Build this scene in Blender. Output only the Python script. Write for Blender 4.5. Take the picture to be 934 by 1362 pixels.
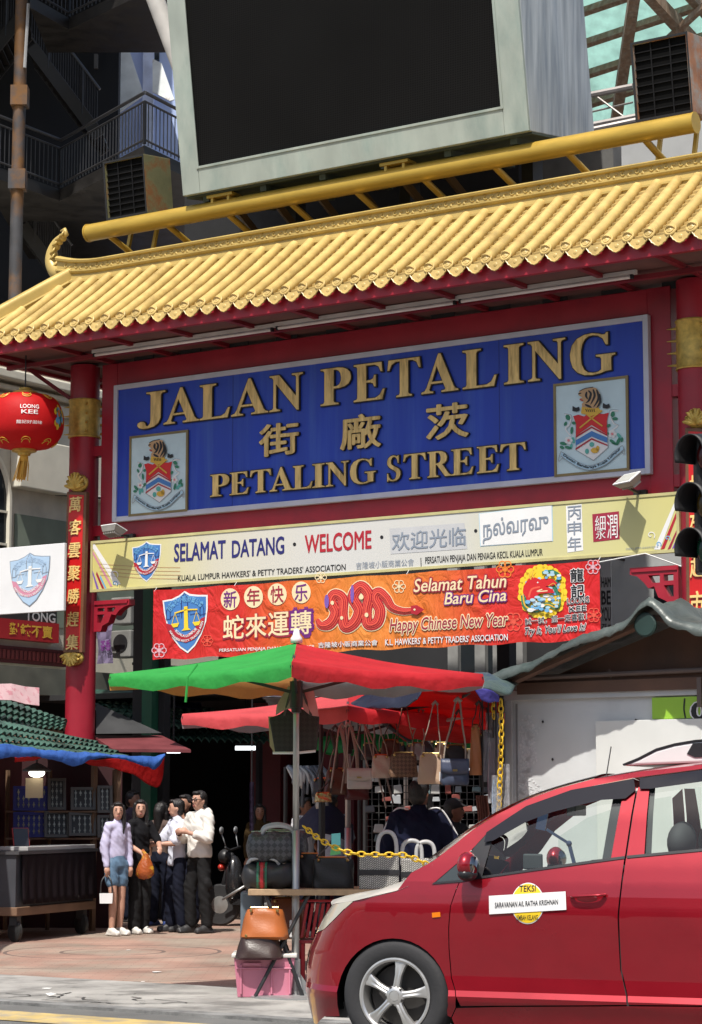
import bpy, bmesh, math, random
from math import sin, cos, tan, pi, radians, sqrt, atan2, hypot
from mathutils import Vector, Matrix, noise
random.seed(7)
for _o in list(bpy.data.objects):
 bpy.data.objects.remove(_o)
SC = bpy.context.scene
COL = SC.collection
# camera, sky, sun, exposure
CAM = Vector((0, 0, 1.55)); F = 3000.0; PITCH = radians(7.44)
_cd = bpy.data.cameras.new('camera'); cam = bpy.data.objects.new('camera', _cd); COL.objects.link(cam)
cam.location = CAM; cam.rotation_euler = (pi / 2 + PITCH, 0, 0)
_cd.sensor_fit = 'VERTICAL'; _cd.sensor_height = 36; _cd.lens = F / 1362 * 36; _cd.clip_end = 3000; _cd.clip_start = .2
SC.camera = cam
SUN_EL, SUN_AZ = radians(60), radians(17)            # azimuth: degrees to the left of straight behind the camera
TO_SUN = Vector((-sin(SUN_AZ) * cos(SUN_EL), -cos(SUN_AZ) * cos(SUN_EL), sin(SUN_EL)))
W = bpy.data.worlds.new('World'); SC.world = W; W.use_nodes = True
_nt = W.node_tree; _bg = _nt.nodes['Background']
_sky = _nt.nodes.new('ShaderNodeTexSky'); _sky.sky_type = 'NISHITA'; _sky.sun_disc = False
_sky.sun_elevation = SUN_EL; _sky.sun_rotation = atan2(TO_SUN.x, TO_SUN.y)
_sky.air_density = 1.2; _sky.dust_density = 3.0; _sky.ozone_density = 1.5
_nt.links.new(_sky.outputs[0], _bg.inputs[0]); _bg.inputs[1].default_value = 0.105
_sd = bpy.data.lights.new('sun', 'SUN'); _sd.energy = 4.4; _sd.angle = radians(0.6); _sd.color = (1, .95, .87)
_sun = bpy.data.objects.new('sun', _sd); COL.objects.link(_sun); _sun.location = (0, 0, 40)
_sun.rotation_euler = TO_SUN.to_track_quat('Z', 'Y').to_euler()
SC.view_settings.view_transform = 'Standard'; SC.view_settings.look = 'None'
SC.view_settings.exposure = 0.32; SC.view_settings.gamma = 1.0; SC.view_settings.use_curve_mapping = False
SC.cycles.max_bounces = 8; SC.cycles.transparent_max_bounces = 12; SC.cycles.use_denoising = True
# where a photographed point lies
def ray(px, py):
 a = (px - 467) / F; b = -(py - 681) / F
 return Vector((a, cos(PITCH) - b * sin(PITCH), sin(PITCH) + b * cos(PITCH)))
def at(px, py, Y):
 d = ray(px, py); return CAM + d * (Y / d.y)
def atz(px, py, z):
 d = ray(px, py); return CAM + d * ((z - CAM.z) / d.z)
def project(p):
 q = Vector(p) - CAM; d = q.y * cos(PITCH) + q.z * sin(PITCH); u = -q.y * sin(PITCH) + q.z * cos(PITCH)
 return (467 + F * q.x / d, 681 - F * u / d)
PSI = radians(33.88)
GO = Vector((0, 28.5, 0)); GU = Vector((cos(PSI), -sin(PSI), 0)); GV = Vector((sin(PSI), cos(PSI), 0))
GM = Matrix.Translation(GO) @ Matrix(((GU.x, GV.x, 0, 0), (GU.y, GV.y, 0, 0), (0, 0, 1, 0), (0, 0, 0, 1)))
def gp(px, py, v=0.0):                                   # (u, z) on the gate's plane at depth v
 d = ray(px, py); o = GO + GV * v
 t = (o - CAM).dot(GV) / d.dot(GV); p = CAM + d * t
 return ((p - GO).dot(GU), p.z)
def gpu(px, py, u):                                      # (v, z) on the plane across the gate at u
 d = ray(px, py); o = GO + GU * u
 t = (o - CAM).dot(GU) / d.dot(GU); p = CAM + d * t
 return ((p - GO).dot(GV), p.z)
def gw(u, v, z): return GM @ Vector((u, v, z))
# materials
def _n(nt, t, **k):
 n = nt.nodes.new(t)
 for a, b in k.items(): setattr(n, a, b)
 return n
MATS = {}
def mat(name, col, rough=.6, metal=0.0, var=.18, vscale=3.0, bump=0.0, bscale=40.0, col2=None, c2=(.55, .7), c2scale=2.0,
  spec=.5, coat=0.0, stretch=None, emit=None, trans=0.0, alpha=1.0, sheen=0.0, croughn=.05, subsurf=0):
 if name in MATS: return MATS[name]
 m = bpy.data.materials.new(name); m.use_nodes = True; nt = m.node_tree; b = nt.nodes['Principled BSDF']; L = nt.links.new
 tc = _n(nt, 'ShaderNodeTexCoord'); mp = _n(nt, 'ShaderNodeMapping'); L(tc.outputs['Object'], mp.inputs[0])
 if stretch: mp.inputs['Scale'].default_value = stretch
 base = None
 rgb = _n(nt, 'ShaderNodeRGB'); rgb.outputs[0].default_value = (*col, 1); base = rgb.outputs[0]
 if col2:
  nz = _n(nt, 'ShaderNodeTexNoise'); nz.inputs['Scale'].default_value = c2scale; nz.inputs['Detail'].default_value = 8; nz.inputs['Roughness'].default_value = .65
  L(mp.outputs[0], nz.inputs['Vector'])
  cr = _n(nt, 'ShaderNodeValToRGB'); cr.color_ramp.elements[0].position = c2[0]; cr.color_ramp.elements[1].position = c2[1]
  L(nz.outputs['Fac'], cr.inputs[0])
  mx = _n(nt, 'ShaderNodeMix', data_type='RGBA'); mx.inputs[7].default_value = (*col2, 1)
  L(base, mx.inputs[6]); L(cr.outputs[0], mx.inputs[0]); base = mx.outputs[2]
 if var:
  nz = _n(nt, 'ShaderNodeTexNoise'); nz.inputs['Scale'].default_value = vscale; nz.inputs['Detail'].default_value = 6
  L(mp.outputs[0], nz.inputs['Vector'])
  mr = _n(nt, 'ShaderNodeMapRange'); mr.inputs[1].default_value = .3; mr.inputs[2].default_value = .7
  mr.inputs[3].default_value = 1 - var; mr.inputs[4].default_value = 1 + var; L(nz.outputs['Fac'], mr.inputs[0])
  hs = _n(nt, 'ShaderNodeHueSaturation'); L(base, hs.inputs['Color']); L(mr.outputs[0], hs.inputs['Value']); base = hs.outputs[0]
  rr = _n(nt, 'ShaderNodeMapRange'); rr.inputs[1].default_value = .3; rr.inputs[2].default_value = .7
  rr.inputs[3].default_value = max(.02, rough * .85); rr.inputs[4].default_value = min(1, rough * 1.15); L(nz.outputs['Fac'], rr.inputs[0]); L(rr.outputs[0], b.inputs['Roughness'])
 else: b.inputs['Roughness'].default_value = rough
 L(base, b.inputs['Base Color'])
 if bump:
  nz = _n(nt, 'ShaderNodeTexNoise'); nz.inputs['Scale'].default_value = bscale; nz.inputs['Detail'].default_value = 4
  L(mp.outputs[0], nz.inputs['Vector']); bp = _n(nt, 'ShaderNodeBump'); bp.inputs['Strength'].default_value = bump; bp.inputs['Distance'].default_value = .02
  L(nz.outputs['Fac'], bp.inputs['Height']); L(bp.outputs[0], b.inputs['Normal'])
 b.inputs['Metallic'].default_value = metal; b.inputs['Specular IOR Level'].default_value = spec
 b.inputs['Coat Weight'].default_value = coat; b.inputs['Coat Roughness'].default_value = croughn
 b.inputs['Transmission Weight'].default_value = trans; b.inputs['Alpha'].default_value = alpha; b.inputs['Sheen Weight'].default_value = sheen
 if emit: b.inputs['Emission Color'].default_value = (*emit[0], 1); b.inputs['Emission Strength'].default_value = emit[1]
 MATS[name] = m; return m
def cloth_mat(name, col, under=None, t=.35, var=.12, wr=.25, wscale=9.0):
 if name in MATS: return MATS[name]
 m = bpy.data.materials.new(name); m.use_nodes = True; nt = m.node_tree; L = nt.links.new
 b = nt.nodes['Principled BSDF']; out = nt.nodes['Material Output']
 tc = _n(nt, 'ShaderNodeTexCoord'); nz = _n(nt, 'ShaderNodeTexNoise'); nz.inputs['Scale'].default_value = 3; nz.inputs['Detail'].default_value = 5; L(tc.outputs['Object'], nz.inputs['Vector'])
 mr = _n(nt, 'ShaderNodeMapRange'); mr.inputs[1].default_value = .3; mr.inputs[2].default_value = .7; mr.inputs[3].default_value = 1 - var; mr.inputs[4].default_value = 1 + var; L(nz.outputs['Fac'], mr.inputs[0])
 hs = _n(nt, 'ShaderNodeHueSaturation'); hs.inputs['Color'].default_value = (*col, 1); L(mr.outputs[0], hs.inputs['Value'])
 L(hs.outputs[0], b.inputs['Base Color']); b.inputs['Roughness'].default_value = .6; b.inputs['Specular IOR Level'].default_value = .3
 n2 = _n(nt, 'ShaderNodeTexNoise'); n2.inputs['Scale'].default_value = wscale; n2.inputs['Detail'].default_value = 3; L(tc.outputs['Object'], n2.inputs['Vector'])
 bp = _n(nt, 'ShaderNodeBump'); bp.inputs['Strength'].default_value = wr; bp.inputs['Distance'].default_value = .06; L(n2.outputs['Fac'], bp.inputs['Height']); L(bp.outputs[0], b.inputs['Normal'])
 tr = _n(nt, 'ShaderNodeBsdfTranslucent'); L(hs.outputs[0], tr.inputs[0]); L(bp.outputs[0], tr.inputs['Normal'])
 mx = _n(nt, 'ShaderNodeMixShader'); mx.inputs[0].default_value = t; L(b.outputs[0], mx.inputs[1]); L(tr.outputs[0], mx.inputs[2]); L(mx.outputs[0], out.inputs[0])
 MATS[name] = m; return m
def glass_mat(name, tint=(.8, .9, .86), ior=1.5, rough=.01, gl=1.0):
 if name in MATS: return MATS[name]
 m = bpy.data.materials.new(name); m.use_nodes = True; nt = m.node_tree; L = nt.links.new
 nt.nodes.remove(nt.nodes['Principled BSDF']); out = nt.nodes['Material Output']
 t = _n(nt, 'ShaderNodeBsdfTransparent'); t.inputs[0].default_value = (*tint, 1)
 g = _n(nt, 'ShaderNodeBsdfGlossy'); g.inputs['Roughness'].default_value = rough; g.inputs[0].default_value = (gl, gl, gl, 1)
 fr = _n(nt, 'ShaderNodeFresnel'); fr.inputs[0].default_value = ior
 mx = _n(nt, 'ShaderNodeMixShader'); L(fr.outputs[0], mx.inputs[0]); L(t.outputs[0], mx.inputs[1]); L(g.outputs[0], mx.inputs[2]); L(mx.outputs[0], out.inputs[0])
 MATS[name] = m; return m
def flat(name, col, rough=.55, **k): return mat(name, col, rough, var=.05, **k)
# mesh helpers
class MB:
 def __init__(s, M=None):
  s.bm = bmesh.new(); s.M = M or Matrix(); s.mi = 0
 def v(s, co): return s.bm.verts.new(s.M @ Vector(co))
 def face(s, cos_):
  vs = [s.v(c) for c in cos_]
  try: f = s.bm.faces.new(vs); f.material_index = s.mi; return f
  except ValueError: return None
 def fv(s, vs):
  try: f = s.bm.faces.new(vs); f.material_index = s.mi; return f
  except ValueError: return None
 def box(s, c, size, R=None):
  c = Vector(c); h = [x / 2 for x in size]; R = R or Matrix()
  vs = [s.v(c + (R @ Vector((sx * h[0], sy * h[1], sz * h[2])))) for sz in (-1, 1) for sy in (-1, 1) for sx in (-1, 1)]
  for q in ((0, 2, 3, 1), (4, 5, 7, 6), (0, 1, 5, 4), (2, 6, 7, 3), (0, 4, 6, 2), (1, 3, 7, 5)): s.fv([vs[i] for i in q])
  return vs
 def bbox(s, a, b):
  a, b = Vector(a), Vector(b)
  return s.box((a + b) / 2, [abs(x) for x in (b - a)])
 def hexa(s, bottom, top):                             # two rings of four corners
  vb = [s.v(c) for c in bottom]; vt = [s.v(c) for c in top]
  s.fv(vb[::-1]); s.fv(vt)
  n = len(vb)
  for i in range(n): s.fv([vb[i], vb[(i + 1) % n], vt[(i + 1) % n], vt[i]])
 def ring(s, c, x, y, rx, ry, n): return [s.v(c + x * (rx * cos(2 * pi * i / n)) + y * (ry * sin(2 * pi * i / n))) for i in range(n)]
 def tube(s, path, r, n=8, cap=True, closed=False, flat_=None):
  path = [Vector(p) for p in path]; m = len(path); rs = r if isinstance(r, (list, tuple)) else [r] * m
  rings = []; up = None
  for i, p in enumerate(path):
   if closed: t = path[(i + 1) % m] - path[i - 1]
   else: t = path[min(i + 1, m - 1)] - path[max(i - 1, 0)]
   if t.length < 1e-9: t = Vector((0, 0, 1))
   t.normalize()
   if up is None: up = Vector((0, 0, 1)) if abs(t.z) < .9 else Vector((1, 0, 0))
   x = t.cross(up)
   if x.length < 1e-6: x = t.orthogonal()
   x.normalize(); y = x.cross(t).normalized(); up = y
   fx = flat_ if flat_ else 1
   rings.append(s.ring(p, x, y, rs[i], rs[i] * fx, n))
  for i in range(m - 1 + (1 if closed else 0)):
   a, b = rings[i], rings[(i + 1) % m]
   for j in range(n): s.fv([a[j], a[(j + 1) % n], b[(j + 1) % n], b[j]])
  if cap and not closed: s.fv(rings[0][::-1]); s.fv(rings[-1])
 def bar(s, a, b, w, h=None, up=(0, 0, 1)):             # rectangular bar from a to b
  a, b = Vector(a), Vector(b); h = h or w; t = (b - a).normalized(); u = Vector(up)
  x = t.cross(u)
  if x.length < 1e-5: x = t.orthogonal()
  x.normalize(); y = x.cross(t).normalized()
  q = [(-1, -1), (1, -1), (1, 1), (-1, 1)]
  s.hexa([a + x * (i * w / 2) + y * (j * h / 2) for i, j in q], [b + x * (i * w / 2) + y * (j * h / 2) for i, j in q])
 def lathe(s, prof, c=(0, 0, 0), n=24, axis=None, sx=1.0, sy=1.0, cap=True):
  c = Vector(c); R = axis or Matrix(); rings = []
  for r, z in prof:
   rings.append([s.v(c + (R @ Vector((r * sx * cos(2 * pi * i / n), r * sy * sin(2 * pi * i / n), z)))) for i in range(n)])
  for a, b in zip(rings, rings[1:]):
   for j in range(n): s.fv([a[j], a[(j + 1) % n], b[(j + 1) % n], b[j]])
  if cap: s.fv(rings[0][::-1]); s.fv(rings[-1])
 def ball(s, c, r, n=12, m=8, R=None):
  r = (r, r, r) if not isinstance(r, (tuple, list)) else r; c = Vector(c); R = R or Matrix()
  top = s.v(c + (R @ Vector((0, 0, r[2])))); bot = s.v(c - (R @ Vector((0, 0, r[2])))); rings = []
  for k in range(1, m):
   ph = pi * k / m
   rings.append([s.v(c + (R @ Vector((r[0] * sin(ph) * cos(2 * pi * i / n), r[1] * sin(ph) * sin(2 * pi * i / n), r[2] * cos(ph))))) for i in range(n)])
  for a, b in zip(rings, rings[1:]):
   for j in range(n): s.fv([a[j], b[j], b[(j + 1) % n], a[(j + 1) % n]])
  for j in range(n): s.fv([top, rings[0][j], rings[0][(j + 1) % n]]); s.fv([bot, rings[-1][(j + 1) % n], rings[-1][j]])
 def capsule(s, a, b, ra, rb, n=12):
  a, b = Vector(a), Vector(b); t = b - a
  if t.length < 1e-6: t = Vector((0, 0, 1e-5))
  d = t.normalized(); path = []; rs = []
  for k in range(5):
   an = pi / 2 * k / 4; path.append(a - d * (ra * cos(an))); rs.append(max(ra * sin(an), ra * .02))
  for k in range(5):
   an = pi / 2 * k / 4; path.append(b + d * (rb * sin(an))); rs.append(max(rb * cos(an), rb * .02))
  s.tube(path, rs, n)
 def grid(s, pts):                                     # rows of points
  vs = [[s.v(p) for p in row] for row in pts]
  for a, b in zip(vs, vs[1:]):
   for j in range(len(a) - 1): s.fv([a[j], a[j + 1], b[j + 1], b[j]])
  return vs
 def prism(s, pts, d):                                 # outline (3-D points) pushed along d
  d = Vector(d); a = [s.v(p) for p in pts]; b = [s.v(Vector(p) + d) for p in pts]; n = len(a)
  s.fv(a[::-1]); s.fv(b)
  for i in range(n): s.fv([a[i], a[(i + 1) % n], b[(i + 1) % n], b[i]])
 def add(s, verts, faces, f=None):
  vs = [s.v(f(c) if f else c) for c in verts]
  for q in faces: s.fv([vs[i] for i in q])
 def build(s, name, mats, parent=None, smooth=False, bevel=0, thick=0, sub=0, bseg=2, normals=True, wn=False):
  if normals: bmesh.ops.recalc_face_normals(s.bm, faces=s.bm.faces)
  me = bpy.data.meshes.new(name)
  if parent is not None:
   s.bm.transform(root_matrix(parent).inverted())
  else:
   pass
  s.bm.to_mesh(me); s.bm.free()
  for m in (mats if isinstance(mats, (list, tuple)) else [mats]): me.materials.append(m)
  o = bpy.data.objects.new(name, me); COL.objects.link(o)
  if parent is not None: o.parent = parent
  if smooth:
   for p in me.polygons: p.use_smooth = True
   if smooth is not True: me.set_sharp_from_angle(angle=radians(smooth))
  if thick: md = o.modifiers.new('t', 'SOLIDIFY'); md.thickness = thick; md.offset = 0
  if bevel: md = o.modifiers.new('b', 'BEVEL'); md.width = bevel; md.segments = bseg; md.limit_method = 'ANGLE'; md.angle_limit = radians(35)
  if sub: md = o.modifiers.new('s', 'SUBSURF'); md.levels = sub; md.render_levels = sub
  return o
def root_matrix(o):
 M = o.matrix_basis.copy(); p = o.parent
 while p is not None: M = p.matrix_basis @ M; p = p.parent
 return M
def tag(o, label, cat, group=None):
 o['label'] = label; o['category'] = cat
 if group: o['group'] = group
 return o
def thing(name, label, cat, loc=(0, 0, 0), group=None, M=None):
 o = bpy.data.objects.new(name, None); COL.objects.link(o); o.empty_display_size = .2
 if M is not None: o.matrix_basis = M
 else: o.location = loc
 return tag(o, label, cat, group)
def struct(o): o['kind'] = 'structure'; return o
def recenter(o):
 me = o.data; n = len(me.vertices)
 if not n: return o
 xs = [v.co for v in me.vertices]; lo = Vector([min(c[i] for c in xs) for i in range(3)]); hi = Vector([max(c[i] for c in xs) for i in range(3)])
 b = Vector(((lo.x + hi.x) / 2, (lo.y + hi.y) / 2, lo.z)); me.transform(Matrix.Translation(-b)); o.location = b; return o
def copy_thing(root, M=None, label=None, loc=None, mats=None):
 c = root.copy(); COL.objects.link(c)
 def kids(a, b):
  for ch in list(a.children):
   d = ch.copy(); COL.objects.link(d); d.parent = b; kids(ch, d)
 kids(root, c)
 if M is not None: c.matrix_basis = M
 if loc is not None: c.location = loc
 if label: c['label'] = label
 return c
TMP = bpy.data.scenes.new('scratch')
def evaluated(o):
 TMP.collection.objects.link(o); vl = TMP.view_layers[0]; vl.update(); dg = vl.depsgraph
 me = bpy.data.meshes.new_from_object(o.evaluated_get(dg), depsgraph=dg); TMP.collection.objects.unlink(o); return me
_tc = {}
def text_mesh(body, bold=0.0, shear=0.0, extrude=0.0, space=1.0):
 k = (body, bold, shear, extrude, space)
 if k in _tc: return _tc[k]
 c = bpy.data.curves.new('t', 'FONT'); c.body = body; c.offset = bold; c.shear = shear; c.extrude = extrude; c.space_character = space; c.resolution_u = 3
 o = bpy.data.objects.new('t', c); me = evaluated(o)
 vs = [tuple(v.co) for v in me.vertices]; fs = [tuple(p.vertices) for p in me.polygons]
 bpy.data.objects.remove(o); bpy.data.curves.remove(c); bpy.data.meshes.remove(me)
 _tc[k] = (vs, fs); return vs, fs
def shape_mesh(polys, extrude=0.0, offset=0.0):
 c = bpy.data.curves.new('c', 'CURVE'); c.dimensions = '2D'; c.fill_mode = 'BOTH'; c.extrude = extrude; c.offset = offset
 for p in polys:
  sp = c.splines.new('POLY'); sp.points.add(len(p) - 1)
  for q, (x, y) in zip(sp.points, p): q.co = (x, y, 0, 1)
  sp.use_cyclic_u = True
 o = bpy.data.objects.new('c', c); me = evaluated(o)
 vs = [tuple(v.co) for v in me.vertices]; fs = [tuple(p.vertices) for p in me.polygons]
 bpy.data.objects.remove(o); bpy.data.curves.remove(c); bpy.data.meshes.remove(me)
 return vs, fs
def remeshed(mb, voxel, smooth_it=4, sf=.6, fold=None):
 me = bpy.data.meshes.new('r'); bmesh.ops.recalc_face_normals(mb.bm, faces=mb.bm.faces); mb.bm.to_mesh(me); mb.bm.free()
 o = bpy.data.objects.new('r', me); md = o.modifiers.new('r', 'REMESH'); md.mode = 'VOXEL'; md.voxel_size = voxel; md.use_smooth_shade = True
 if smooth_it: ms = o.modifiers.new('s', 'SMOOTH'); ms.iterations = smooth_it; ms.factor = sf
 r = evaluated(o); bpy.data.objects.remove(o); bpy.data.meshes.remove(me)
 if fold:
  ns = [v.normal.copy() for v in r.vertices]
  for v, n_ in zip(r.vertices, ns): v.co += n_ * fold(v.co)
 return r
def smoothstep(a, b, x):
 t = min(1, max(0, (x - a) / (b - a))); return t * t * (3 - 2 * t)
def interp(pts, x):
 if x <= pts[0][0]: return pts[0][1]
 for (a, b), (c, d) in zip(pts, pts[1:]):
  if x <= c: return b + (d - b) * (x - a) / (c - a)
 return pts[-1][1]
def csp(pts, n=6, closed=False):
 P_ = [Vector(p) for p in pts]; m = len(P_); out = []
 for i in range(m if closed else m - 1):
  g = (lambda k: P_[k % m]) if closed else (lambda k: P_[max(0, min(m - 1, k))])
  a, b, c, d = g(i - 1), g(i), g(i + 1), g(i + 2)
  for k in range(n):
   t = k / n; out.append(.5 * ((2 * b) + (c - a) * t + (2 * a - 5 * b + 4 * c - d) * t * t + (3 * b - a - 3 * c + d) * t ** 3))
 if not closed: out.append(P_[-1])
 return out
class Art:
 def __init__(s, v, names): s.mb = MB(GM); s.v = v; s.ix = {n: i for i, n in enumerate(names)}; s.names = names
 def p(s, px, py): return gp(px, py, s.v)
 def put(s, vs, fs, f, m, layer):
  s.mb.mi = s.ix[m]; d = s.v - .003 * layer
  s.mb.add(vs, fs, lambda c: (f(c)[0], d - c[2], f(c)[1]))
 def heavy(s, vs, fs, f, m, layer, b, n=6):
  for k in range(n if b > 0 else 0):
   x, y = b * cos(2 * pi * k / n), b * sin(2 * pi * k / n); s.put(vs, fs, lambda c: f((c[0] + x, c[1] + y, c[2])), m, layer + .12 * k)
  s.put(vs, fs, f, m, layer + .12 * n)
 def text(s, body, x0, y0, x1, y1, ytop, m, layer=1, bold=0.0, shear=0.0, space=1.0, outline=None, ow=.03, extrude=0.0, full=False, curve=0):
  (u0, za), (u1, zb) = s.p(x0, y0), s.p(x1, y1); zt = s.p(x0, ytop)[1]; h = zt - za; w = u1 - u0
  vs, fs = text_mesh(body, 0, shear, extrude, space)
  if not vs: return
  bx0, bx1 = min(c[0] for c in vs), max(c[0] for c in vs); by0, by1 = min(c[1] for c in vs), max(c[1] for c in vs)
  if not full: by0, by1 = (0.0, .69) if by0 > -.3 else (0.0, .69)
  k = w / (bx1 - bx0); q = h / (by1 - by0)
  def f(c):
   r = (c[0] - bx0) / (bx1 - bx0)
   return (u0 + (c[0] - bx0) * k, za + (zb - za) * r + (c[1] - by0) * q - curve * 4 * r * (1 - r))
  if outline:
   s.heavy(vs, fs, f, outline, layer, bold + ow, 8); s.heavy(vs, fs, f, m, layer + 1.2, bold)
  else: s.heavy(vs, fs, f, m, layer, bold)
 def glyph(s, ch, cx, cy, w, h, m, layer=1, bold=0.0, extrude=0.0, shear=0.0, outline=None, ow=.03, real=False):
  u0, z0 = s.p(cx - w / 2, cy); u1 = s.p(cx + w / 2, cy)[0]; zt = s.p(cx, cy - h / 2)[1]; zb = s.p(cx, cy + h / 2)[1]
  vs, fs = text_mesh(ch, 0, shear, extrude)
  bx0, bx1 = min(c[0] for c in vs), max(c[0] for c in vs); by0, by1 = min(c[1] for c in vs), max(c[1] for c in vs)
  f = lambda c: (u0 + (c[0] - bx0) / (bx1 - bx0) * (u1 - u0), zb + (c[1] - by0) / (by1 - by0) * (zt - zb))
  if outline: s.heavy(vs, fs, f, outline, layer, bold + ow, 8); layer += 1.2
  s.heavy(vs, fs, f, m, layer, bold)
 def poly(s, pts, m, layer=1, holes=(), off=0.0):
  q = [[s.p(*p) for p in pts]] + [[s.p(*p) for p in h] for h in holes]
  vs, fs = shape_mesh(q, 0, off); s.put(vs, fs, lambda c: (c[0], c[1]), m, layer)
 def ell(s, cx, cy, rx, ry, m, layer=1, n=28, hole=0):
  e = lambda k: [(cx + rx * k * cos(2 * pi * i / n), cy + ry * k * sin(2 * pi * i / n)) for i in range(n)]
  s.poly(e(1), m, layer, [e(hole)] if hole else ())
 def stroke(s, pts, w, m, layer=1, n=5, closed=False, smooth_=True, taper=False):
  P_ = csp([(x, y, 0) for x, y in pts], n, closed) if smooth_ else [Vector((x, y, 0)) for x, y in pts]; k = len(P_); L_, R_ = [], []
  for i, p in enumerate(P_):
   t = (P_[(i + 1) % k] - P_[i - 1]) if closed else P_[min(i + 1, k - 1)] - P_[max(i - 1, 0)]
   if t.length < 1e-9: t = Vector((1, 0, 0))
   t.normalize(); nn = Vector((-t.y, t.x, 0)); ww = w(i / max(1, k - 1)) if callable(w) else w
   L_.append(p + nn * ww / 2); R_.append(p - nn * ww / 2)
  d = s.v - .003 * layer; s.mb.mi = s.ix[m]
  g = lambda p: (lambda q: (q[0], d, q[1]))(s.p(p.x, p.y))
  a = [s.mb.v(g(p)) for p in L_]; b = [s.mb.v(g(p)) for p in R_]
  for i in range(k - 1 + (1 if closed else 0)): s.mb.fv([a[i], a[(i + 1) % k], b[(i + 1) % k], b[i]])
 def build(s, name, mats, parent): return s.mb.build(name, [mats[n] for n in s.names], parent)
# palette
GOLD = mat('gold_paint', (.50, .36, .11), .42, .1, var=.12, vscale=2.5, col2=(.38, .27, .08), c2=(.52, .8), c2scale=1.3, bump=.08)
GOLDT = mat('gold_tile_glaze', (.57, .41, .145), .36, .0, var=.16, vscale=5, col2=(.33, .225, .075), c2=(.52, .74), c2scale=2.0, bump=.06)
GOLDB = mat('gold_tile_bed', (.36, .25, .085), .5, .0, var=.25, vscale=8)
GOLDD = mat('aged_gold', (.58, .40, .09), .38, .3, var=.25, vscale=14, bump=.15)
GOLDP = mat('gold_pipe_paint', (.55, .36, .06), .36, .35, var=.12, vscale=2, col2=(.42, .26, .05), c2=(.55, .8), stretch=(1, 1, 4))
RED = mat('red_gate_paint', (.33, .012, .028), .42, var=.14, vscale=2.2, col2=(.24, .012, .028), c2=(.5, .75), c2scale=1.4, bump=.05)
REDD = mat('red_timber', (.20, .01, .02), .5, var=.2, bump=.08)
REDD2 = mat('weathered_eave_board', (.15, .07, .06), .75, var=.2, vscale=3)
SOFF = mat('eave_board', (.13, .035, .033), .7, var=.25, vscale=2)
GREYP = mat('grey_eave_panel', (.24, .21, .19), .75, var=.2)
DARK = mat('near_black', (.012, .012, .013), .6, var=.2)
BLACKM = mat('black_metal', (.02, .02, .022), .45, var=.25)
STEEL = mat('galvanised_steel', (.42, .43, .43), .4, .6, var=.15)
WHITEP = mat('white_paint', (.74, .75, .75), .5, var=.06, col2=(.55, .54, .5), c2=(.6, .85))
PAPER = mat('white_plate', (.72, .73, .74), .45, var=.04)
# the gateway
uL = gp(110, 735)[0]; uR = gp(928, 640)[0]
PR = .205
ZS = gp(500, 393, -1.45)[1]                                  # eave underside
gate = thing('gateway', 'red painted street gateway with round pillars under a gold tiled roof', 'gateway', gw((uL + uR) / 2, 0, 0))
uEnd = 7.6
for u, s in ((uL, 1), (uR, -1)):
 m = MB(GM); m.lathe([(PR + .06, 0), (PR + .06, .25), (PR, .3), (PR, ZS)], (u, 0, 0), 40)
 p = m.build('pillar', RED, gate, smooth=40)
 (y0, y1) = ((530, 578) if s > 0 else (423, 486)); xx = 113 if s > 0 else 926
 z1 = gp(xx, y0, -.2)[1]; z0 = gp(xx, y1, -.2)[1]
 m = MB(GM); m.lathe([(PR, z0 - .015), (PR + .02, z0 - .015), (PR + .025, z0), (PR + .012, z0 + .02), (PR + .012, z1 - .02), (PR + .025, z1), (PR + .02, z1 + .015), (PR, z1 + .015)], (u, 0, 0), 40)
 b = m.build('gold_band', GOLDD, p, smooth=40)
 m = MB(GM)
 for az in (pi + .2, -.75, -1.0 + pi * 2.6):
  for k in range(4):
   z = z0 + .06 + (z1 - z0 - .12) * k / 3; d = Vector((cos(az), sin(az), 0)); c = Vector((u, 0, z))
   m.tube([c + d * (PR + .005), c + d * (PR + .05), c + d * (PR + .13)], [.022, .014, .003], 8)
 m.build('band_spikes', GOLDD, b, smooth=40)
sv = -.05                                                    # front of frame
uS0, zS1 = gp(136, 505, sv); uS1 = gp(892, 430, sv)[0]
ztop = gp(500, 447, sv)[1] + .12; zbot = gp(500, 745, sv)[1]; z_sb = gp(500, 664, sv)[1]; z_st = gp(500, 464, sv)[1]
w_st = .27
m = MB(GM)
m.bbox((uS0, sv, zbot), (uS0 + w_st, .16, ztop)); m.build('frame_post', RED, gate, bevel=.008)
m = MB(GM); m.bbox((uS1 - .3, sv, zbot), (uS1, .16, ztop)); m.build('frame_post', RED, gate, bevel=.008)
for za, zb in ((z_st - .02, ztop - .003), (zbot, z_sb + .03)):
 m = MB(GM); m.bbox((uS0 + w_st, sv + .003, za), (uS1 - .3, .155, zb)); m.build('frame_beam', RED, gate, bevel=.008)
m = MB(GM); m.bbox((uS0 + .2, .05, z_sb - .1), (uS1 - .2, .1, z_st + .1)); m.build('backing_panel', REDD, gate)
for px, py in ((136, 600), (136, 706)):
 z = gp(px, py)[1]; m = MB(GM); m.bbox((uL + .18, -.04, z - .07), (uS0 + .002, .1, z + .07)); m.build('frame_bracket', RED, gate)
for px, py in ((897, 520), (897, 640)):
 z = gp(px, py)[1]; m = MB(GM); m.bbox((uS1 - .002, -.04, z - .07), (uR - .18, .1, z + .07)); m.build('frame_bracket', RED, gate)
m = MB(GM); m.bbox((uL + .2, -.02, ztop + .003), (uR - .2, .1, ZS - .02)); gpn = m.build('vent_panel', GREYP, gate)
for k in range(11):
 m = MB(GM); u = uL + .9 + k * .8; m.bbox((u, -.03, ztop + .06), (u + .34, -.018, ZS - .06)); m.build('vent_slot', DARK, gpn)
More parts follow.
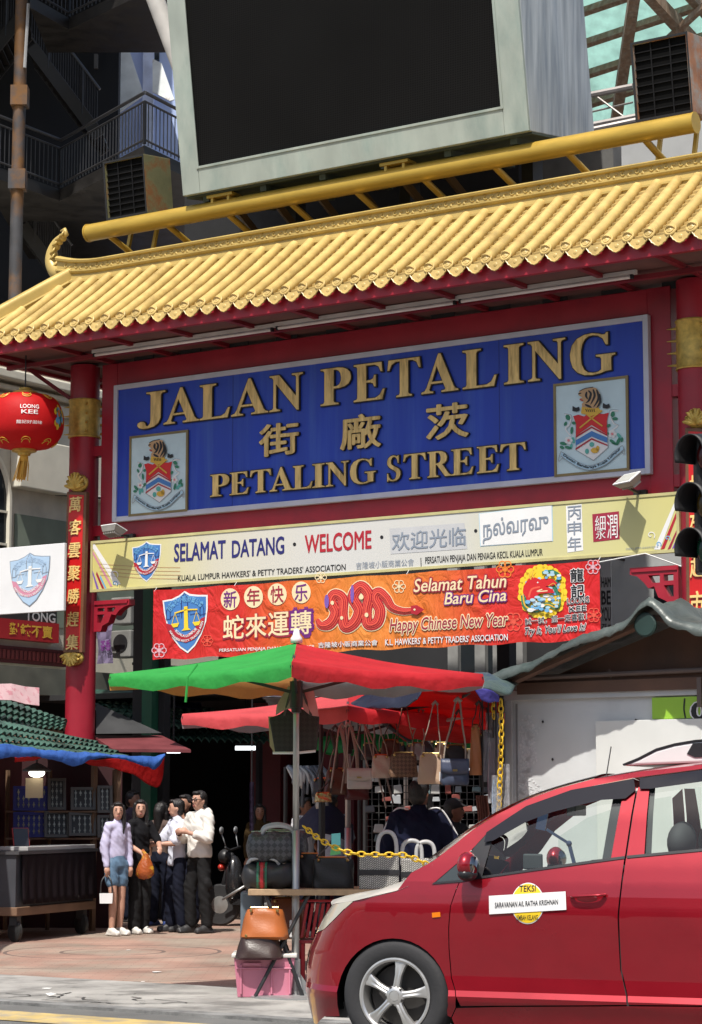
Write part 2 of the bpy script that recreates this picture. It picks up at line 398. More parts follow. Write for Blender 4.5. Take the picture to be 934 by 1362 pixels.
def corbel(px0, py0, s, w, h):
 u, z = gp(px0, py0, -.02); m = MB(GM)
 out = [(0, 0), (w, 0), (w, -.08), (w * .86, -.10), (w * .72, -h * .35), (w * .62, -h * .5), (w * .5, -h * .46), (w * .42, -h * .72), (w * .25, -h * .82), (w * .2, -h), (0, -h)]
 vs, fs = shape_mesh([[(x * s, y) for x, y in out],
      [(s * w * .1, -.1), (s * w * .3, -.1), (s * w * .3, -h * .35), (s * w * .1, -h * .35)],
      [(s * w * .38, -.1), (s * w * .62, -.1), (s * w * .55, -h * .38), (s * w * .38, -h * .38)],
      [(s * w * .1, -h * .45), (s * w * .3, -h * .45), (s * w * .2, -h * .72), (s * w * .1, -h * .72)]], .06)
 m.add(vs, fs, lambda c: (u + c[0], -.02 + c[2], z + c[1]))
 vs, fs = shape_mesh([[(s * .01, -.02), (s * w * .97, -.02), (s * w * .95, -.055), (s * .01, -.055)]], .075)
 m.add(vs, fs, lambda c: (u + c[0], -.02 + c[2], z + c[1]))
 m.build('carved_corbel', RED, gate)
corbel(129, 800, 1, .62, .42); corbel(905, 752, -1, .62, .5)
uE0 = -5.35
VE = -1.45
zE = gp(462, 378, VE)[1]; zF = ZS + .02
uH = gp(104, 362, 0)[0]                                       # ridge's left end
vT = -.16; zT = gp(445, 322, vT)[1]
hip = lambda u: VE + (vT - VE) * min(1, max(0, (u - uE0) / (uH - uE0)))     # top of the slope at u
zsl = lambda v: zE + (zT - zE) * (v - VE) / (vT - VE)
sag = lambda v: -.02 * sin(pi * (v - VE) / (vT - VE))
roofm = MB(GM)
for side in (1, -1):
 n = 13
 for k in range(n):
  v0 = VE + (vT - VE) * k / n; v1 = VE + (vT - VE) * (k + 1) / n
  ua = uE0 + (uH - uE0) * (k / n); ub = uE0 + (uH - uE0) * ((k + 1) / n)
  z0, z1 = zsl(v0) + sag(v0), zsl(v1) + sag(v1)
  roofm.face([(ua, side * v0, z0 + .03), (uEnd, side * v0, z0 + .03), (uEnd, side * v1, z1), (ub, side * v1, z1)])
  roofm.face([(ua, side * v0, z0 - .03), (uEnd, side * v0, z0 - .03), (uEnd, side * v0, z0 + .03), (ua, side * v0, z0 + .03)])
roofm.face([(uE0, VE, zE), (uH, vT, zT), (uH, -vT, zT), (uE0, -VE, zE)])
roofm.build('tile_bed', GOLDB, gate)
du = (gp(780, 320, VE)[0] - gp(749, 325, VE)[0]); du = .262
tub = MB(GM); cap = MB(GM); drip = MB(GM)
u = uE0 + .12; k = 0
while u < uEnd:
 vt = hip(u)
 if vt - VE > .12:
  path = []; rs = []; nn = max(3, int((vt - VE) / .1))
  for i in range(nn + 1):
   v = VE - .03 + (vt - VE + .03) * i / nn
   z = zsl(v) + sag(v) + .05
   path.append((u, v, z)); rs.append(.062 if i % 2 == 0 else .066)
  tub.tube(path, [(.066, .064, .063)[i % 3] for i in range(nn + 1)], 12)
 c = Vector((u, VE - .035, zE + .045))
 R_ = Matrix.Rotation(radians(68), 3, 'X')
 cap.lathe([(.074, -.02), (.076, 0), (.066, .008), (.062, .004), (.048, .004), (.044, .012), (.02, .014), (.012, .02)], c, 18, R_)
 u2 = u + du / 2; v0 = VE - .03
 out = [(-.125, .0), (-.128, -.03), (-.118, -.06), (-.098, -.08), (-.088, -.10), (-.06, -.115), (-.045, -.132), (0, -.15), (.045, -.132), (.06, -.115), (.088, -.10), (.098, -.08), (.118, -.06), (.128, -.03), (.125, 0), (.06, -.022), (0, -.03), (-.06, -.022)]
 drip.prism([(u2 + x, v0 - .014 + .1 * y, zE + .022 + y) for x, y in out], (0, .016, 0))
 rim = [(u2 + x * .98, v0 - .02 + .1 * y, zE + .022 + y) for x, y in out[1:14]]
 drip.tube(rim, .008, 6)
 drip.ball((u2, v0 - .02, zE - .055), (.03, .008, .03), 8, 6)
 tub.tube([(u, -VE, zE + .05), (u, -vt, zsl(vt) + .05)], .064, 8)
 u += du; k += 1
tub.build('roll_tiles', GOLDT, gate, smooth=50); cap.build('tile_end_caps', GOLDT, gate, smooth=40); drip.build('drip_tiles', GOLDT, gate, smooth=40)
for sd in (1, -1):
 m = MB(GM); a = Vector((uE0 - .02, sd * VE, zE + .12)); b = Vector((uH - .05, sd * vT * .3, zT + .18)); d = (b - a)
 side = Vector((0, 0, 1)).cross(d).normalized()
 for i in range(12):
  p = a + d * (i / 12); q = a + d * ((i + 1) / 12)
  m.bar(p + Vector((0, 0, -.05)), q + Vector((0, 0, -.05)), .15, .2)
 m.tube([a + Vector((0, 0, .07)), b + Vector((0, 0, .07))], .075, 12); m.tube([a - side * .085 + Vector((0, 0, -.06)), b - side * .085 + Vector((0, 0, -.06))], .02, 8); m.tube([a + side * .085 + Vector((0, 0, -.06)), b + side * .085 + Vector((0, 0, -.06))], .02, 8)
 m.build('hip_ridge', GOLD, gate, smooth=40)
zR = gp(467, 285, -.1)[1]
def ridge_top(u):                                           # the left end sweeps up
 t = max(0, (uH + .55 - u) / .85); return .10 * t ** 2
prof = [(.17, zT - .12), (.17, zT + .02), (.19, zT + .03), (.19, zT + .055), (.14, zT + .065), (.125, zR - .20), (.15, zR - .19), (.165, zR - .17), (.165, zR - .155), (.13, zR - .145), (.13, zR - .06), (.17, zR - .05), (.18, zR - .025), (.14, zR), (.06, zR + .012)]
us = [uH - .28 + i * .12 for i in range(int((uEnd - uH + .28) / .12) + 1)]
rows = []
for u in us:
 lift = ridge_top(u); rows.append([(u, -w, z + lift * (z - zT + .12) / (zR - zT)) for w, z in prof] + [(u, w, z + lift * (z - zT + .12) / (zR - zT)) for w, z in reversed(prof)])
m = MB(GM); vs = m.grid(rows); m.fv(vs[0]); m.build('ridge', GOLD, gate, smooth=30)
m = MB(GM); u = uH - .1; k = 0
while u < uEnd:                                              # running scroll in relief
 z = zR - .105 + ridge_top(u); pts = [(u + .045 * t * cos(t * 4.2), -.133, z + .036 * t * sin(t * 4.2) * (1 if k % 2 else -1)) for t in [i / 9 for i in range(1, 11)]]
 m.tube(pts, .0095, 5); m.ball((u + .06, -.132, z + (.02 if k % 2 else -.02)), (.022, .012, .018), 6, 5)
 u += .095; k += 1
m.build('ridge_scrollwork', GOLD, gate, smooth=True)
m = MB(GM); base = Vector((uH - .25, 0, zR + .02))
fin = [(0, -.14), (-.12, -.1), (-.21, -.02), (-.26, .1), (-.24, .24), (-.16, .36), (-.06, .42)]
pts = csp([(base.x + a, 0, base.z + b) for a, b in fin], 5)
m.tube(pts, [.13 - .085 * i / (len(pts) - 1) for i in range(len(pts))], 10)
for i, t in enumerate((.35, .5, .62, .74, .85, .95)):
 p = pts[int(t * (len(pts) - 1))]; m.ball(p + Vector((.05, 0, .0)), (.06 - .005 * i, .075, .055), 8, 6)
 m.tube([p + Vector((.04, -.06, 0)), p + Vector((.10, -.07, .03)), p + Vector((.11, -.05, .09))], [.02, .02, .006], 6)
m.tube([pts[-1], pts[-1] + Vector((.08, 0, .03)), pts[-1] + Vector((.05, 0, .1)), pts[-1] + Vector((-.03, 0, .09))], [.045, .04, .03, .01], 8)
m.build('ridge_finial', GOLD, gate, smooth=True)
m = MB(GM); m.bbox((uE0, VE + .02, ZS - .02), (uEnd, VE + .09, zE - .035)); m.build('fascia', RED, gate, bevel=.006)
m = MB(GM); m.bbox((uE0, -VE - .09, ZS - .02), (uEnd, -VE - .02, zE - .035)); m.build('fascia', RED, gate)
m = MB(GM); m.bbox((uE0, VE + .09, ZS - .016), (uE0 + .06, -VE - .09, zE - .04)); m.build('fascia', RED, gate)
m = MB(GM); m.bbox((uE0 + .06, VE + .09, ZS + .03), (uEnd, -VE - .09, ZS + .05)); sof = m.build('soffit', REDD2, gate)
for i in range(13):
 u = uE0 + .35 + i * 1.0
 m = MB(GM); m.bbox((u, VE + .09, ZS - .02), (u + .07, -VE - .09, ZS + .03)); m.build('rafter', REDD, gate)
for v in (-.72, .72):
 m = MB(GM); m.bbox((uE0 + .06, v, ZS - .075), (uEnd, v + .08, ZS - .022)); m.build('purlin', REDD, gate)
m = MB(GM)
for i in range(7):
 v = -1.1 + i * .33; m.bbox((uE0 - .012, v, ZS + .02), (uE0 + .012, v + .13, ZS + .055))
m.build('eave_end_plates', flat('pale_plate', (.8, .8, .78)), gate)
for du_, dv_ in ((-.55, -.5), (-.55, .5)):
 m = MB(GM); m.bar((uL - .1, dv_ * .2, ZS - .5), (uL + du_ - .1, dv_, ZS - .02), .05); m.build('eave_strut', REDD, gate)
# gold pipe frame over the roof
pv = .75
(ua, za) = gp(118, 310, pv); (ub, zb) = gp(925, 163, pv); rp = .125
pipe = thing('pipe_frame', 'gold painted steel pipe frame lying along behind the roof ridge', 'pipe', gw((ua + ub) / 2, pv, za))
m = MB(GM); m.tube([(ua, pv, za), (ub, pv, zb)], rp, 32); m.tube([(ua - .01, pv, za), (ua + .012, pv, za)], rp + .008, 32); m.tube([(ub - .012, pv, zb), (ub + .01, pv, zb)], rp + .008, 32)
m.build('pipe', GOLDP, pipe, smooth=40)
m = MB(GM); m.tube([(ua + .3, pv + .55, za - .32), (ub, pv + .55, zb - .32)], .075, 20); m.build('pipe', GOLDP, pipe, smooth=40)
nb = 9
for i in range(nb):
 t = (i + .35) / nb; u = ua + (ub - ua) * t; z = za + (zb - za) * t
 m = MB(GM); m.tube([(u, pv + .03, z - .09), (u + .06, pv + .55, z - .30)], .045, 10); m.build('strut', GOLDP, pipe, smooth=40)
 m = MB(GM); m.tube([(u, pv + .5, z - .3), (u - .25, -.02 + .05, zR - .05)], .03, 8); m.build('brace', GOLDP, pipe, smooth=40)
for i in range(4):
 u = ua + .5 + (ub - ua - 1) * i / 3; m = MB(GM); m.bar((u, pv + .55, ZS + .06), (u, pv + .55, za + (zb - za) * (u - ua) / (ub - ua) - .3), .12); m.build('post', GOLDP, pipe)
# LED screen leaning out over the roof
bl, br = gp(245, 258, .55), gp(705, 178, .55)
zc = (bl[1] + br[1]) / 2; LW = br[0] - bl[0]; LH = 5.2; LD = 1.8
LEAN = radians(8.5)
LMx = GM @ Matrix.Translation((bl[0], .55, zc)) @ Matrix.Rotation(LEAN, 4, 'X')   # local: x along, -y out, z up
LEDG = mat('weathered_screen_casing', (.36, .405, .36), .6, var=.14, col2=(.24, .31, .28), c2=(.48, .7), c2scale=1.6, bump=.06, stretch=(1, 1, .35))
LEDS = mat('streaked_casing_side', (.40, .44, .46), .55, .1, var=.25, vscale=3.5, col2=(.24, .28, .32), c2=(.42, .68), c2scale=2.6, bump=.06, stretch=(1.5, 3, .22))
def led_mat():
 m = bpy.data.materials.new('led_matrix'); m.use_nodes = True; nt = m.node_tree; b = nt.nodes['Principled BSDF']; L = nt.links.new
 tc = _n(nt, 'ShaderNodeTexCoord'); sx = _n(nt, 'ShaderNodeSeparateXYZ'); L(tc.outputs['Object'], sx.inputs[0]); outs = []
 for ax in (0, 2):
  mu = _n(nt, 'ShaderNodeMath', operation='MULTIPLY'); mu.inputs[1].default_value = 210; L(sx.outputs[ax], mu.inputs[0])
  si = _n(nt, 'ShaderNodeMath', operation='SINE'); L(mu.outputs[0], si.inputs[0]); outs.append(si)
 mx = _n(nt, 'ShaderNodeMath', operation='MAXIMUM'); L(outs[0].outputs[0], mx.inputs[0]); L(outs[1].outputs[0], mx.inputs[1])
 nz = _n(nt, 'ShaderNodeTexNoise'); nz.inputs['Scale'].default_value = .8; L(tc.outputs['Object'], nz.inputs['Vector'])
 cr = _n(nt, 'ShaderNodeMapRange'); cr.inputs[1].default_value = -.2; cr.inputs[2].default_value = 1; cr.inputs[3].default_value = .0025; cr.inputs[4].default_value = .010; L(mx.outputs[0], cr.inputs[0])
 ml = _n(nt, 'ShaderNodeMath', operation='MULTIPLY'); L(cr.outputs[0], ml.inputs[0]); mr = _n(nt, 'ShaderNodeMapRange'); mr.inputs[3].default_value = .7; mr.inputs[4].default_value = 1.4; L(nz.outputs['Fac'], mr.inputs[0]); L(mr.outputs[0], ml.inputs[1])
 L(ml.outputs[0], b.inputs['Base Color']); b.inputs['Roughness'].default_value = .8; b.inputs['Specular IOR Level'].default_value = .08
 return m
led = thing('video_screen', 'large dark LED screen in a weathered grey green casing above the gold roof', 'screen', gw(bl[0] + LW / 2, .9, zc))
fb = .36                                                    # frame width
m = MB(LMx); m.bbox((0, .03, 0), (LW, LD, LH)); m.build('casing', LEDS, led, bevel=.012)
m = MB(LMx)
f0 = .30
m.bbox((0, -.03, 0), (f0, .028, LH)); m.bbox((LW - f0 - .05, -.03, 0), (LW, .028, LH)); m.bbox((f0 + .003, -.028, 0), (LW - f0 - .053, .028, fb)); m.bbox((f0 + .003, -.028, LH - fb), (LW - f0 - .053, .028, LH))
m.build('casing_frame', LEDG, led, bevel=.01)
m = MB(LMx); m.bbox((f0, 0, fb), (LW - f0 - .05, .025, LH - fb)); dp_ = m.build('display', led_mat(), led)
m = MB(LMx)
for a, b in (((f0 - .015, -.042, fb - .02), (f0 + .02, -.03, LH - fb)), ((LW - f0 - .07, -.042, fb - .02), (LW - f0 - .035, -.03, LH - fb)), ((f0 + .022, -.042, fb - .02), (LW - f0 - .072, -.03, fb + .012))): m.bbox(a, b)
m.build('display_trim', LEDG, led)
m = MB(LMx)
for i in range(6): m.bar((.3 + i * (LW - .6) / 5, .1, -.06), (.3 + i * (LW - .6) / 5, LD, -.06), .1, .1, up=(0, 0, 1))
m.bbox((0, .06, -.03), (LW, LD - .02, -.002)); m.build('underside', mat('dark_green_steel', (.05, .065, .045), .7, var=.3), led)
for i, t in enumerate((.10, .62)):
 c = LMx @ Vector((LW * t, .35, -.08)); u = ua + (ub - ua) * ((GM.inverted() @ c).x - ua) / (ub - ua); zz = za + (zb - za) * (u - ua) / (ub - ua)
 m = MB(GM); cl = GM.inverted() @ c
 m.bbox((cl.x - .22, pv - .12, zz + rp + .02), (cl.x + .22, pv + .1, zz + rp + .06)); m.bbox((cl.x - .16, pv - .1, zz + rp - .06), (cl.x - .12, pv + .1, zz + rp + .02)); m.bbox((cl.x + .12, pv - .1, zz + rp - .06), (cl.x + .16, pv + .1, zz + rp + .02))
 m.build('pipe_clamp', GOLDP, led)
m = MB(); a = at(236, 60, 30.9); m.tube([at(196, -30, 31.2), at(241, 90, 31.2)], .13, 16); m.build('side_brace', mat('pale_steel_paint', (.55, .53, .50), .5, var=.15), led, smooth=40)
for t in (.15, .5, .85):
 c = LMx @ Vector((LW * t, LD - .25, 0)); m = MB(); m.bar((c.x, c.y, c.z - 1.5), (c.x, c.y, c.z + .3), .2); m.build('support_post', BLACKM, led)
for t in (.08, .2, .33, .45, .58, .7):
 c = GM.inverted() @ (LMx @ Vector((LW * t, .5, -.1))); m = MB(GM); m.bar((c.x, pv + .5, c.z - .1), (c.x + .5, pv + 1.0, zR - .1), .09); m.build('support_brace', mat('brown_strut', (.10, .06, .03), .6), led)
# loudspeaker cabinets on the pipe frame
RUST = mat('rusted_olive_steel', (.20, .20, .10), .75, var=.25, col2=(.22, .10, .035), c2=(.48, .62), c2scale=3, bump=.1)
RUST2 = mat('rusted_orange_steel', (.36, .17, .09), .8, var=.3, col2=(.30, .28, .25), c2=(.45, .6), c2scale=3.5, bump=.1)
def cabinet(label, fl, fr, w, h, v, side_mat):
 a, b = gp(*fl, v), gp(*fr, v); wd = b[0] - a[0]; M = GM @ Matrix.Translation((a[0], v, (a[1] + b[1]) / 2)) @ Matrix.Rotation(radians(7), 4, 'X')
 t = thing('loudspeaker_cabinet', label, 'loudspeaker', M @ Vector((wd / 2, .3, 0)), 'loudspeakers beside the video screen')
 m = MB(M); d = .62; th = .03
 m.bbox((0, 0, 0), (th, d, h)); m.bbox((wd - th, 0, 0), (wd, d, h)); m.bbox((th + .001, 0, 0), (wd - th - .001, d, th)); m.bbox((th + .001, 0, h - th), (wd - th - .001, d, h)); m.bbox((th + .001, d - th, th), (wd - th - .001, d, h - th))
 m.build('housing', side_mat, t, bevel=.006); m = MB(M); e = -.008
 m.bbox((0, e, 0), (th, -.001, h)); m.bbox((wd - th * .7, e, 0), (wd, -.001, h)); m.bbox((th, e, 0), (wd - th * .7, -.001, th)); m.bbox((th, e, h - th), (wd - th * .7, -.001, h)); m.build('front_rim', DARK, t)
 m = MB(M); m.bbox((th, .05, th), (wd - th, .08, h - th)); m.build('grille', mat('grille_black', (.004, .004, .004), .8, spec=.1), t)
 m = MB(M)
 for i in range(1, 9): z = th + (h - 2 * th) * i / 9; m.bbox((th, .03, z - .006), (wd - th, .045, z + .006))
 for i in range(1, 3): x = wd * i / 3; m.bbox((x - .008, .022, th), (x + .008, .03, h - th))
 m.build('grille_bars', mat('dusty_black', (.007, .007, .008), .7, spec=.2), t)
 m = MB(GM); l = GM.inverted() @ (M @ Vector((wd / 2, .45, .0)))
 zl = za + (zb - za) * (l.x - ua) / (ub - ua)
 for dx in (-wd * .32, wd * .32): m.bar((l.x + dx, l.y, l.z + .01), (l.x + dx, pv + .5, zl - .28), .05)
 m.build('mounting_legs', GOLDP, t)
 return t
cabinet('dark loudspeaker cabinet with an olive rusted side, left of the video screen', (142, 293), (196, 284), .9, .86, .95, RUST)
cabinet('dark loudspeaker cabinet with an orange rusted side, right of the video screen', (846, 164), (922, 148), .9, 1.0, .95, RUST2)
# main street sign
SERIF = {}
def _S():
 St = lambda w: None
 SERIF['I'] = (.36, [[(0, 0), (.36, 0), (.36, .035), (.295, .055), (.275, .1), (.275, .9), (.295, .945), (.36, .965), (.36, 1), (0, 1), (0, .965), (.065, .945), (.085, .9), (.085, .1), (.065, .055), (0, .035)]])
 SERIF['L'] = (.67, [[(0, 0), (.62, 0), (.67, .28), (.632, .28), (.565, .12), (.48, .055), (.27, .05), (.27, .9), (.29, .945), (.36, .965), (.36, 1), (0, 1), (0, .965), (.06, .945), (.08, .9), (.08, .1), (.06, .055), (0, .035)]])
 SERIF['E'] = (.67, [[(0, 0), (.62, 0), (.67, .27), (.632, .27), (.565, .12), (.47, .05), (.27, .05), (.27, .49), (.36, .485), (.42, .45), (.447, .36), (.48, .36), (.48, .67), (.447, .67), (.42, .58), (.36, .545), (.27, .54), (.27, .95), (.45, .95), (.54, .89), (.588, .75), (.625, .75), (.605, 1), (0, 1), (0, .965), (.06, .945), (.08, .9), (.08, .1), (.06, .055), (0, .035)]])
 SERIF['T'] = (.76, [[(.2, 0), (.56, 0), (.56, .035), (.495, .055), (.475, .1), (.475, .95), (.57, .95), (.67, .88), (.722, .73), (.76, .73), (.735, 1), (.025, 1), (0, .73), (.038, .73), (.09, .88), (.19, .95), (.285, .95), (.285, .1), (.265, .055), (.2, .035)]])
 SERIF['P'] = (.63, [[(0, 0), (.37, 0), (.37, .035), (.29, .055), (.27, .1), (.27, .44), (.38, .44), (.5, .47), (.585, .54), (.625, .64), (.63, .73), (.61, .84), (.555, .925), (.47, .98), (.36, 1), (0, 1), (0, .965), (.06, .945), (.08, .9), (.08, .1), (.06, .055), (0, .035)],
      [(.27, .49), (.34, .495), (.395, .54), (.425, .63), (.43, .73), (.415, .84), (.375, .915), (.32, .95), (.27, .95)]])
 SERIF['R'] = (.79, [[(0, 0), (.36, 0), (.36, .035), (.29, .055), (.27, .1), (.27, .47), (.315, .47), (.54, .07), (.58, 0), (.79, 0), (.79, .035), (.73, .06), (.68, .12), (.48, .485), (.56, .52), (.62, .6), (.64, .69), (.64, .77), (.61, .87), (.55, .945), (.46, .99), (.36, 1), (0, 1), (0, .965), (.06, .945), (.08, .9), (.08, .1), (.06, .055), (0, .035)],
      [(.27, .52), (.34, .525), (.4, .56), (.435, .64), (.44, .745), (.425, .85), (.38, .925), (.32, .95), (.27, .95)]])
 SERIF['A'] = (.84, [[(0, 0), (.27, 0), (.27, .035), (.2, .05), (.178, .09), (.218, .24), (.5, .24), (.552, .09), (.535, .05), (.46, .035), (.46, 0), (.84, 0), (.84, .035), (.78, .06), (.735, .13), (.44, 1.02), (.39, 1.02), (.125, .16), (.08, .07), (0, .035)],
      [(.235, .29), (.485, .29), (.352, .7)]])
 SERIF['N'] = (.86, [[(0, 0), (.27, 0), (.27, .035), (.19, .055), (.165, .1), (.165, .77), (.71, -.02), (.755, -.02), (.755, .9), (.78, .945), (.86, .965), (.86, 1), (.58, 1), (.58, .965), (.665, .945), (.69, .9), (.69, .36), (.245, 1), (0, 1), (0, .965), (.07, .94), (.1, .88), (.1, .1), (.075, .055), (0, .035)]])
 SERIF['J'] = (.53, [[(.17, 1), (.17, .965), (.235, .945), (.255, .9), (.255, .2), (.245, .08), (.205, .01), (.165, .02), (.15, .1), (.115, .15), (.06, .155), (.012, .12), (0, .055), (.03, -.015), (.1, -.055), (.2, -.055), (.32, -.015), (.4, .075), (.44, .22), (.445, .9), (.465, .945), (.53, .965), (.53, 1)]])
 SERIF['G'] = (.85, [[(.72, 1.0), (.69, 1.0), (.665, .955), (.61, .955), (.54, .99), (.42, 1.02), (.27, 1.0), (.13, .92), (.04, .77), (0, .55), (.01, .4), (.05, .22), (.14, .08), (.27, 0), (.42, -.02), (.56, 0), (.67, .045), (.775, .055), (.775, .36), (.79, .41), (.85, .43), (.85, .465), (.49, .465), (.49, .43), (.565, .41), (.59, .36), (.59, .09), (.53, .045), (.44, .03), (.34, .055), (.265, .135), (.22, .27), (.205, .45), (.205, .6), (.23, .77), (.28, .89), (.35, .955), (.43, .97), (.53, .945), (.62, .86), (.68, .7), (.72, .7)]])
 SERIF['S'] = (.56, [[(.49, 1.0), (.46, 1.0), (.43, .96), (.36, 1.0), (.27, 1.02), (.15, .99), (.06, .91), (.02, .78), (.03, .66), (.09, .56), (.2, .475), (.31, .41), (.38, .34), (.4, .25), (.38, .14), (.33, .06), (.25, .03), (.16, .06), (.09, .15), (.05, .3), (.015, .3), (.015, -.01), (.045, -.01), (.08, .04), (.15, 0), (.26, -.02), (.4, .01), (.51, .1), (.56, .24), (.55, .36), (.49, .46), (.39, .53), (.28, .59), (.2, .65), (.165, .72), (.17, .83), (.21, .92), (.27, .965), (.36, .94), (.42, .86), (.46, .7), (.49, .7)]])
_S()
SV = -.11
BLUE = mat('sign_blue', (.008, .042, .40), .42, var=.14, vscale=1.2, col2=(.035, .095, .44), c2=(.5, .78), c2scale=2.6, stretch=(1.6, 1.6, .10))
LETG = mat('wood_grained_gold', (.78, .55, .20), .42, .05, var=.2, vscale=9, col2=(.46, .30, .09), c2=(.48, .66), c2scale=6, stretch=(2.2, 2.2, .35))
LETD = flat('dark_letter_edge', (.03, .022, .012), .6)
sA, sB, sC = gp(153, 513, SV), gp(150, 695, SV), gp(864, 418, SV); sD = gp(865, 630, SV)
su0, su1 = (sA[0] + sB[0]) / 2, (sC[0] + sD[0]) / 2; sz1, sz0 = (sA[1] + sC[1]) / 2, (sB[1] + sD[1]) / 2
sign = thing('street_sign', 'long blue street sign with raised gold lettering and two crests', 'sign', gw((su0 + su1) / 2, SV, sz0))
m = MB(GM); m.bbox((su0 + .05, SV, sz0 + .05), (su1 - .05, sv - .003, sz1 - .05)); sb_ = m.build('sign_board', BLUE, sign); m = MB(GM)
for t in (.25, .5, .75): u = su0 + (su1 - su0) * t; m.bbox((u - .004, SV - .002, sz0 + .07), (u + .004, SV + .01, sz1 - .07))
m.build('panel_seams', flat('seam_blue', (.01, .025, .2)), sb_)
m = MB(GM); bw = .07
m.bbox((su0, SV - .025, sz0), (su0 + bw, sv - .003, sz1)); m.bbox((su1 - bw, SV - .025, sz0), (su1, sv - .003, sz1)); m.bbox((su0 + bw, SV - .022, sz0), (su1 - bw, sv - .003, sz0 + bw)); m.bbox((su0 + bw, SV - .022, sz1 - bw), (su1 - bw, sv - .003, sz1))
m.build('sign_border', mat('grey_white_border', (.52, .53, .60), .5, var=.1), sign, bevel=.006)
def serif_line(mbs, chars):
 for ch, x0, yb, x1, yt in chars:
  w, polys = SERIF[ch]; u0, z0 = gp(x0, yb, SV - .03); u1 = gp(x1, yb, SV - .03)[0]; z1 = gp(x0, yt, SV - .03)[1]
  sx, sz = (u1 - u0) / w, (z1 - z0)
  pl = [[(x * sx, y * sz) for x, y in p] for p in polys]
  for mb, ex, off, dv in mbs:
   vs, fs = shape_mesh(pl, ex, off); mb.add(vs, fs, lambda c: (u0 + c[0], SV - dv + c[2], z0 + c[1]))
front, back = MB(GM), MB(GM); mbs = ((back, .014, .012, .016), (front, .004, 0.0, .0345))
def bline(x, x0, y0, x1, y1): return y0 + (y1 - y0) * (x - x0) / (x1 - x0)
xs = [('J', 183, 220), ('A', 218, 265), ('L', 266, 306), ('A', 308, 357), ('N', 359, 403), ('P', 427, 467), ('E', 471, 512), ('T', 516, 560), ('A', 561, 610), ('L', 616, 661), ('I', 671, 697), ('N', 703, 753), ('G', 759, 819)]
serif_line(mbs, [(c, a, bline(a, 183, 569, 821, 494), b, bline(a, 183, 524, 821, 440)) for c, a, b in xs])
xs = [('P', 280, 305), ('E', 306, 331), ('T', 333, 361), ('A', 359, 390), ('L', 390, 416), ('I', 416, 432), ('N', 434, 464), ('G', 466, 500), ('S', 515, 533), ('T', 537, 567), ('R', 569, 601), ('E', 601, 630), ('E', 635, 664), ('T', 666, 700)]
serif_line(mbs, [(c, a, bline(a, 280, 661, 700, 624), b, bline(a, 280, 632, 700, 588)) for c, a, b in xs])
for ch, cx, cy, w, h in (('街', 372, 584, 54, 42), ('廠', 480, 574, 56, 44), ('茨', 595, 560, 60, 46)):
 vs0 = gp(cx - w / 2, cy, SV - .03); u1 = gp(cx + w / 2, cy, SV - .03)[0]; zt, zb_ = gp(cx, cy - h / 2, SV - .03)[1], gp(cx, cy + h / 2, SV - .03)[1]
 for mb, ex, off, dv in ((back, .014, .030, .016), (front, .004, .018, .0345)):
  vs, fs = text_mesh(ch, 0, .0, ex / ((u1 - vs0[0])))
  for k in range(9):
   ox, oy = (off * cos(k * pi / 4), off * sin(k * pi / 4)) if k < 8 else (0, 0)
   mb.add(vs, fs, lambda c: (vs0[0] + (c[0] + ox) * (u1 - vs0[0]), SV - dv - .0004 * k + c[2] * (u1 - vs0[0]), zb_ + (c[1] + oy + .08) / .93 * (zt - zb_)))
bk = back.build('lettering_edge', LETD, sign); front.build('lettering', LETG, bk)
ART = {n: flat('print_' + n, c, .5) for n, c in dict(
 white=(.78, .78, .77), black=(.012, .012, .014), navy=(.02, .02, .15), maroon=(.23, .01, .03), red=(.62, .016, .02), crimson=(.42, .015, .03), blue=(.06, .20, .50), sky=(.16, .42, .68), paleblue=(.42, .62, .74),
 green=(.03, .20, .11), teal=(.10, .42, .36), gold=(.70, .42, .05), yellow=(.86, .60, .03), cream=(.83, .68, .42), tan=(.52, .32, .16), brown=(.10, .05, .03), grey=(.30, .31, .32), lgrey=(.52, .53, .54), purple=(.16, .02, .20), violet=(.20, .10, .42), orange=(.80, .22, .03), pink=(.72, .25, .26),
 slate=(.24, .28, .34), lemon=(.66, .60, .25), coral=(.78, .10, .06), palepink=(.72, .42, .48), fblue=(.40, .55, .72), fpink=(.60, .25, .35), wine=(.33, .02, .05)).items()}
NAMES = list(ART)
def text_path(art, body, pts, h, m, layer, f, bold=0.0):
 P_ = csp([(x, y, 0) for x, y in pts], 8); L = [0]
 for a, b in zip(P_, P_[1:]): L.append(L[-1] + (b - a).length)
 vs, fs = text_mesh(body, bold); bx0, bx1 = min(c[0] for c in vs), max(c[0] for c in vs); k = L[-1] / (bx1 - bx0); q = h / .69
 def g(c):
  s = (c[0] - bx0) * k; i = 0
  while i < len(L) - 2 and L[i + 1] < s: i += 1
  t = (s - L[i]) / max(1e-9, L[i + 1] - L[i]); p = P_[i].lerp(P_[i + 1], t); d = (P_[i + 1] - P_[i]).normalized()
  x, y = p.x + d.y * c[1] * q, p.y - d.x * c[1] * q
  return art.p(*f(x, y))
 art.put(vs, fs, g, m, layer)
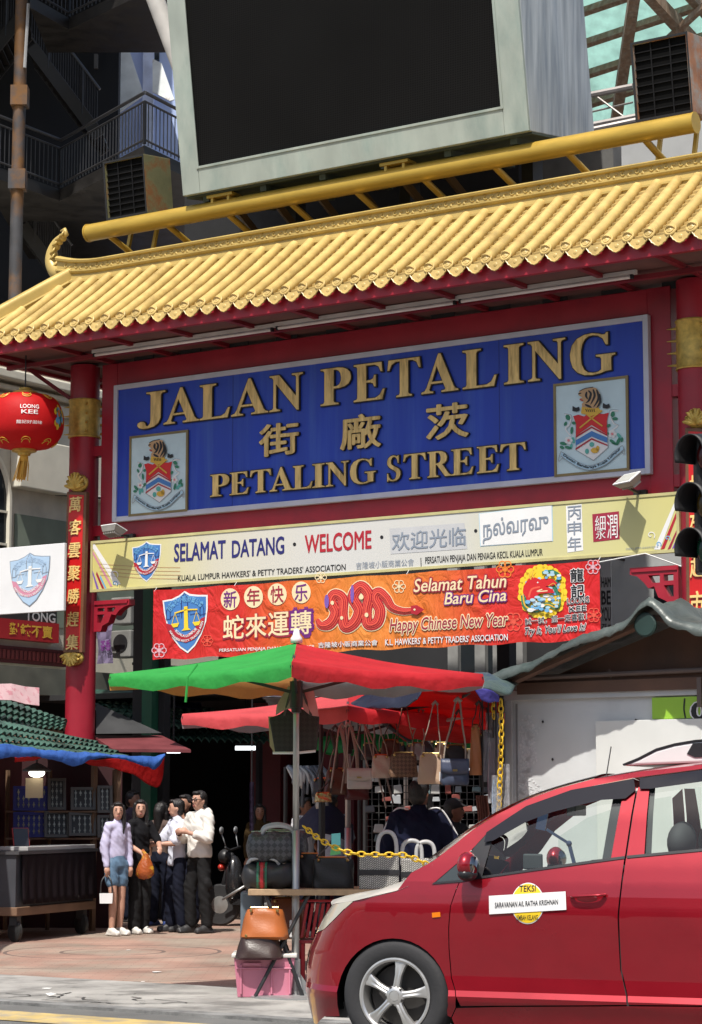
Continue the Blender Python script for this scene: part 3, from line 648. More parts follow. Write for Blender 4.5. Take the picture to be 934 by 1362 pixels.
def crest(corners, label):
 TL, TR, BR, BL = [Vector((*c, 0)) for c in corners]
 def f(x, y):
  a = (x - 95 - 20 * (y - 110) / 810) / 675; b = (y - 148 + 78 * a) / 810
  p = (TL * (1 - a) + TR * a) * (1 - b) + (BL * (1 - a) + BR * a) * b; return p.x, p.y
 v = SV - .03
 q = [gp(*c, v) for c in corners]; u0 = (q[0][0] + q[3][0]) / 2; u1 = (q[1][0] + q[2][0]) / 2; z1 = (q[0][1] + q[1][1]) / 2; z0 = (q[2][1] + q[3][1]) / 2
 m = MB(GM); b = .032
 for a_, c_ in (((u0, v, z0), (u0 + b, SV - .002, z1)), ((u1 - b, v, z0), (u1, SV - .002, z1)), ((u0 + b, v + .002, z0), (u1 - b, SV - .002, z0 + b)), ((u0 + b, v + .002, z1 - b), (u1 - b, SV - .002, z1))): m.bbox(a_, c_)
 fr = m.build('crest_panel', mat('dull_gold_frame', (.24, .18, .08), .45, .3, var=.2), sign)
 if label: fr['label'] = label
 m = MB(GM); m.bbox((u0 + b, v + .012, z0 + b), (u1 - b, SV - .002, z1 - b)); m.build('crest_ground', mat('crest_pale_blue', (.55, .70, .74), .5, var=.08, col2=(.45, .60, .65), c2=(.55, .8)), fr)
 A = Art(v + .011, NAMES); P = lambda pts: [f(*p) for p in pts]
 A.poly(P([(305, 440), (590, 420), (597, 690), (465, 805), (312, 722)]), 'white', 1)
 A.stroke(P([(305, 440), (312, 722), (465, 805), (597, 690), (590, 420)]), .9, 'grey', 2, smooth_=False)
 A.poly(P([(285, 428), (330, 415), (385, 428), (420, 402), (460, 410), (505, 402), (560, 402), (607, 390), (588, 462), (592, 578), (450, 500), (308, 600), (312, 500)]), 'red', 3)
 A.poly(P([(308, 600), (450, 512), (592, 578), (592, 592), (450, 527), (308, 616)]), 'crimson', 3)
 A.poly(P([(308, 636), (450, 552), (592, 604), (592, 650), (450, 600), (308, 684)]), 'blue', 3)
 A.poly(P([(305, 706), (450, 612), (592, 664), (592, 677), (450, 627), (305, 722)]), 'crimson', 3)
 A.ell(*f(452, 668), 3.2, 3.2, 'teal', 3); A.ell(*f(408, 728), 2.6, 3.4, 'teal', 3); A.ell(*f(478, 718), 5.2, 3.6, 'gold', 4); A.ell(*f(505, 700), 2.2, 3.6, 'gold', 4)
 A.poly(P([(365, 345), (505, 340), (545, 385), (450, 425), (355, 402)]), 'gold', 4)
 A.stroke(P([(345, 530), (450, 445), (548, 372)]), 1.9, 'gold', 5); A.stroke(P([(550, 508), (450, 440), (368, 372)]), 1.9, 'gold', 5)
 for i in range(5): A.stroke(P([(400 + i * 19, 362), (412 + i * 17, 388)]), .9, 'black', 6, smooth_=False)
 A.poly(P([(332, 238), (345, 210), (395, 186), (450, 174), (498, 182), (527, 222), (540, 282), (522, 345), (480, 358), (368, 346), (366, 320), (386, 302), (356, 294), (343, 278), (372, 264), (344, 252)]), 'tan', 5)
 for s_ in ([(425, 205), (448, 232), (430, 290), (402, 312)], [(468, 192), (482, 250), (445, 325)], [(500, 195), (517, 270), (472, 348)], [(527, 232), (532, 300), (500, 352)], [(412, 215), (405, 250), (420, 280)], [(395, 325), (430, 340), (455, 350)]): A.stroke(P(s_), lambda t: 3.0 * sin(pi * (.15 + .8 * t)), 'black', 6)
 A.stroke(P([(335, 236), (362, 228)]), 1.4, 'black', 6); A.stroke(P([(348, 282), (378, 292)]), 1.4, 'crimson', 6); A.stroke(P([(345, 212), (395, 188), (470, 174)]), .9, 'black', 6)
 for x, y in ((312, 368), (585, 335)):
  A.poly(P([(x - 30, y - 28), (x, y - 12), (x + 28, y - 22), (x + 36, y + 8), (x + 8, y + 22), (x - 32, y + 16)]), 'black', 5)
 for side, pts in ((0, [(238, 440, 26, 40), (215, 496, 22, 22), (272, 552, 34, 24), (292, 488, 20, 26), (196, 668, 34, 28), (240, 702, 34, 24), (286, 636, 30, 24), (184, 702, 22, 26), (266, 690, 26, 22)]),
     (1, [(642, 402, 26, 34), (662, 440, 26, 26), (602, 502, 22, 26), (612, 572, 26, 20), (700, 590, 34, 28), (640, 640, 36, 26), (690, 632, 36, 28), (722, 618, 22, 24), (662, 655, 30, 18)])):
  sc = (corners[1][0] - corners[0][0]) / 675
  for x, y, rx, ry in pts:
   an = random.uniform(0, pi); q_ = [(x + rx * cos(t) * cos(an) - ry * .55 * sin(t) * sin(an), y + rx * cos(t) * sin(an) + ry * .55 * sin(t) * cos(an)) for t in [2 * pi * i / 8 for i in range(8)]]
   A.poly(P(q_), 'green' if random.random() < .7 else 'teal', 3)
  cx = 245 if side == 0 else 638; cy = 640 if side == 0 else 572
  for k in range(5): t = 2 * pi * k / 5; A.ell(*f(cx + 20 * cos(t), cy + 20 * sin(t)), 16 * sc, 16 * sc, 'white', 4)
  A.ell(*f(cx, cy), 12 * sc, 12 * sc, 'pink', 5)
  A.stroke(P([(210, 412), (262, 432), (250, 500), (215, 540), (262, 600)] if side == 0 else [(690, 372), (622, 382), (640, 470), (685, 500), (622, 545)]), 1.6, 'white', 2)
  A.stroke(P([(205, 408), (270, 425), (262, 500), (225, 545)] if side == 0 else [(695, 365), (615, 372), (650, 470), (695, 495)]), .5, 'grey', 3)
 up = [(178, 738), (250, 780), (360, 838), (450, 850), (570, 800), (650, 725), (728, 668)]; lo = [(180, 778), (250, 826), (360, 878), (455, 886), (580, 836), (668, 762), (738, 705)]
 A.poly(P([tuple(c)[:2] for c in csp([(x, y, 0) for x, y in up], 5)] + [tuple(c)[:2] for c in reversed(csp([(x, y, 0) for x, y in lo], 5))]), 'paleblue', 5)
 A.stroke(P(up), .7, 'grey', 6); A.stroke(P(lo), .7, 'grey', 6); A.stroke(P([(178, 738), (160, 790), (160, 825), (195, 790)]), .7, 'grey', 6); A.stroke(P([(728, 668), (748, 700), (745, 745), (722, 715)]), .7, 'grey', 6)
 text_path(A, 'Dewan Bandaraya Kuala Lumpur', [(196, 772), (260, 814), (360, 862), (452, 872), (572, 824), (655, 752), (716, 700)], 22, 'black', 7, f, .02)
 A.build('crest_artwork', ART, fr)
crest([(735, 510), (834, 500), (838, 626), (738, 634)], None)
crest([(171, 580), (249, 572), (250, 680), (172, 687)], None)
# association shield, drawn on three boards
def shield(A, TL, TR, BT, layer, faded=False):
 TL, TR, BT = Vector((*TL, 0)), Vector((*TR, 0)), Vector((*BT, 0)); ex = (TR - TL) / 236; mid = (TL + TR) / 2; ey = (BT - mid) / 285
 f = lambda x, y: ((TL + ex * (x - 62) + ey * (y - 215)).x, (TL + ex * (x - 62) + ey * (y - 215)).y)
 P = lambda pts: [f(*p) for p in pts]; S = ex.length
 b, r, o = ('fblue', 'fpink', 'slate') if faded else ('blue', 'crimson', 'navy')
 out = [(62, 222), (110, 218), (150, 202), (178, 182), (206, 200), (250, 208), (298, 212), (297, 280), (288, 345), (262, 410), (228, 465), (188, 500), (148, 470), (108, 415), (82, 350), (68, 285)]
 def sc(k): return [(180 + (x - 180) * k, 330 + (y - 330) * k) for x, y in out]
 if not faded: A.poly(P(sc(1.0)), 'white', layer)
 A.poly(P(sc(.93 if not faded else 1.0)), o if faded else b, layer + 1)
 if faded: A.poly(P(sc(.965)), b, layer + 2)
 A.poly(P([(80, 340), (105, 348), (130, 385), (182, 410), (232, 375), (262, 330), (284, 322), (276, 365), (258, 402), (225, 432), (182, 446), (140, 432), (105, 404), (88, 372)]), r, layer + 3)
 for x, w in ((178, 16), (92, 10), (268, 10)):
  t = 190 if x == 178 else 250
  A.stroke(P([(x - w, 318), (x - w, t + 30), (x, t), (x + w, t + 30), (x + w, 318)]), S * 3.4, o, layer + 3, smooth_=False)
 A.stroke(P([(76, 322), (104, 318), (110, 306), (150, 308), (150, 290), (206, 288), (206, 305), (250, 300), (258, 312), (290, 305)]), S * 3.2, o, layer + 3, smooth_=False)
 y = 'white' if faded or S < .2 else 'yellow'
 A.poly(P([(176, 262), (194, 262), (196, 372), (210, 382), (160, 384), (174, 372)]), y, layer + 4)
 A.stroke(P([(126, 292), (182, 280), (246, 282)]), S * 7, y, layer + 4)
 for x in (128, 240):
  A.stroke(P([(x, 292), (x - 17, 345)]), S * 2.4, y, layer + 4, smooth_=False); A.stroke(P([(x, 292), (x + 17, 345)]), S * 2.4, y, layer + 4, smooth_=False)
  A.poly(P([(x - 22, 345), (x + 22, 342), (x + 12, 362), (x - 10, 364)]), y, layer + 4)
 text_path(A, 'KUALA LUMPUR', [(126, 384), (150, 406), (182, 418), (215, 406), (245, 382)], 13, 'white', layer + 4, f, .02)
 text_path(A, 'HAWKERS PETTY TRADERS ASSN', [(96, 382), (120, 418), (150, 436), (184, 442), (220, 430), (252, 402), (276, 346)], 11, 'white', layer + 4, f, .02)
 text_path(A, '吉隆坡小販商業公會', [(104, 282), (130, 250), (178, 236), (226, 246), (266, 272)], 24, 'fblue' if faded else 'sky', layer + 4, f, .01)
# welcome board
WV = -.13
wA, wB, wC, wD = gp(121, 719, WV), gp(121, 787, WV), gp(903, 655, WV), gp(905, 735, WV)
wu0, wu1 = (wA[0] + wB[0]) / 2, (wC[0] + wD[0]) / 2; wz1, wz0 = (wA[1] + wC[1]) / 2, (wB[1] + wD[1]) / 2
wel = thing('welcome_board', 'long cream welcome board in four languages under the blue street sign', 'board', gw((wu0 + wu1) / 2, WV, wz0))
def wel_mat():
 m = bpy.data.materials.new('welcome_print'); m.use_nodes = True; nt = m.node_tree; b = nt.nodes['Principled BSDF']; L = nt.links.new
 tc = _n(nt, 'ShaderNodeTexCoord'); cr = _n(nt, 'ShaderNodeValToRGB'); sx = _n(nt, 'ShaderNodeSeparateXYZ'); L(tc.outputs['Generated'], sx.inputs[0]); L(sx.outputs[0], cr.inputs[0])
 e = cr.color_ramp.elements; e[0].position = 0; e[0].color = (.62, .56, .20, 1); e[1].position = 1; e[1].color = (.60, .56, .22, 1)
 for p, c in ((.10, (.62, .57, .24, 1)), (.24, (.60, .58, .47, 1)), (.45, (.60, .60, .58, 1)), (.66, (.60, .60, .56, 1)), (.80, (.60, .57, .30, 1))): q = e.new(p); q.color = c
 L(cr.outputs[0], b.inputs['Base Color']); b.inputs['Roughness'].default_value = .45; return m
m = MB(GM); m.bbox((wu0 + .03, WV, wz0 + .03), (wu1 - .03, WV + .07, wz1 - .03)); m.build('printed_panel', wel_mat(), wel)
m = MB(GM); b = .035; wf = mat('board_edge', (.50, .46, .22), .5)
m.bbox((wu0, WV - .012, wz0), (wu0 + b, WV + .072, wz1)); m.bbox((wu1 - b, WV - .012, wz0), (wu1, WV + .072, wz1)); m.bbox((wu0 + b, WV - .01, wz0), (wu1 - b, WV + .072, wz0 + b)); m.bbox((wu0 + b, WV - .01, wz1 - b), (wu1 - b, WV + .072, wz1))
m.build('board_frame', wf, wel)
m = MB(GM)
for t in (.03, .25, .5, .75, .97):
 u = wu0 + (wu1 - wu0) * t; m.bbox((u - .03, WV + .07, wz1 - .12), (u + .03, sv + .01, wz1 - .06))
m.build('board_fixing', REDD, wel)
A = Art(WV, NAMES)
shield(A, (176, 727), (215, 724), (194, 774), 1)
A.text('SELAMAT', 232, 747, 300, 742, 724, 'navy', 1, .022); A.text('DATANG', 309, 741.5, 378, 736, 719.5, 'navy', 1, .022)
A.text('WELCOME', 406, 735.5, 494, 729, 712.5, 'crimson', 1, .022)
for x, y in ((392, 724), (508, 714.5), (633, 706)): A.ell(x, y, 2.2, 2.4, 'black', 1)
A.poly([(518, 703), (618, 695.5), (622, 730), (520, 737)], 'lgrey', 1)
A.text('欢迎光临', 522, 733, 620, 725, 709, 'slate', 2, .012, full=True)
A.poly([(637, 683), (735, 671), (736, 720), (639, 727)], 'paleblue', 1); A.poly([(638, 683.5), (734, 672), (735, 719.5), (640, 726)], 'white', 2)
A.text('நல்வரவு', 643, 723, 730, 711, 692, 'slate', 3, .016, full=True)
A.poly([(753, 673), (774, 670.5), (776, 732), (755, 735)], 'white', 1)
for ch, cy in (('丙', 682), ('申', 702.5), ('年', 723)): A.glyph(ch, 764.5, cy, 18, 18, 'slate', 2, .006)
A.poly([(788, 684), (823.5, 680), (824.5, 717), (789.5, 721)], 'wine', 1)
A.glyph('細', 799, 696, 14, 20, 'white', 2, .0); A.glyph('永', 799.5, 710.5, 13, 13, 'white', 2, .0); A.glyph('潤', 815, 700, 14, 32, 'white', 2, .0)
A.text("KUALA LUMPUR HAWKERS' & PETTY TRADERS' ASSOCIATION", 237, 773, 460, 758, 765.5, 'black', 1, .008)
A.text('吉隆坡小販商業公會', 474, 757.5, 551, 752.5, 748, 'slate', 1, 0, full=True)
A.stroke([(560, 742), (560.5, 755)], 1, 'black', 1, smooth_=False)
A.text('PERSATUAN PENJAJA DAN PENIAGA KECIL KUALA LUMPUR', 566, 749.5, 722, 738.5, 741, 'black', 1, .008)
A.text('DBKL.JPPP-04/07/2016', 833, 731.5, 876, 728.5, 729, 'slate', 1)
for pts, c in (([(123, 728), (153, 778), (161, 777), (124, 720)], 'white'), ([(123, 736), (147, 780), (150, 780), (123, 731)], 'fpink'), ([(123, 762), (129, 784), (132, 784), (123, 757)], 'violet'), ([(128, 764), (136, 783), (139, 783), (129, 760)], 'wine'), ([(133, 768), (140, 783), (142, 783), (134, 765)], 'sky'),
   ([(878, 731), (901, 669), (899, 664), (870, 731)], 'white'), ([(884, 730), (901, 686), (901, 678), (879, 731)], 'crimson'), ([(892, 730), (901, 708), (901, 703), (888, 731)], 'wine'), ([(897, 729), (902, 716), (902, 712), (894, 730)], 'violet')): A.poly(pts, c, 1)
for k in range(4): A.stroke([(131 + k, 750 + 5 * k), (190, 754 + 5 * k), (240, 755 + 5 * k)], .8, 'tan', 1)
for cx, cy, r in ((152, 764, 6), (153, 776, 4), (866, 712, 6), (876, 724, 4), (888, 716, 4)):
 A.stroke([(cx + r * t * cos(t * 7), cy + r * t * sin(t * 7)) for t in [i / 10 for i in range(1, 11)]], 1.1, 'white' if cx < 870 and cx != 153 else 'sky', 2)
A.build('printing', ART, wel)
# red new year banner
BV = -.16
bA, bB, bC, bD = gp(202, 786, BV), gp(205, 878, BV), gp(797, 743, BV), gp(799, 850, BV)
bu0, bu1 = (bA[0] + bB[0]) / 2, (bC[0] + bD[0]) / 2; bz1, bz0 = (bA[1] + bC[1]) / 2, (bB[1] + bD[1]) / 2
ban = thing('festival_banner', 'red and orange new year banner with a coiled snake hung under the welcome board', 'banner', gw((bu0 + bu1) / 2, BV, bz0))
def ban_mat():
 m = bpy.data.materials.new('banner_print'); m.use_nodes = True; nt = m.node_tree; b = nt.nodes['Principled BSDF']; L = nt.links.new
 tc = _n(nt, 'ShaderNodeTexCoord'); cr = _n(nt, 'ShaderNodeValToRGB'); sx = _n(nt, 'ShaderNodeSeparateXYZ'); L(tc.outputs['Generated'], sx.inputs[0]); L(sx.outputs[0], cr.inputs[0])
 e = cr.color_ramp.elements; e[0].position = 0; e[0].color = (.55, .015, .018, 1); e[1].position = 1; e[1].color = (.60, .014, .016, 1)
 for p, c in ((.22, (.58, .03, .018, 1)), (.38, (.70, .17, .025, 1)), (.5, (.72, .24, .04, 1)), (.62, (.72, .19, .03, 1)), (.78, (.62, .03, .02, 1))): q = e.new(p); q.color = c
 L(cr.outputs[0], b.inputs['Base Color']); b.inputs['Roughness'].default_value = .32
 mp = _n(nt, 'ShaderNodeMapping'); mp.inputs['Scale'].default_value = (1.2, 1.2, .8); mp.inputs['Rotation'].default_value = (0, .7, 0); L(tc.outputs['Object'], mp.inputs[0])
 nz = _n(nt, 'ShaderNodeTexNoise'); nz.inputs['Scale'].default_value = 3; nz.inputs['Detail'].default_value = 3; nz.inputs['Distortion'].default_value = 1.2; L(mp.outputs[0], nz.inputs['Vector']); bp = _n(nt, 'ShaderNodeBump'); bp.inputs['Strength'].default_value = .55; bp.inputs['Distance'].default_value = .12; L(nz.outputs['Fac'], bp.inputs['Height']); L(bp.outputs[0], b.inputs['Normal'])
 return m
m = MB(GM); N = 60
rows = [[(bu0 + (bu1 - bu0) * i / N, BV + .004, (bz0 + .012 * sin(i * .9) if j == 0 else bz1 - .015 * abs(sin(i * pi / 10)) if j == 6 else bz0 + (bz1 - bz0) * j / 6)) for i in range(N + 1)] for j in range(7)]
m.grid(rows); m.build('banner_sheet', ban_mat(), ban)
m = MB(GM)
for t in (0, .2, .4, .6, .8, 1):
 u = bu0 + .02 + (bu1 - bu0 - .04) * t; m.tube([(u, BV + .005, bz1 - .02), (u + .03, WV, wz0 + .02)], .006, 5)
m.tube([gw(bu1, BV, bz1 - .03) if 0 else (bu1, BV, bz1 - .03), (bu1 + .6, BV, wz0 + .005), (uR - .15, -.05, wz0 - .18)], .008, 5); m.build('tie_cord', flat('white_cord', (.7, .7, .68)), ban)
A = Art(BV, NAMES)
shield(A, (216.5, 797), (276.5, 792), (248, 869), 1)
for ch, cx, cy in (('新', 306.5, 797), ('年', 337.5, 794), ('快', 369, 790.5), ('乐', 401, 788)):
 A.ell(cx, cy, 12.6, 14.5, 'cream', 1); A.glyph(ch, cx, cy, 17, 22, 'wine' if ch in '年快' else 'purple', 2, .010)
A.glyph('轉', 401, 828, 30, 36, 'purple', 1, .08); A.glyph('蛇', 311.6, 834.8, 29, 33, 'wine', 1, .03); A.glyph('來', 341.6, 832.8, 29, 33, 'wine', 1, .03); A.glyph('運', 371.6, 830.8, 30, 33, 'wine', 1, .03)
for ch, cx, cy in (('蛇', 311, 834), ('來', 341, 832), ('運', 371, 830), ('轉', 401, 828)): A.glyph(ch, cx, cy, 27, 31, 'cream', 2, .013)
path = [(420, 829), (432, 833), (443, 822), (436, 802), (446, 789), (460, 796), (462, 818), (462, 835), (477, 838), (486, 820), (478, 796), (484, 780), (500, 786), (503, 806), (495, 828), (497, 838), (508, 832), (508, 815)]
spts = [[(424, 826), (436, 829), (446, 818), (441, 803), (446, 796), (452, 803), (455, 822), (460, 832), (470, 826), (473, 806), (474, 790), (481, 786), (489, 796), (492, 812), (490, 830), (496, 834), (502, 824), (500, 806), (500, 792), (508, 790), (516, 802), (530, 811), (548, 812), (560, 811)]]
sn = [(422, 824), (428, 832), (440, 829), (447, 815), (441, 800), (446, 791), (456, 797), (456, 818), (460, 834), (472, 828), (478, 812), (470, 794), (480, 780), (491, 792), (488, 812), (490, 830), (502, 828), (506, 812), (499, 796), (504, 788), (514, 796), (522, 808), (536, 813), (552, 812)]
for w, c, l in ((17, 'cream', 1), (14.5, 'crimson', 2), (11, 'coral', 3), (8.6, 'crimson', 4), (6.4, 'coral', 5), (4.2, 'crimson', 6), (2.0, 'coral', 7)):
 A.stroke(sn, (lambda t, w=w: w * (1 if t < .8 else 1 - .45 * (t - .8) / .2) * min(1, .35 + t * 9)), c, l, n=8)
for cx, cy, r in ((443.5, 802, 5.5), (482, 794, 7), (489, 818, 6), (456, 822, 5)):
 A.ell(cx, cy, r * .42, r * .5, 'cream', 8)
A.ell(436, 800, 3, 9, 'violet', 8); A.ell(470, 790, 2.4, 12, 'violet', 8)
A.poly([(548, 806), (556, 805), (566, 811), (556, 818), (548, 816)], 'crimson', 8); A.ell(553, 811, 1.4, 1.4, 'cream', 9)
A.text('Selamat Tahun', 551, 787.5, 674, 781, 770.5, 'cream', 2, .012, .18, outline='wine', ow=.07)
A.text('Baru Cina', 592, 804, 674, 799, 788.5, 'cream', 2, .012, .18, outline='purple', ow=.07)
A.text('Happy Chinese New Year', 519, 839.5, 676, 831.5, 823.5, 'wine', 2, .010, .2, outline='cream', ow=.07)
A.text("K.L. HAWKERS' & PETTY TRADERS' ASSOCIATION", 513, 858.5, 676, 851.5, 850.5, 'white', 2, .012, 0, outline='wine', ow=.03)
A.text('吉隆坡小販商業公會', 424, 862, 503, 858.5, 854.5, 'white', 2, .01, full=True, outline='wine', ow=.03); A.text('PERSATUAN PENJAJA DAN PENIAGA KECIL', 292, 867, 420, 862, 863, 'white', 1, .01)
for i in range(26):
 t = 2 * pi * i / 26; A.ell(722 + 28 * cos(t), 787 + 31 * sin(t) - (t - pi) * .2, 5 + 1.5 * sin(i * 2.7), 5.5, 'yellow', 1, 10)
A.ell(722, 787, 28, 31, 'yellow', 2)
random.seed(11)
for i in range(34):
 t = random.uniform(0, 2 * pi); r = random.uniform(.25, .95); A.ell(722 + 25 * r * cos(t), 788 + 27 * r * sin(t), random.uniform(2.5, 5), random.uniform(2, 3.6), random.choice(['sky', 'paleblue', 'sky', 'white', 'fblue']), 3 + i % 3, 9)
A.stroke([(697, 792), (700, 806), (714, 812), (728, 804), (742, 808), (744, 792), (738, 778), (746, 768), (736, 760), (722, 762)], lambda t: 6.5 - 3 * t, 'green', 6)
A.stroke([(697, 792), (700, 806), (714, 812), (728, 804), (742, 808), (744, 792)], 2, 'gold', 6.5)
for i in range(16): t = random.uniform(0, 6.28); r = random.uniform(.3, .9); A.ell(724 + 24 * r * cos(t), 790 + 24 * r * sin(t), random.uniform(2, 4), random.uniform(1.6, 2.8), random.choice(['sky', 'paleblue', 'white']), 7 + .1 * i, 9)
for a in ((698, 780), (697, 786), (699, 792), (703, 772)): A.stroke([(712, 786), ((a[0] + 712) / 2, a[1] - 2), a], lambda t: 4.2 - 3.6 * t, 'orange', 9)
A.poly([(698, 780), (704, 771), (711, 767), (720, 771), (728, 769), (738, 771), (743, 776), (738, 779), (727, 780), (737, 784), (739, 789), (728, 789), (719, 790), (712, 797), (704, 803), (701, 794), (697, 788)], 'red', 9.6); A.stroke([(705, 795), (709, 784), (720, 781)], 2.4, 'coral', 9.8); A.stroke([(723, 784), (716, 787), (730, 786)], 1.4, 'cream', 10)
for a in ((708, 771), (712, 769)): A.stroke([a, (a[0] - 2, a[1] - 6), (a[0] + 2, a[1] - 12)], lambda t: 2.2 - 1.8 * t, 'gold', 10)
A.stroke([(731, 780), (738, 776), (742, 781)], .9, 'gold', 10); A.stroke([(730, 791), (737, 796), (743, 793)], .9, 'gold', 10); A.ell(717, 775, 1.1, .9, 'white', 10.4); A.ell(746, 785, 2.2, 2.2, 'orange', 10)
for i in range(20): A.ell(722 + random.uniform(-24, 22), 794 + random.uniform(-4, 20), random.uniform(2, 4.6), random.uniform(1.6, 2.8), random.choice(['sky', 'paleblue', 'white', 'sky']), 11 + .1 * i, 10)
for i in range(8): A.ell(732 + random.uniform(-6, 14), 766 + random.uniform(-6, 5), random.uniform(2, 4), random.uniform(1.6, 2.6), random.choice(['sky', 'paleblue', 'white']), 11 + .1 * i, 10)
for ch, cx, cy, s_ in (('龍', 768, 765, 17), ('記', 769, 786, 17)): A.glyph(ch, cx, cy, s_, s_, 'black', 2, .02, outline='white', ow=.05)
A.text('LOONG', 755, 804, 784, 801, 796, 'black', 2, .01, outline='white', ow=.06); A.text('KEE', 758, 814, 780, 812, 807, 'black', 2, .01, outline='white', ow=.06)
A.text('試一試，您一定喜歡！', 699, 832, 781, 824.5, 822.5, 'black', 2, .0, full=True, outline='white', ow=.05)
A.text("Try It, You'll Love It!", 699, 844, 780, 838, 835, 'black', 2, .01, .35, outline='white', ow=.06)
def blossom(cx, cy, r, m, l=1):
 for k in range(6): t = 2 * pi * k / 6; A.ell(cx + r * .6 * cos(t), cy + r * .6 * sin(t), r * .42, r * .42, m, l, 12, .72)
 A.ell(cx, cy, r * .25, r * .25, m, l, 10)
blossom(212, 865, 10, 'palepink'); blossom(531, 780, 9, 'cream'); blossom(789, 754, 10, 'palepink'); blossom(427, 768, 8, 'cream'); blossom(672, 757, 12, 'orange'); blossom(683, 827, 13, 'coral'); blossom(790, 818, 10, 'coral'); blossom(276, 852, 8, 'coral')
A.build('printing', ART, ban)
# couplet boards on the pillars
def couplet(label, x0t, x1t, yt, x0b, x1b, yb, chars, capy, footy):
 v = -PR - .05
 a, b, c, d = gp(x0t, yt, v), gp(x1t, yt, v), gp(x0b, yb, v), gp(x1b, yb, v)
 t = thing('couplet_plaque', label, 'plaque', gw((a[0] + b[0]) / 2, v, c[1]), 'couplet plaques on the gate pillars')
 m = MB(GM); m.prism([(a[0], v, a[1]), (b[0], v, b[1]), (d[0], v, d[1]), (c[0], v, c[1])], (0, .07, 0)); m.build('plaque_frame', mat('brown_carved_wood', (.16, .07, .035), .5, var=.25), t, bevel=.008)
 i = .045; m = MB(GM); m.prism([(a[0] + i, v - .004, a[1] - i), (b[0] - i, v - .004, b[1] - i), (d[0] - i, v - .004, d[1] + i), (c[0] + i, v - .004, c[1] + i)], (0, .02, 0)); m.build('plaque_panel', mat('plaque_red', (.58, .012, .014), .35, var=.08), t)
 A = Art(v - .005, ['gold']); n = len(chars); LG2 = mat('bright_gold_leaf', (.86, .62, .24), .4, .05, var=.12)
 for k, ch in enumerate(chars):
  f = (k + .55) / n; cx = (x0t + x1t) / 2 * (1 - f) + (x0b + x1b) / 2 * f; cy = yt + (yb - yt) * f
  A.glyph(ch, cx - .4, cy, (x1t - x0t) * .60, (yb - yt) / n * .64, 'gold', 1, .014, .012, .10)
 A.build('lettering', {'gold': LG2}, t)
 um = (a[0] + b[0]) / 2; w = b[0] - a[0]
 for (zz, sgn, yy) in ((a[1], 1, capy), (c[1], -1, footy)):
  zt = gp((x0t + x1t) / 2 if sgn > 0 else (x0b + x1b) / 2, yy, v)[1]; h = abs(zt - zz); m = MB(GM); uu = um if sgn > 0 else (c[0] + d[0]) / 2
  m.lathe([(.01, -.03), (w * .46, -.03), (w * .44, .0), (w * .3, .03), (.01, .035)], (uu, v + .03, zz + sgn * h * .4), 20, Matrix.Rotation(pi / 2, 3, 'X'), 1, h / w * 1.1)
  for k in range(9):
   an = pi * (k + .5) / 9; p0 = Vector((uu, v - .01, zz + sgn * h * .12)); p1 = Vector((uu + w * .46 * cos(an), v - .015, zz + sgn * (h * .15 + h * .8 * sin(an)))); mid_ = (p0 + p1) / 2 + Vector((0, -.035, 0))
   m.tube([p0, mid_, p1 + Vector((0, -.02, 0)), p1 + Vector((.015 * (1 if k % 2 else -1), -.045, .0))], [.022, .032, .024, .008], 7)
  for k in range(4): an = pi * (k + .5) / 4; m.ball((uu + w * .24 * cos(an), v - .045, zz + sgn * (h * .1 + h * .42 * sin(an))), .028, 8, 6)
  m.build('carved_flourish', GOLDD, t, smooth=True)
couplet('tall red plaque reading 萬客雲聚勝趕集 in gold on the left pillar', 89, 115, 654, 84, 109, 868, '萬客雲聚勝趕集', 628, 887)
couplet('tall red plaque with gold characters on the right pillar, partly behind the traffic light', 911, 943, 569, 913, 945, 826, '千棚列起市', 543, 846)
# lamps on the gate
def floodlight(label, cx, cy, dirv, w, lens_dark):
 v0 = WV + .03
 u, z = gp(cx, cy, -.35); t = thing('floodlight', label, 'floodlight', gw(u, -.35, z), 'floodlights above the welcome board')
 M = GM @ Matrix.Translation((u, -.42, z)) @ Matrix.Scale(.8, 4) @ Matrix.Rotation(radians(dirv[1]), 4, 'Z') @ Matrix.Rotation(radians(dirv[0]), 4, 'X')
 m = MB(M); m.hexa([(-.2, -.13, 0), (.2, -.13, 0), (.2, .13, 0), (-.2, .13, 0)], [(-.16, -.09, -.09), (.16, -.09, -.09), (.16, .09, -.09), (-.16, .09, -.09)])
 for i in range(7): x = -.14 + i * .047; m.bbox((x, -.08, -.13), (x + .012, .08, -.089))
 m.build('housing', mat('dusty_grey_metal', (.34, .33, .30), .5, .4, var=.2), t, bevel=.006)
 m = MB(M); m.bbox((-.205, -.135, .003), (.205, .135, .022)); m.build('bezel', WHITEP, t, bevel=.004)
 m = MB(M); m.bbox((-.17, -.10, .0225), (.17, .10, .028)); m.build('lens', mat('frosted_glass', (.5, .5, .46), .25, var=.05), t)
 m = MB(GM); m.bar((u, -.38, z - .1), (u, v0 - .1, wz1 + .03 - .0), .03); m.bbox((u - .08, sv - .06, wz1 + .0), (u + .08, sv - .002, wz1 + .06)); m.bar((u, v0 - .1, wz1 + .03), (u, sv - .03, wz1 + .03), .03); m.build('bracket', BLACKM, t)
floodlight('grey floodlight seen edge on above the left end of the welcome board', 156, 704, (-22, -12), .4, 0)
floodlight('grey floodlight with ribbed face above the right end of the welcome board', 838, 638, (38, -28), .4, 1)
ends = [(124, 471), (460, 420.5), (462, 420), (690, 387.5), (692, 387), (848, 364)]
lens_ = [(124, 369), (367, 612), (610, 848)]
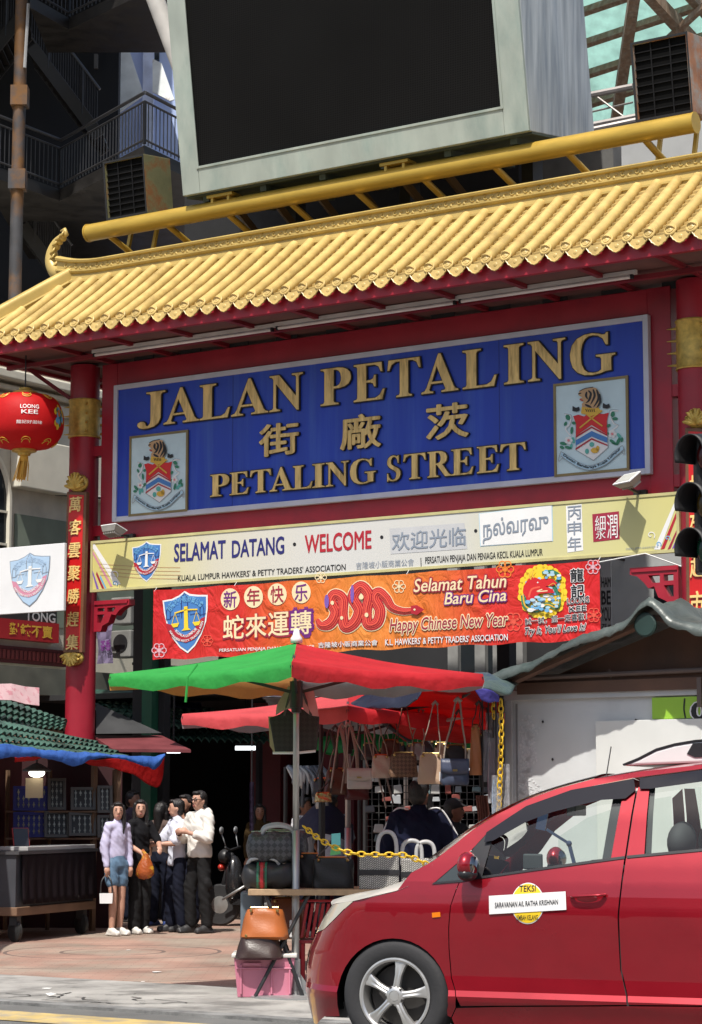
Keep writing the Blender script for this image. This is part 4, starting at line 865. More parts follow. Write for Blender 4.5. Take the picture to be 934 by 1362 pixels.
for x0, x1 in lens_:
 y0 = 471 - 107 * (x0 - 124) / 724; y1 = 471 - 107 * (x1 - 3 - 124) / 724; a, b = gp(x0, y0, -.8), gp(x1 - 3, y1, -.8); z = (a[1] + b[1]) / 2
 pos = {124: 'nearest the left pillar', 367: 'middle one of three in line', 610: 'nearest the right pillar'}[x0]
 t = thing('tube_lamp', 'white fluorescent tube lamp under the eave, ' + pos, 'lamp', gw((a[0] + b[0]) / 2, -.8, z), 'tube lamps under the eave')
 m = MB(GM); m.bbox((a[0], -.83, z), (b[0] + .02, -.78, z + .05)); m.build('batten', mat('lamp_batten', (.55, .55, .53), .5), t)
 m = MB(GM); m.tube([(a[0] + .05, -.815, z - .028), (b[0] - .05, -.815, z - .028)], .02, 10); m.build('tube', mat('lamp_tube', (.8, .8, .78), .3), t, smooth=True)
 for u in (a[0] + .02, b[0] - .05): m = MB(GM); m.bbox((u, -.835, z - .05), (u + .03, -.79, z - .002)); m.build('tube_holder', DARK, t)
 for u in (a[0] + .4, b[0] - .4): m = MB(GM); m.tube([(u, -.8, z + .05), (u, -.8, ZS - .02)], .008, 5); m.build('hanger', DARK, t)
# lantern hung from the eave
lv = -.95; lu, lz = gp(33, 561, lv)
Rl = abs(gp(75, 561, lv)[0] - lu) * .96; Hl = (gp(33, 521, lv)[1] - lz) * .95
LANR = cloth_mat('lantern_silk', (.62, .012, .014), t=.35, var=.06, wr=.1)
lan = thing('lantern', 'round red paper lantern with gold tassel hanging at the left end of the eave', 'lantern', gw(lu, lv, lz - Hl))
m = MB(GM); n = 48; rings = []
pr = [(-1 + 2 * i / 16) for i in range(17)]
for zz in pr:
 r = Rl * (max(.0, 1 - abs(zz) ** 2.4)) ** .5 * .98 + Rl * .2 * abs(zz) ** 3
 rings.append([m.v((lu + r * (1 - .012 * (k % 2)) * cos(2 * pi * k / n), lv + r * (1 - .012 * (k % 2)) * sin(2 * pi * k / n), lz + Hl * zz)) for k in range(n)])
for a, b in zip(rings, rings[1:]):
 for k in range(n): m.fv([a[k], a[(k + 1) % n], b[(k + 1) % n], b[k]])
m.build('shade', LANR, lan, smooth=True)
m = MB(GM)
for s in (1, -1):
 m.lathe([(Rl * .3, 0), (Rl * .31, s * .03), (Rl * .17, s * .055), (Rl * .15, s * .085), (.02, s * .09)], (lu, lv, lz + s * Hl * .96), 24)
m.build('gold_collar', GOLDD, lan, smooth=40)
def on_lantern(th, zz, off=.004):
 r = Rl * (1 - abs(zz) ** 2.4) ** .5 * .98 + Rl * .2 * abs(zz) ** 3 + off; return (lu + r * cos(th), lv + r * sin(th), lz + Hl * zz)
vd = atan2(-GV.dot(CAM - GO) * -1, GU.dot(CAM - GO)); th0 = atan2((CAM - gw(lu, lv, lz)).dot(GV), (CAM - gw(lu, lv, lz)).dot(GU))
m = MB(GM)
def lan_text(body, w, h, cz, bold, off):
 vs, fs = text_mesh(body, bold); bx0, bx1 = min(c[0] for c in vs), max(c[0] for c in vs); by0, by1 = min(c[1] for c in vs), max(c[1] for c in vs)
 m.add(vs, fs, lambda c: on_lantern(th0 + ((c[0] - bx0) / (bx1 - bx0) - .5) * w + .12, cz + ((c[1] - by0) / (by1 - by0) - .5) * h, off))
lan_text('LOONG', .48, .14, .32, .01, .006); lan_text('KEE', .42, .14, .13, .01, .006); lan_text('龍記好滋味', .66, .12, -.22, .005, .006)
m.build('lettering', ART['white'], lan)
m = MB(GM); random.seed(4)
for dth in (-.95, 1.05):
 for i in range(26):
  a = random.uniform(0, 2 * pi); r = sqrt(random.random()); c = (th0 + dth + .2 * r * cos(a), .05 + .36 * r * sin(a)); m.mi = 3 if r > .8 else random.choice([0, 1, 2])
  cc = Vector(on_lantern(c[0], c[1], .003 + .0015 * (i % 4))); m.face([on_lantern(c[0] + .06 * cos(t) , c[1] + .11 * sin(t), .004 + .0015 * (i % 5)) for t in [2 * pi * k / 7 for k in range(7)]])
m.build('dragon_medallions', [ART['sky'], ART['green'], ART['orange'], ART['yellow']], lan)
m = MB(GM)
for k in range(8):
 th = 2 * pi * k / 8
 for s in (1, -1):
  for off in (0, .14): m.tube([on_lantern(th + .30 * (t - .5), s * (.86 - off * .5 - .1 * (abs(sin(t * pi))) ** .6), .006) for t in [i / 8 for i in range(9)]], .006, 4)
m.build('gold_trim', ART['gold'], lan)
m = MB(GM); random.seed(3)
for i in range(46):
 a = random.uniform(0, 2 * pi); r = random.random() ** .5; x, y = .05 * r * cos(a), .05 * r * sin(a)
 m.tube([(lu + x, lv + y, lz - Hl - .07), (lu + x * 1.6 - .01, lv + y * 1.6, lz - Hl - .2), (lu + x * 2.3 - .045 - random.random() * .02, lv + y * 2, lz - Hl - .36 - random.random() * .06)], .008, 4)
m.lathe([(.05, 0), (.06, -.04), (.05, -.09)], (lu, lv, lz - Hl - .06), 12); m.build('tassel', mat('gold_thread', (.66, .38, .05), .6), lan)
m = MB(GM); m.tube([(lu, lv, lz + Hl), (lu, lv, ZS + .03)], .01, 6); m.build('hanging_wire', BLACKM, lan)
# white board with the shield, left of the gate
QV = -.75
qa, qb, qc = gp(86, 722, QV), gp(86, 812, QV), gp(0, 729, QV)
brd = thing('shield_board', 'plain white board with a faded shield left of the left pillar', 'board', gw(qa[0] - .7, QV, qb[1]))
m = MB(GM); m.bbox((qa[0] - 2.0, QV, qb[1] + .0), (qa[0], QV + .05, qa[1])); m.build('board_panel', PAPER, brd, bevel=.006)
m = MB(GM)
for z in (qb[1] + .15, qa[1] - .15): m.bar((qa[0] - .3, QV + .05, z), (uL - .05, -.1, z), .05)
m.build('board_fixing', REDD, brd)
A = Art(QV, NAMES); shield(A, (13.5, 745), (67.5, 740), (38, 807), 1, True); A.build('printing', ART, brd)
# ground: road, concrete apron, stamped plaza
ASPH = mat('asphalt', (.13, .13, .125), .9, var=.2, vscale=1.2, col2=(.08, .08, .08), c2=(.5, .7), c2scale=.9, bump=.35, bscale=120)
CONC = mat('worn_concrete', (.33, .32, .30), .9, var=.22, vscale=1.6, col2=(.17, .165, .155), c2=(.46, .62), c2scale=1.5, bump=.3, bscale=60)
def plaza_mat():
 m = mat('stamped_plaza', (.33, .205, .16), .85, var=.22, vscale=1.3, col2=(.31, .25, .20), c2=(.44, .6), c2scale=.7, bump=.25, bscale=70)
 nt = m.node_tree; L = nt.links.new; b = nt.nodes['Principled BSDF']; src = b.inputs['Base Color'].links[0].from_socket
 tc = _n(nt, 'ShaderNodeTexCoord'); c = atz(150, 1266, 0)
 vs = _n(nt, 'ShaderNodeVectorMath', operation='DISTANCE'); vs.inputs[1].default_value = (c.x, c.y, 0); L(tc.outputs['Object'], vs.inputs[0])
 rings = None
 for r in (.55, 1.15, 2.6, 4.2):
  s = _n(nt, 'ShaderNodeMath', operation='SUBTRACT'); s.inputs[1].default_value = r; L(vs.outputs['Value'], s.inputs[0])
  a = _n(nt, 'ShaderNodeMath', operation='ABSOLUTE'); L(s.outputs[0], a.inputs[0]); q = _n(nt, 'ShaderNodeMath', operation='LESS_THAN'); q.inputs[1].default_value = .022; L(a.outputs[0], q.inputs[0])
  if rings: mx = _n(nt, 'ShaderNodeMath', operation='MAXIMUM'); L(rings, mx.inputs[0]); L(q.outputs[0], mx.inputs[1]); rings = mx.outputs[0]
  else: rings = q.outputs[0]
 br = _n(nt, 'ShaderNodeTexBrick'); br.inputs['Scale'].default_value = 2.2; br.inputs['Mortar Size'].default_value = .012; br.inputs['Color1'].default_value = (1, 1, 1, 1); br.inputs['Color2'].default_value = (.9, .9, .9, 1); br.inputs['Mortar'].default_value = (.72, .72, .72, 1); L(tc.outputs['Object'], br.inputs['Vector'])
 m1 = _n(nt, 'ShaderNodeMix', data_type='RGBA', blend_type='MULTIPLY'); m1.inputs[0].default_value = .8; L(src, m1.inputs[6]); L(br.outputs['Color'], m1.inputs[7])
 m2 = _n(nt, 'ShaderNodeMix', data_type='RGBA'); L(rings, m2.inputs[0]); L(m1.outputs[2], m2.inputs[6]); m2.inputs[7].default_value = (.14, .10, .085, 1); L(m2.outputs[2], b.inputs['Base Color'])
 return m
def gline(px, py, z=0): p = atz(px, py, z); return (p - GO).dot(GV)
v_pl = (gline(0, 1297) + gline(240, 1309)) / 2            # plaza / concrete
v_k = (gline(0, 1336) + gline(230, 1345)) / 2             # concrete / drain
v_y0, v_y1 = gline(60, 1347) + .03, gline(60, 1358) - .06
m = MB(GM); m.face([(-400, -300, -.12), (400, -300, -.12), (400, 900, -.12), (-400, 900, -.12)]); struct(m.build('ground', CONC, normals=False))
m = MB(GM); m.face([(-200, -60, -.012), (200, -60, -.012), (200, v_k + .02, -.012), (-200, v_k + .02, -.012)]); struct(m.build('road', ASPH, normals=False))
m = MB(GM); m.face([(-60, v_y1, -.006), (60, v_y1, -.006), (60, v_y0, -.006), (-60, v_y0, -.006)]); struct(m.build('road_marking', mat('worn_yellow_line', (.50, .37, .14), .85, var=.2, col2=(.30, .26, .19), c2=(.45, .62), c2scale=4), normals=False))
m = MB(GM); m.bbox((-60, v_k - .02, -.1), (60, v_k + .16, .012)); struct(m.build('kerb', mat('grey_kerb', (.2, .2, .195), .9, var=.3, col2=(.09, .09, .09), c2=(.5, .65), c2scale=2.5, bump=.3, bscale=40)))
m = MB(GM); m.bbox((-60, v_k + .16, -.1), (60, v_pl, .004)); struct(m.build('pavement', CONC))
m = MB(GM); m.bbox((-60, v_pl, -.1), (60, 60, .0)); struct(m.build('plaza', plaza_mat()))
random.seed(21)
CRK = flat('crack_dark', (.055, .052, .05), .95)
m = MB(GM)
for px, py in ((8, 1322), (40, 1325), (75, 1323), (100, 1327), (140, 1324), (175, 1327), (205, 1330), (60, 1332), (120, 1334), (185, 1335)):
 p = GM.inverted() @ atz(px, py, 0); x, y = p.x, p.y; a = random.uniform(-.5, .5)
 for i in range(random.randint(3, 6)):
  nx = x + random.uniform(.05, .16) * cos(a); ny = y + random.uniform(.05, .16) * sin(a); w = random.uniform(.006, .016); d = Vector((nx - x, ny - y, 0)).normalized(); nn = Vector((-d.y, d.x, 0)) * w
  m.face([(x + nn.x, y + nn.y, .0085), (x - nn.x, y - nn.y, .0085), (nx - nn.x * .6, ny - nn.y * .6, .0085), (nx + nn.x * .6, ny + nn.y * .6, .0085)])
  x, y = nx, ny; a += random.uniform(-.9, .9)
o = m.build('pavement_cracks', CRK, normals=False); o['kind'] = 'structure'
LIT = flat('paper_scrap', (.72, .72, .70))
def scrap(label, px, py, s, fl=False):
 p = atz(px, py, .004); m = MB(); q = [(p.x + s * cos(a) * r, p.y + s * sin(a) * r * 1.6, p.z + (.004 if fl else h * s)) for a, r, h in [(i * pi / 3.5, random.uniform(.6, 1.1), random.uniform(.05, .6)) for i in range(7)]]
 c = (p.x, p.y, p.z + (.006 if fl else s * .7));
 for i in range(7): m.face([c, q[i], q[(i + 1) % 7]])
 tag(recenter(m.build('paper_scrap', LIT)), label, 'litter', 'litter on the ground')
scrap('crumpled white tissue on the cracked pavement', 68, 1326, .05); scrap('flat pale paper scrap on the pavement edge just left of the white tissue', 62, 1315, .05, True)
scrap('flat white paper strip on the plaza right of the cart', 208, 1293, .05, True); scrap('tiny white scrap on the plaza ahead of the woman in shorts', 171, 1264, .03, True); scrap('tiny pale scrap lying by the plaza edge beside the concrete', 190, 1306, .025, True)
# shophouse row on the left, running back from the gate
CREAM = mat('cream_render', (.66, .62, .52), .8, var=.1, col2=(.42, .40, .34), c2=(.5, .75), c2scale=.5, bump=.08)
CREAM2 = mat('cream_moulding', (.68, .65, .55), .75, var=.08)
GGREEN = mat('grey_green_render', (.21, .25, .20), .8, var=.12)
GLZ = mat('dark_window_glass', (.02, .025, .03), .12, var=.05)
UF = -7.6
def fp(px, py): return gpu(px, py, UF)
sh = thing('cream_shophouse', 'cream shophouse with arched window and long cornices behind the left pillar', 'building', gw(UF, 2, 0))
m = MB(GM); m.bbox((UF - 8, -2.5, 0), (UF, 14, 9.2)); m.build('wall', CREAM, sh)
for (y0, y1, pr) in ((505, 517, .35), (522, 528, .2), (533, 547, .12)):
 z1, z0 = fp(40, y0)[1], fp(40, y1)[1]; m = MB(GM); m.bbox((UF + .002, -2.6, z0), (UF + pr, 14.2, z1)); m.build('cornice', CREAM2, sh, bevel=.02)
zc_ = fp(50, 640)[1]; zd = fp(50, 655)[1]
m = MB(GM); m.bbox((UF + .002, fp(13, 650)[0], zd), (UF + .22, 9, zc_ + .6)); m.build('projecting_bay', CREAM2, sh, bevel=.02)
va, z1_ = fp(19, 683); z0_ = fp(19, 725)[1]
m = MB(GM); m.bbox((UF + .003, va, z0_ - 1.2), (UF + .02, 9, z1_)); m.build('painted_panel', GGREEN, sh)
vw1 = fp(9, 690)[0]; zs_ = fp(6, 690)[1]; R_ = .75
arch = [(UF + .01, vw1 - R_ + R_ * cos(t), zs_ + .25 + R_ * 1.15 * sin(t)) for t in [pi * i / 20 for i in range(21)]] + [(UF + .01, vw1 - 2 * R_, zs_ - 1.6), (UF + .01, vw1, zs_ - 1.6)]
m = MB(GM); m.prism(arch, (.02, 0, 0)); wn_ = m.build('arched_window', GLZ, sh)
m = MB(GM); m.tube([(UF + .04, b, c) for a, b, c in arch], .05, 6, closed=True)
for dz in (-.9, -.4, .1): m.bar((UF + .04, vw1 - 2 * R_, zs_ + dz), (UF + .04, vw1, zs_ + dz), .035)
m.bar((UF + .04, vw1 - R_, zs_ - 1.6), (UF + .04, vw1 - R_, zs_ + 1.1), .04); m.build('window_frame', CREAM2, wn_)
m = MB(GM); p = fp(73, 657); m.tube([(UF + .01, p[0], p[1]), (UF + .7, p[0] + .5, p[1] - .06)], .03, 6); m.build('wall_spout', BLACKM, sh)
v0_, zt_ = fp(-30, 800); v1_ = fp(68, 830)[0]
def shop_sign(name, label, y0, y1, mats_, txt, tcol, px0, px1, pxr=68, pv_=.12):
 a, b = fp(px0, y0), fp(pxr, y1); z1, z0 = fp(35, y0)[1], fp(35, y1)[1]
 t = thing(name, label, 'sign', gw(UF + pv_, (a[0] + b[0]) / 2, z0)); m = MB(GM); m.bbox((UF + .003, a[0], z0), (UF + pv_, b[0], z1)); m.build('sign_panel', mats_, t)
 vs, fs = text_mesh(txt, .02); bx0, bx1 = min(c[0] for c in vs), max(c[0] for c in vs); by0, by1 = min(c[1] for c in vs), max(c[1] for c in vs)
 va_, vb_ = fp(px1[0], y0)[0], fp(px1[1], y0)[0]; h = (z1 - z0)
 m = MB(GM); m.add(vs, fs, lambda c: (UF + pv_ + .006, va_ + (c[0] - bx0) / (bx1 - bx0) * (vb_ - va_), z0 + h * .18 + (c[1] - by0) / (by1 - by0) * h * .64)); m.build('lettering', tcol, t)
shop_sign('shop_sign', 'dark shop sign with outlined letters TONG under the white shield board', 810, 830, flat('sign_black', (.03, .03, .03)), 'TONG', ART['lgrey'], -60, (26, 66))
shop_sign('shop_sign', 'red shop sign with four gold characters on the cream shophouse', 827, 853, flat('sign_red', (.38, .015, .02)), '對錶不賣', ART['gold'], -60, (2, 60), pv_=.16)
m = MB(GM); a, b = fp(-40, 865), fp(84, 865); z1, z0 = fp(40, 862)[1], fp(40, 884)[1]
lat = thing('lattice_screen', 'long dark red lattice strip beneath the red shop sign', 'screen', gw(UF + .1, (a[0] + b[0]) / 2, z0));
m.bbox((UF + .003, a[0], z0), (UF + .08, b[0], z1)); m.build('backing', mat('dark_red_board', (.10, .012, .016), .6), lat)
m = MB(GM)
n = 22
for i in range(n):
 va_ = a[0] + (b[0] - a[0]) * i / n; vb_ = a[0] + (b[0] - a[0]) * (i + .75) / n
 m.tube([(UF + .085, va_, z0 + .06), (UF + .085, vb_, z0 + .06), (UF + .085, vb_, z1 - .06), (UF + .085, va_, z1 - .06)], .018, 4, closed=True)
m.build('lattice', mat('lattice_red', (.20, .03, .03), .5), lat)
m = MB(GM); z1 = fp(40, 890)[1]; m.bbox((UF + .002, -2.4, z1 - .45), (UF + .9, 13, z1 - .05)); m.build('awning_board', mat('faded_grey_green_board', (.14, .145, .12), .8, var=.2), sh)
m = MB(GM); m.bbox((UF + .003, -2.4, 0), (UF + .05, 13, z1 - .46)); m.build('shop_front', mat('dark_maroon_front', (.05, .012, .015), .6, var=.3), sh)
v_m = 9.0
mid = thing('market_arcade', 'dark covered market arcade with pale posts behind the gate', 'building', gw(0, 10, 0))
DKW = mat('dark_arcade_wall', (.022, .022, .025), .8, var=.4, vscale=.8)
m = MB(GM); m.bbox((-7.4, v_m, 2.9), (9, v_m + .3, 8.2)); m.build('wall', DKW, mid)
m = MB(GM); m.bbox((gp(246, 250, 3)[0], 3, 8.4), (gp(690, 200, 3)[0], 3.3, 14)); m.build('dark_backing', mat('black_backing_board', (.010, .010, .011), .8), mid); m = MB(GM)  # plain black board added to make the gap behind the pipe dark
for k in (0, 1): uu_ = gp(300 + 360 * k, 250, 3.4)[0]; m = MB(GM); m.bbox((uu_, 3.31, 3.2), (uu_ + .2, 3.5, 12)); m.build('backing_post', DKW, mid)
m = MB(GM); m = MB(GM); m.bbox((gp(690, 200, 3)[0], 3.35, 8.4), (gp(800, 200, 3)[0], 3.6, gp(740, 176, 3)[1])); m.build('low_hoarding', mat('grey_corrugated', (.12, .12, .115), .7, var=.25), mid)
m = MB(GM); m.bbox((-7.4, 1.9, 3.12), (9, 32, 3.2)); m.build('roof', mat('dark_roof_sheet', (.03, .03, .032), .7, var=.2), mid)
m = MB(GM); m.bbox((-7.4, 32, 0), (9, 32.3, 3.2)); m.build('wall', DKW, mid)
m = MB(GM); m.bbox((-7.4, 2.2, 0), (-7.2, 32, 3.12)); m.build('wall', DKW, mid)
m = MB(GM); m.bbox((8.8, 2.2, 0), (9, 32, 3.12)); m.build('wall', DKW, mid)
for px in (604, 640, 664, 690):
 u = gp(px, 880, v_m - .1)[0]; m = MB(GM); m.bbox((u - .1, v_m - .14, 3.21), (u + .1, v_m - .003, 6.2)); m.build('post', mat('dull_white_post', (.30, .30, .29), .7, var=.2), mid)
for px0, px1 in ((612, 634), (646, 660), (670, 686)):
 a = gp(px0, 880, v_m - .05)[0]; b = gp(px1, 880, v_m - .05)[0]; m = MB(GM); m.bbox((a, v_m - .04, 3.4), (b, v_m - .003, 6)); m.build('window', GLZ, mid)
for px in (358, 455):
 u = gp(px, 1050, 4.0)[0]; m = MB(GM); m.bbox((u - .28, 3.9, 0), (u + .28, 4.3, 3.1)); m.build('column', mat('dark_red_column', (.10, .008, .014), .5, var=.2), mid)
gb = thing('green_shutter_post', 'narrow dark green post standing just left of the festival banner', 'post', gw(gp(197, 830, 1.2)[0], 1.2, 3.2))
a = gp(190, 830, 1.2)[0]; b = gp(203, 830, 1.2)[0]; m = MB(GM); m.bbox((a, 1.2, 0), (b, 1.35, 5.3)); m.build('post_body', mat('dark_green_paint', (.012, .09, .05), .5), gb); m = MB(GM); m.bbox((a - .3, 1.36, 0), (b + .1, 1.5, 5.6)); m.build('post_backing', DKW, gb)
pb = thing('hanging_banner', 'pale purple cloth banner hanging in the shade right of the left pillar', 'banner', gw(gp(140, 850, 3)[0], 3, 3.2))
a, z1 = gp(130, 818, 3); b, z0 = gp(149, 882, 3); m = MB(GM); m.grid([[(a + (b - a) * i / 4, 3 + .03 * sin(i * 2 + j), z0 + (z1 - z0) * j / 6) for i in range(5)] for j in range(7)]); m.build('cloth', cloth_mat('faded_purple_cloth', (.22, .18, .30), t=.2), pb)
A = Art(2.95, NAMES); A.text('茶香', 134, 866, 147, 865, 852, 'purple', 1, .02, full=True); A.build('lettering', ART, pb)
m = MB(GM); m.tube([(a - .1, 3, z1 + .03), (b + .1, 3, z1 + .03)], .02, 6); m.bar((a, 3, z1), (a, 9, z1 + .1), .03); m.build('rail', BLACKM, pb)
for px, py, lab in ((166, 856, 'lower'), (166, 812, 'upper')):
 u, z = gp(px, py, 3.4); t = thing('condenser_unit', f'{lab} of two dusty air conditioner condensers between pillar and festival banner', 'air conditioner', gw(u, 3.4, z - .2))
 m = MB(GM); m.bbox((u - .2, 3.3, z - .22), (u + .2, 3.6, z + .2)); m.build('casing', mat('dusty_casing', (.22, .22, .21), .6, var=.2), t, bevel=.02)
 m = MB(GM); m.lathe([(.14, 0), (.14, .01), (.02, .012)], (u, 3.298, z), 18, Matrix.Rotation(pi / 2, 3, 'X')); m.build('fan_grille', BLACKM, t); m = MB(GM); m.bar((u, 3.61, z - .3), (u, 9, z - .3), .04); m.build('wall_bracket', BLACKM, t)
# grey building at the right, and its vertical banner
gu0 = gp(806, 780, 7)[0]
gbd = thing('grey_building', 'plain grey building wall showing between festival banner and right pillar', 'building', gw(gu0 + 3, 8, 0))
m = MB(GM); m.bbox((gu0, 7, 3.25), (gu0 + 9, 8.6, 12)); m.build('wall', mat('grey_render', (.37, .38, .38), .8, var=.08), gbd)
a = gp(868, 800, 6.9)[0]; z0 = gp(868, 826, 6.9)[1]; m = MB(GM); m.bbox((a, 6.95, z0 - 1.2), (a + 4, 6.995, gp(868, 776, 6.9)[1])); m.build('window', GLZ, gbd)
vb = thing('vertical_banner', 'narrow black and white lettered banner hanging right of the festival banner', 'banner', gw(gu0, 6.4, 3))
a, b = gp(800, 790, 6.4)[0], gp(813, 790, 6.4)[0]; z1, z0 = gp(806, 740, 6.4)[1], gp(806, 850, 6.4)[1]
m = MB(GM); m.bbox((a, 6.4, z0), (b, 6.42, z1)); m.build('cloth', flat('banner_grey', (.34, .34, .34)), vb); A = Art(6.4, NAMES)
for s_, y0, y1 in (('HAM', 781, 768), ('BE', 804, 786), ('YOU', 826, 808), ('ZE #', 836, 830), ('SA', 847, 839)): A.text(s_, 800.5, y0, 812.5, y0 - .5, y1, 'black', 1, .02)
A.build('lettering', ART, vb); m = MB(GM); m.bar(((a + b) / 2, 6.42, z1), ((a + b) / 2, 7.0, z1), .03); m.build('bracket', BLACKM, vb)
# dark fire escape block, upper left
DKB = mat('dark_blue_wall', (.007, .008, .012), .8, var=.5, vscale=.5)  # near-black blue with random mottling
DSTEEL = mat('dark_stair_steel', (.022, .02, .019), .55, .3, var=.3)
DRUST = mat('rusty_post', (.055, .055, .06), .7, .2, var=.35, col2=(.15, .07, .02), c2=(.45, .6), c2scale=1.1, bump=.1)
fe = thing('stair_tower', 'dark building with zigzag steel fire escape stairs at the upper left', 'building', at(100, 300, 46) * 1)
fe.location.z = 0
def quad(m, pts): m.face(pts)
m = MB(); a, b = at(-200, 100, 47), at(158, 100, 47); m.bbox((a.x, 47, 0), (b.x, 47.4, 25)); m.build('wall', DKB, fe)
m = MB(); m.bbox((a.x, 37, 19.2), (b.x + 1.0, 47.4, 19.5)); m.build('roof', DKB, fe)  # unseen slab added overhead to keep the sun off the stairs
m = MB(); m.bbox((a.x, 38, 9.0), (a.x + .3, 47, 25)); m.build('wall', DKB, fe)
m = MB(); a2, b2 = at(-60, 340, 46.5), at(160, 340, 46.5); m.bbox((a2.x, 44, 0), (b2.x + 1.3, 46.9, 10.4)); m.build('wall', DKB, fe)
zL = at(80, 252, 41).z
def landing(pts, z, yb=None, th=.22, hh=.95, skip=()):
 P_ = [atz(x, y, z) for x, y in pts]
 m = MB(); back = [Vector((P_[-1].x, yb or 46.9, z)), Vector((P_[0].x, yb or 46.9, z))]
 m.prism(P_ + back, (0, 0, -th)); ld = m.build('landing', DSTEEL, fe)
 m = MB()
 for i, (p, q) in enumerate(zip(P_, P_[1:])):
  if i in skip: continue
  up = Vector((0, 0, 1)); m.tube([p + up * hh, q + up * hh], .032, 8); m.tube([p + up * (hh - .16), q + up * (hh - .16)], .02, 6); m.tube([p + up * .1, q + up * .1], .02, 6)
  n = max(2, int((q - p).length / .12))
  for k in range(n + 1):
   c = p.lerp(q, k / n); m.bar(c + up * .02, c + up * (hh - .16), .014 if k % n else .05)
 m.build('railing', mat('stair_rail_grey', (.055, .055, .06), .45, .4, var=.2), ld)
landing([(-30, 212), (80, 252), (192, 193), (252, 222)], zL, 45.5)
zU = at(92, 24, 40).z; landing([(40, -6), (92, 24), (170, -14), (330, -80)], zU, atz(200, 55, zU).y)
def flight(a, b, w=(0, 1.1, 0), n=14, rail=True):
 a, b = Vector(a), Vector(b); w = Vector(w); m = MB()
 for s_ in (0, 1): m.bar(a + w * s_, b + w * s_, .05, .24)
 for i in range(n): c = a.lerp(b, (i + .5) / n); m.bar(c, c + w, .24, .03)
 f_ = m.build('stair_flight', DSTEEL, fe)
 if rail:
  m = MB(); up = Vector((0, 0, .95)); m.tube([a + up, b + up], .03, 8); m.tube([a + up * .2, b + up * .2], .02, 6)
  for i in range(2 * n): c = a.lerp(b, i / (2 * n)); m.bar(c + up * .2, c + up, .014)
  for i in (0, n): c = a.lerp(b, i / (2 * n) + .25); m.bar(c, c + up, .05)
  m.build('railing', MATS['stair_rail_grey'], f_)
flight(at(42, 62, 42.5), at(132, 182, 42.5)); flight(at(30, 300, 42.5), at(95, 390, 42.5)); flight(at(-60, 130, 44), at(30, 20, 44))
m = MB(); m.tube([at(30, -30, 39.2), at(18, 470, 39.2)], .115, 10);
for y in (129, 240): c = at(30 - (y) * .026, y, 39.2); m.box(c, (.3, .3, .36))
m.build('rusty_post', DRUST, fe, smooth=40)
m = MB(); m.tube([at(38, 5, 39.1), at(33, 90, 39.1)], .03, 6); m.build('conduit', flat('grey_conduit', (.3, .3, .3)), fe)
for x, y, w, h in ((74, 44, 6, 5), (128, 82, 5, 20), (70, 278, 4, 8), (125, 285, 4, 12)):
 m = MB(); a = at(x, y, 46.7); m.box(a, (w * .0155, .1, h * .0155)); m.build('wall_lamp', flat('grey_fitting', (.10, .10, .11)), fe)
lb = thing('lavender_building', 'pale lavender blue wall seen past the fire escape railing', 'building', at(200, 150, 50)); lb.location.z = 0
LAV = mat('lavender_render', (.42, .52, .78), .8, var=.08, vscale=.6)
a, b = at(150, 100, 50), at(262, 100, 50); m = MB(); m.bbox((a.x, 50, 6), (b.x, 50.4, 19)); m.build('wall', LAV, lb)
m = MB(); p, q = at(192, 30, 49.9), at(203, 300, 49.9); m.bbox((p.x, 49.7, q.z), (q.x, 49.99, p.z + 2)); m.build('wall_pier', mat('pale_lavender', (.55, .62, .80), .8), lb)
p, q = at(203, 40, 49.9), at(212, 80, 49.9); m = MB(); m.bbox((p.x, 49.85, q.z), (q.x, 49.99, p.z)); m.build('window', GLZ, lb)
TARPW = mat('rusted_white_sheet', (.66, .70, .70), .7, var=.15, col2=(.22, .12, .06), c2=(.58, .66), c2scale=2.2)
for lab, pts in (('larger rust streaked white sheet leaning on the lavender wall', [(158, 62), (170, 60), (189, 118), (189, 128), (158, 150)]), ('smaller speckled white sheet leaning on the lavender wall', [(203, 78), (215, 84), (232, 132), (226, 134), (203, 122)])):
 m = MB(); m.prism([at(x, y, 49.45 - (y - 60) * .004) for x, y in pts], (0, .06, 0)); tag(recenter(m.build('leaning_sheet', TARPW)), lab, 'sheet', 'sheets leaning on the lavender wall')
# timber truss roof with green sheeting, upper right
TIM = mat('weathered_timber', (.23, .155, .105), .8, var=.25, col2=(.30, .25, .20), c2=(.45, .65), c2scale=2.5, stretch=(4, 4, 1), bump=.15)
GSH = cloth_mat('green_translucent_sheet', (.42, .72, .62), t=.6, var=.22, wr=.05, wscale=2)
tr = thing('timber_canopy', 'high timber framed canopy with green translucent sheeting at the upper right', 'canopy', at(860, 300, 40)); tr.location.z = 0
A0, B0, C0 = at(740, 200, 43.5), at(1010, 118, 41), at(740, -60, 38.5)
ux, uy = (B0 - A0), (C0 - A0)
nrm = ux.cross(uy).normalized();
if nrm.z < 0: nrm = -nrm
m = MB(); N = 90
m.grid([[A0 + ux * (i / N) + uy * (j / 4) + nrm * (.12 + .02 * (i % 2)) for i in range(N + 1)] for j in range(5)]); m.build('roof_sheet', GSH, tr, smooth=True)
for j in range(7):
 t = (j + .25) / 6.2; m = MB(); m.bar(A0 + uy * t, A0 + ux + uy * t, .11, .15, up=nrm); m.build('batten', TIM, tr)
for p0, p1, w in (((846, -20), (816, 185), .19), ((858, -14), (950, 86), .2), ((905, -20), (960, 40), .16), ((940, 5), (880, 60), .10)):
 m = MB(); m.bar(at(*p0, 37.6 + p0[1] * .004), at(*p1, 37.6 + p1[1] * .02), w, w); m.build('truss_timber', TIM, tr)
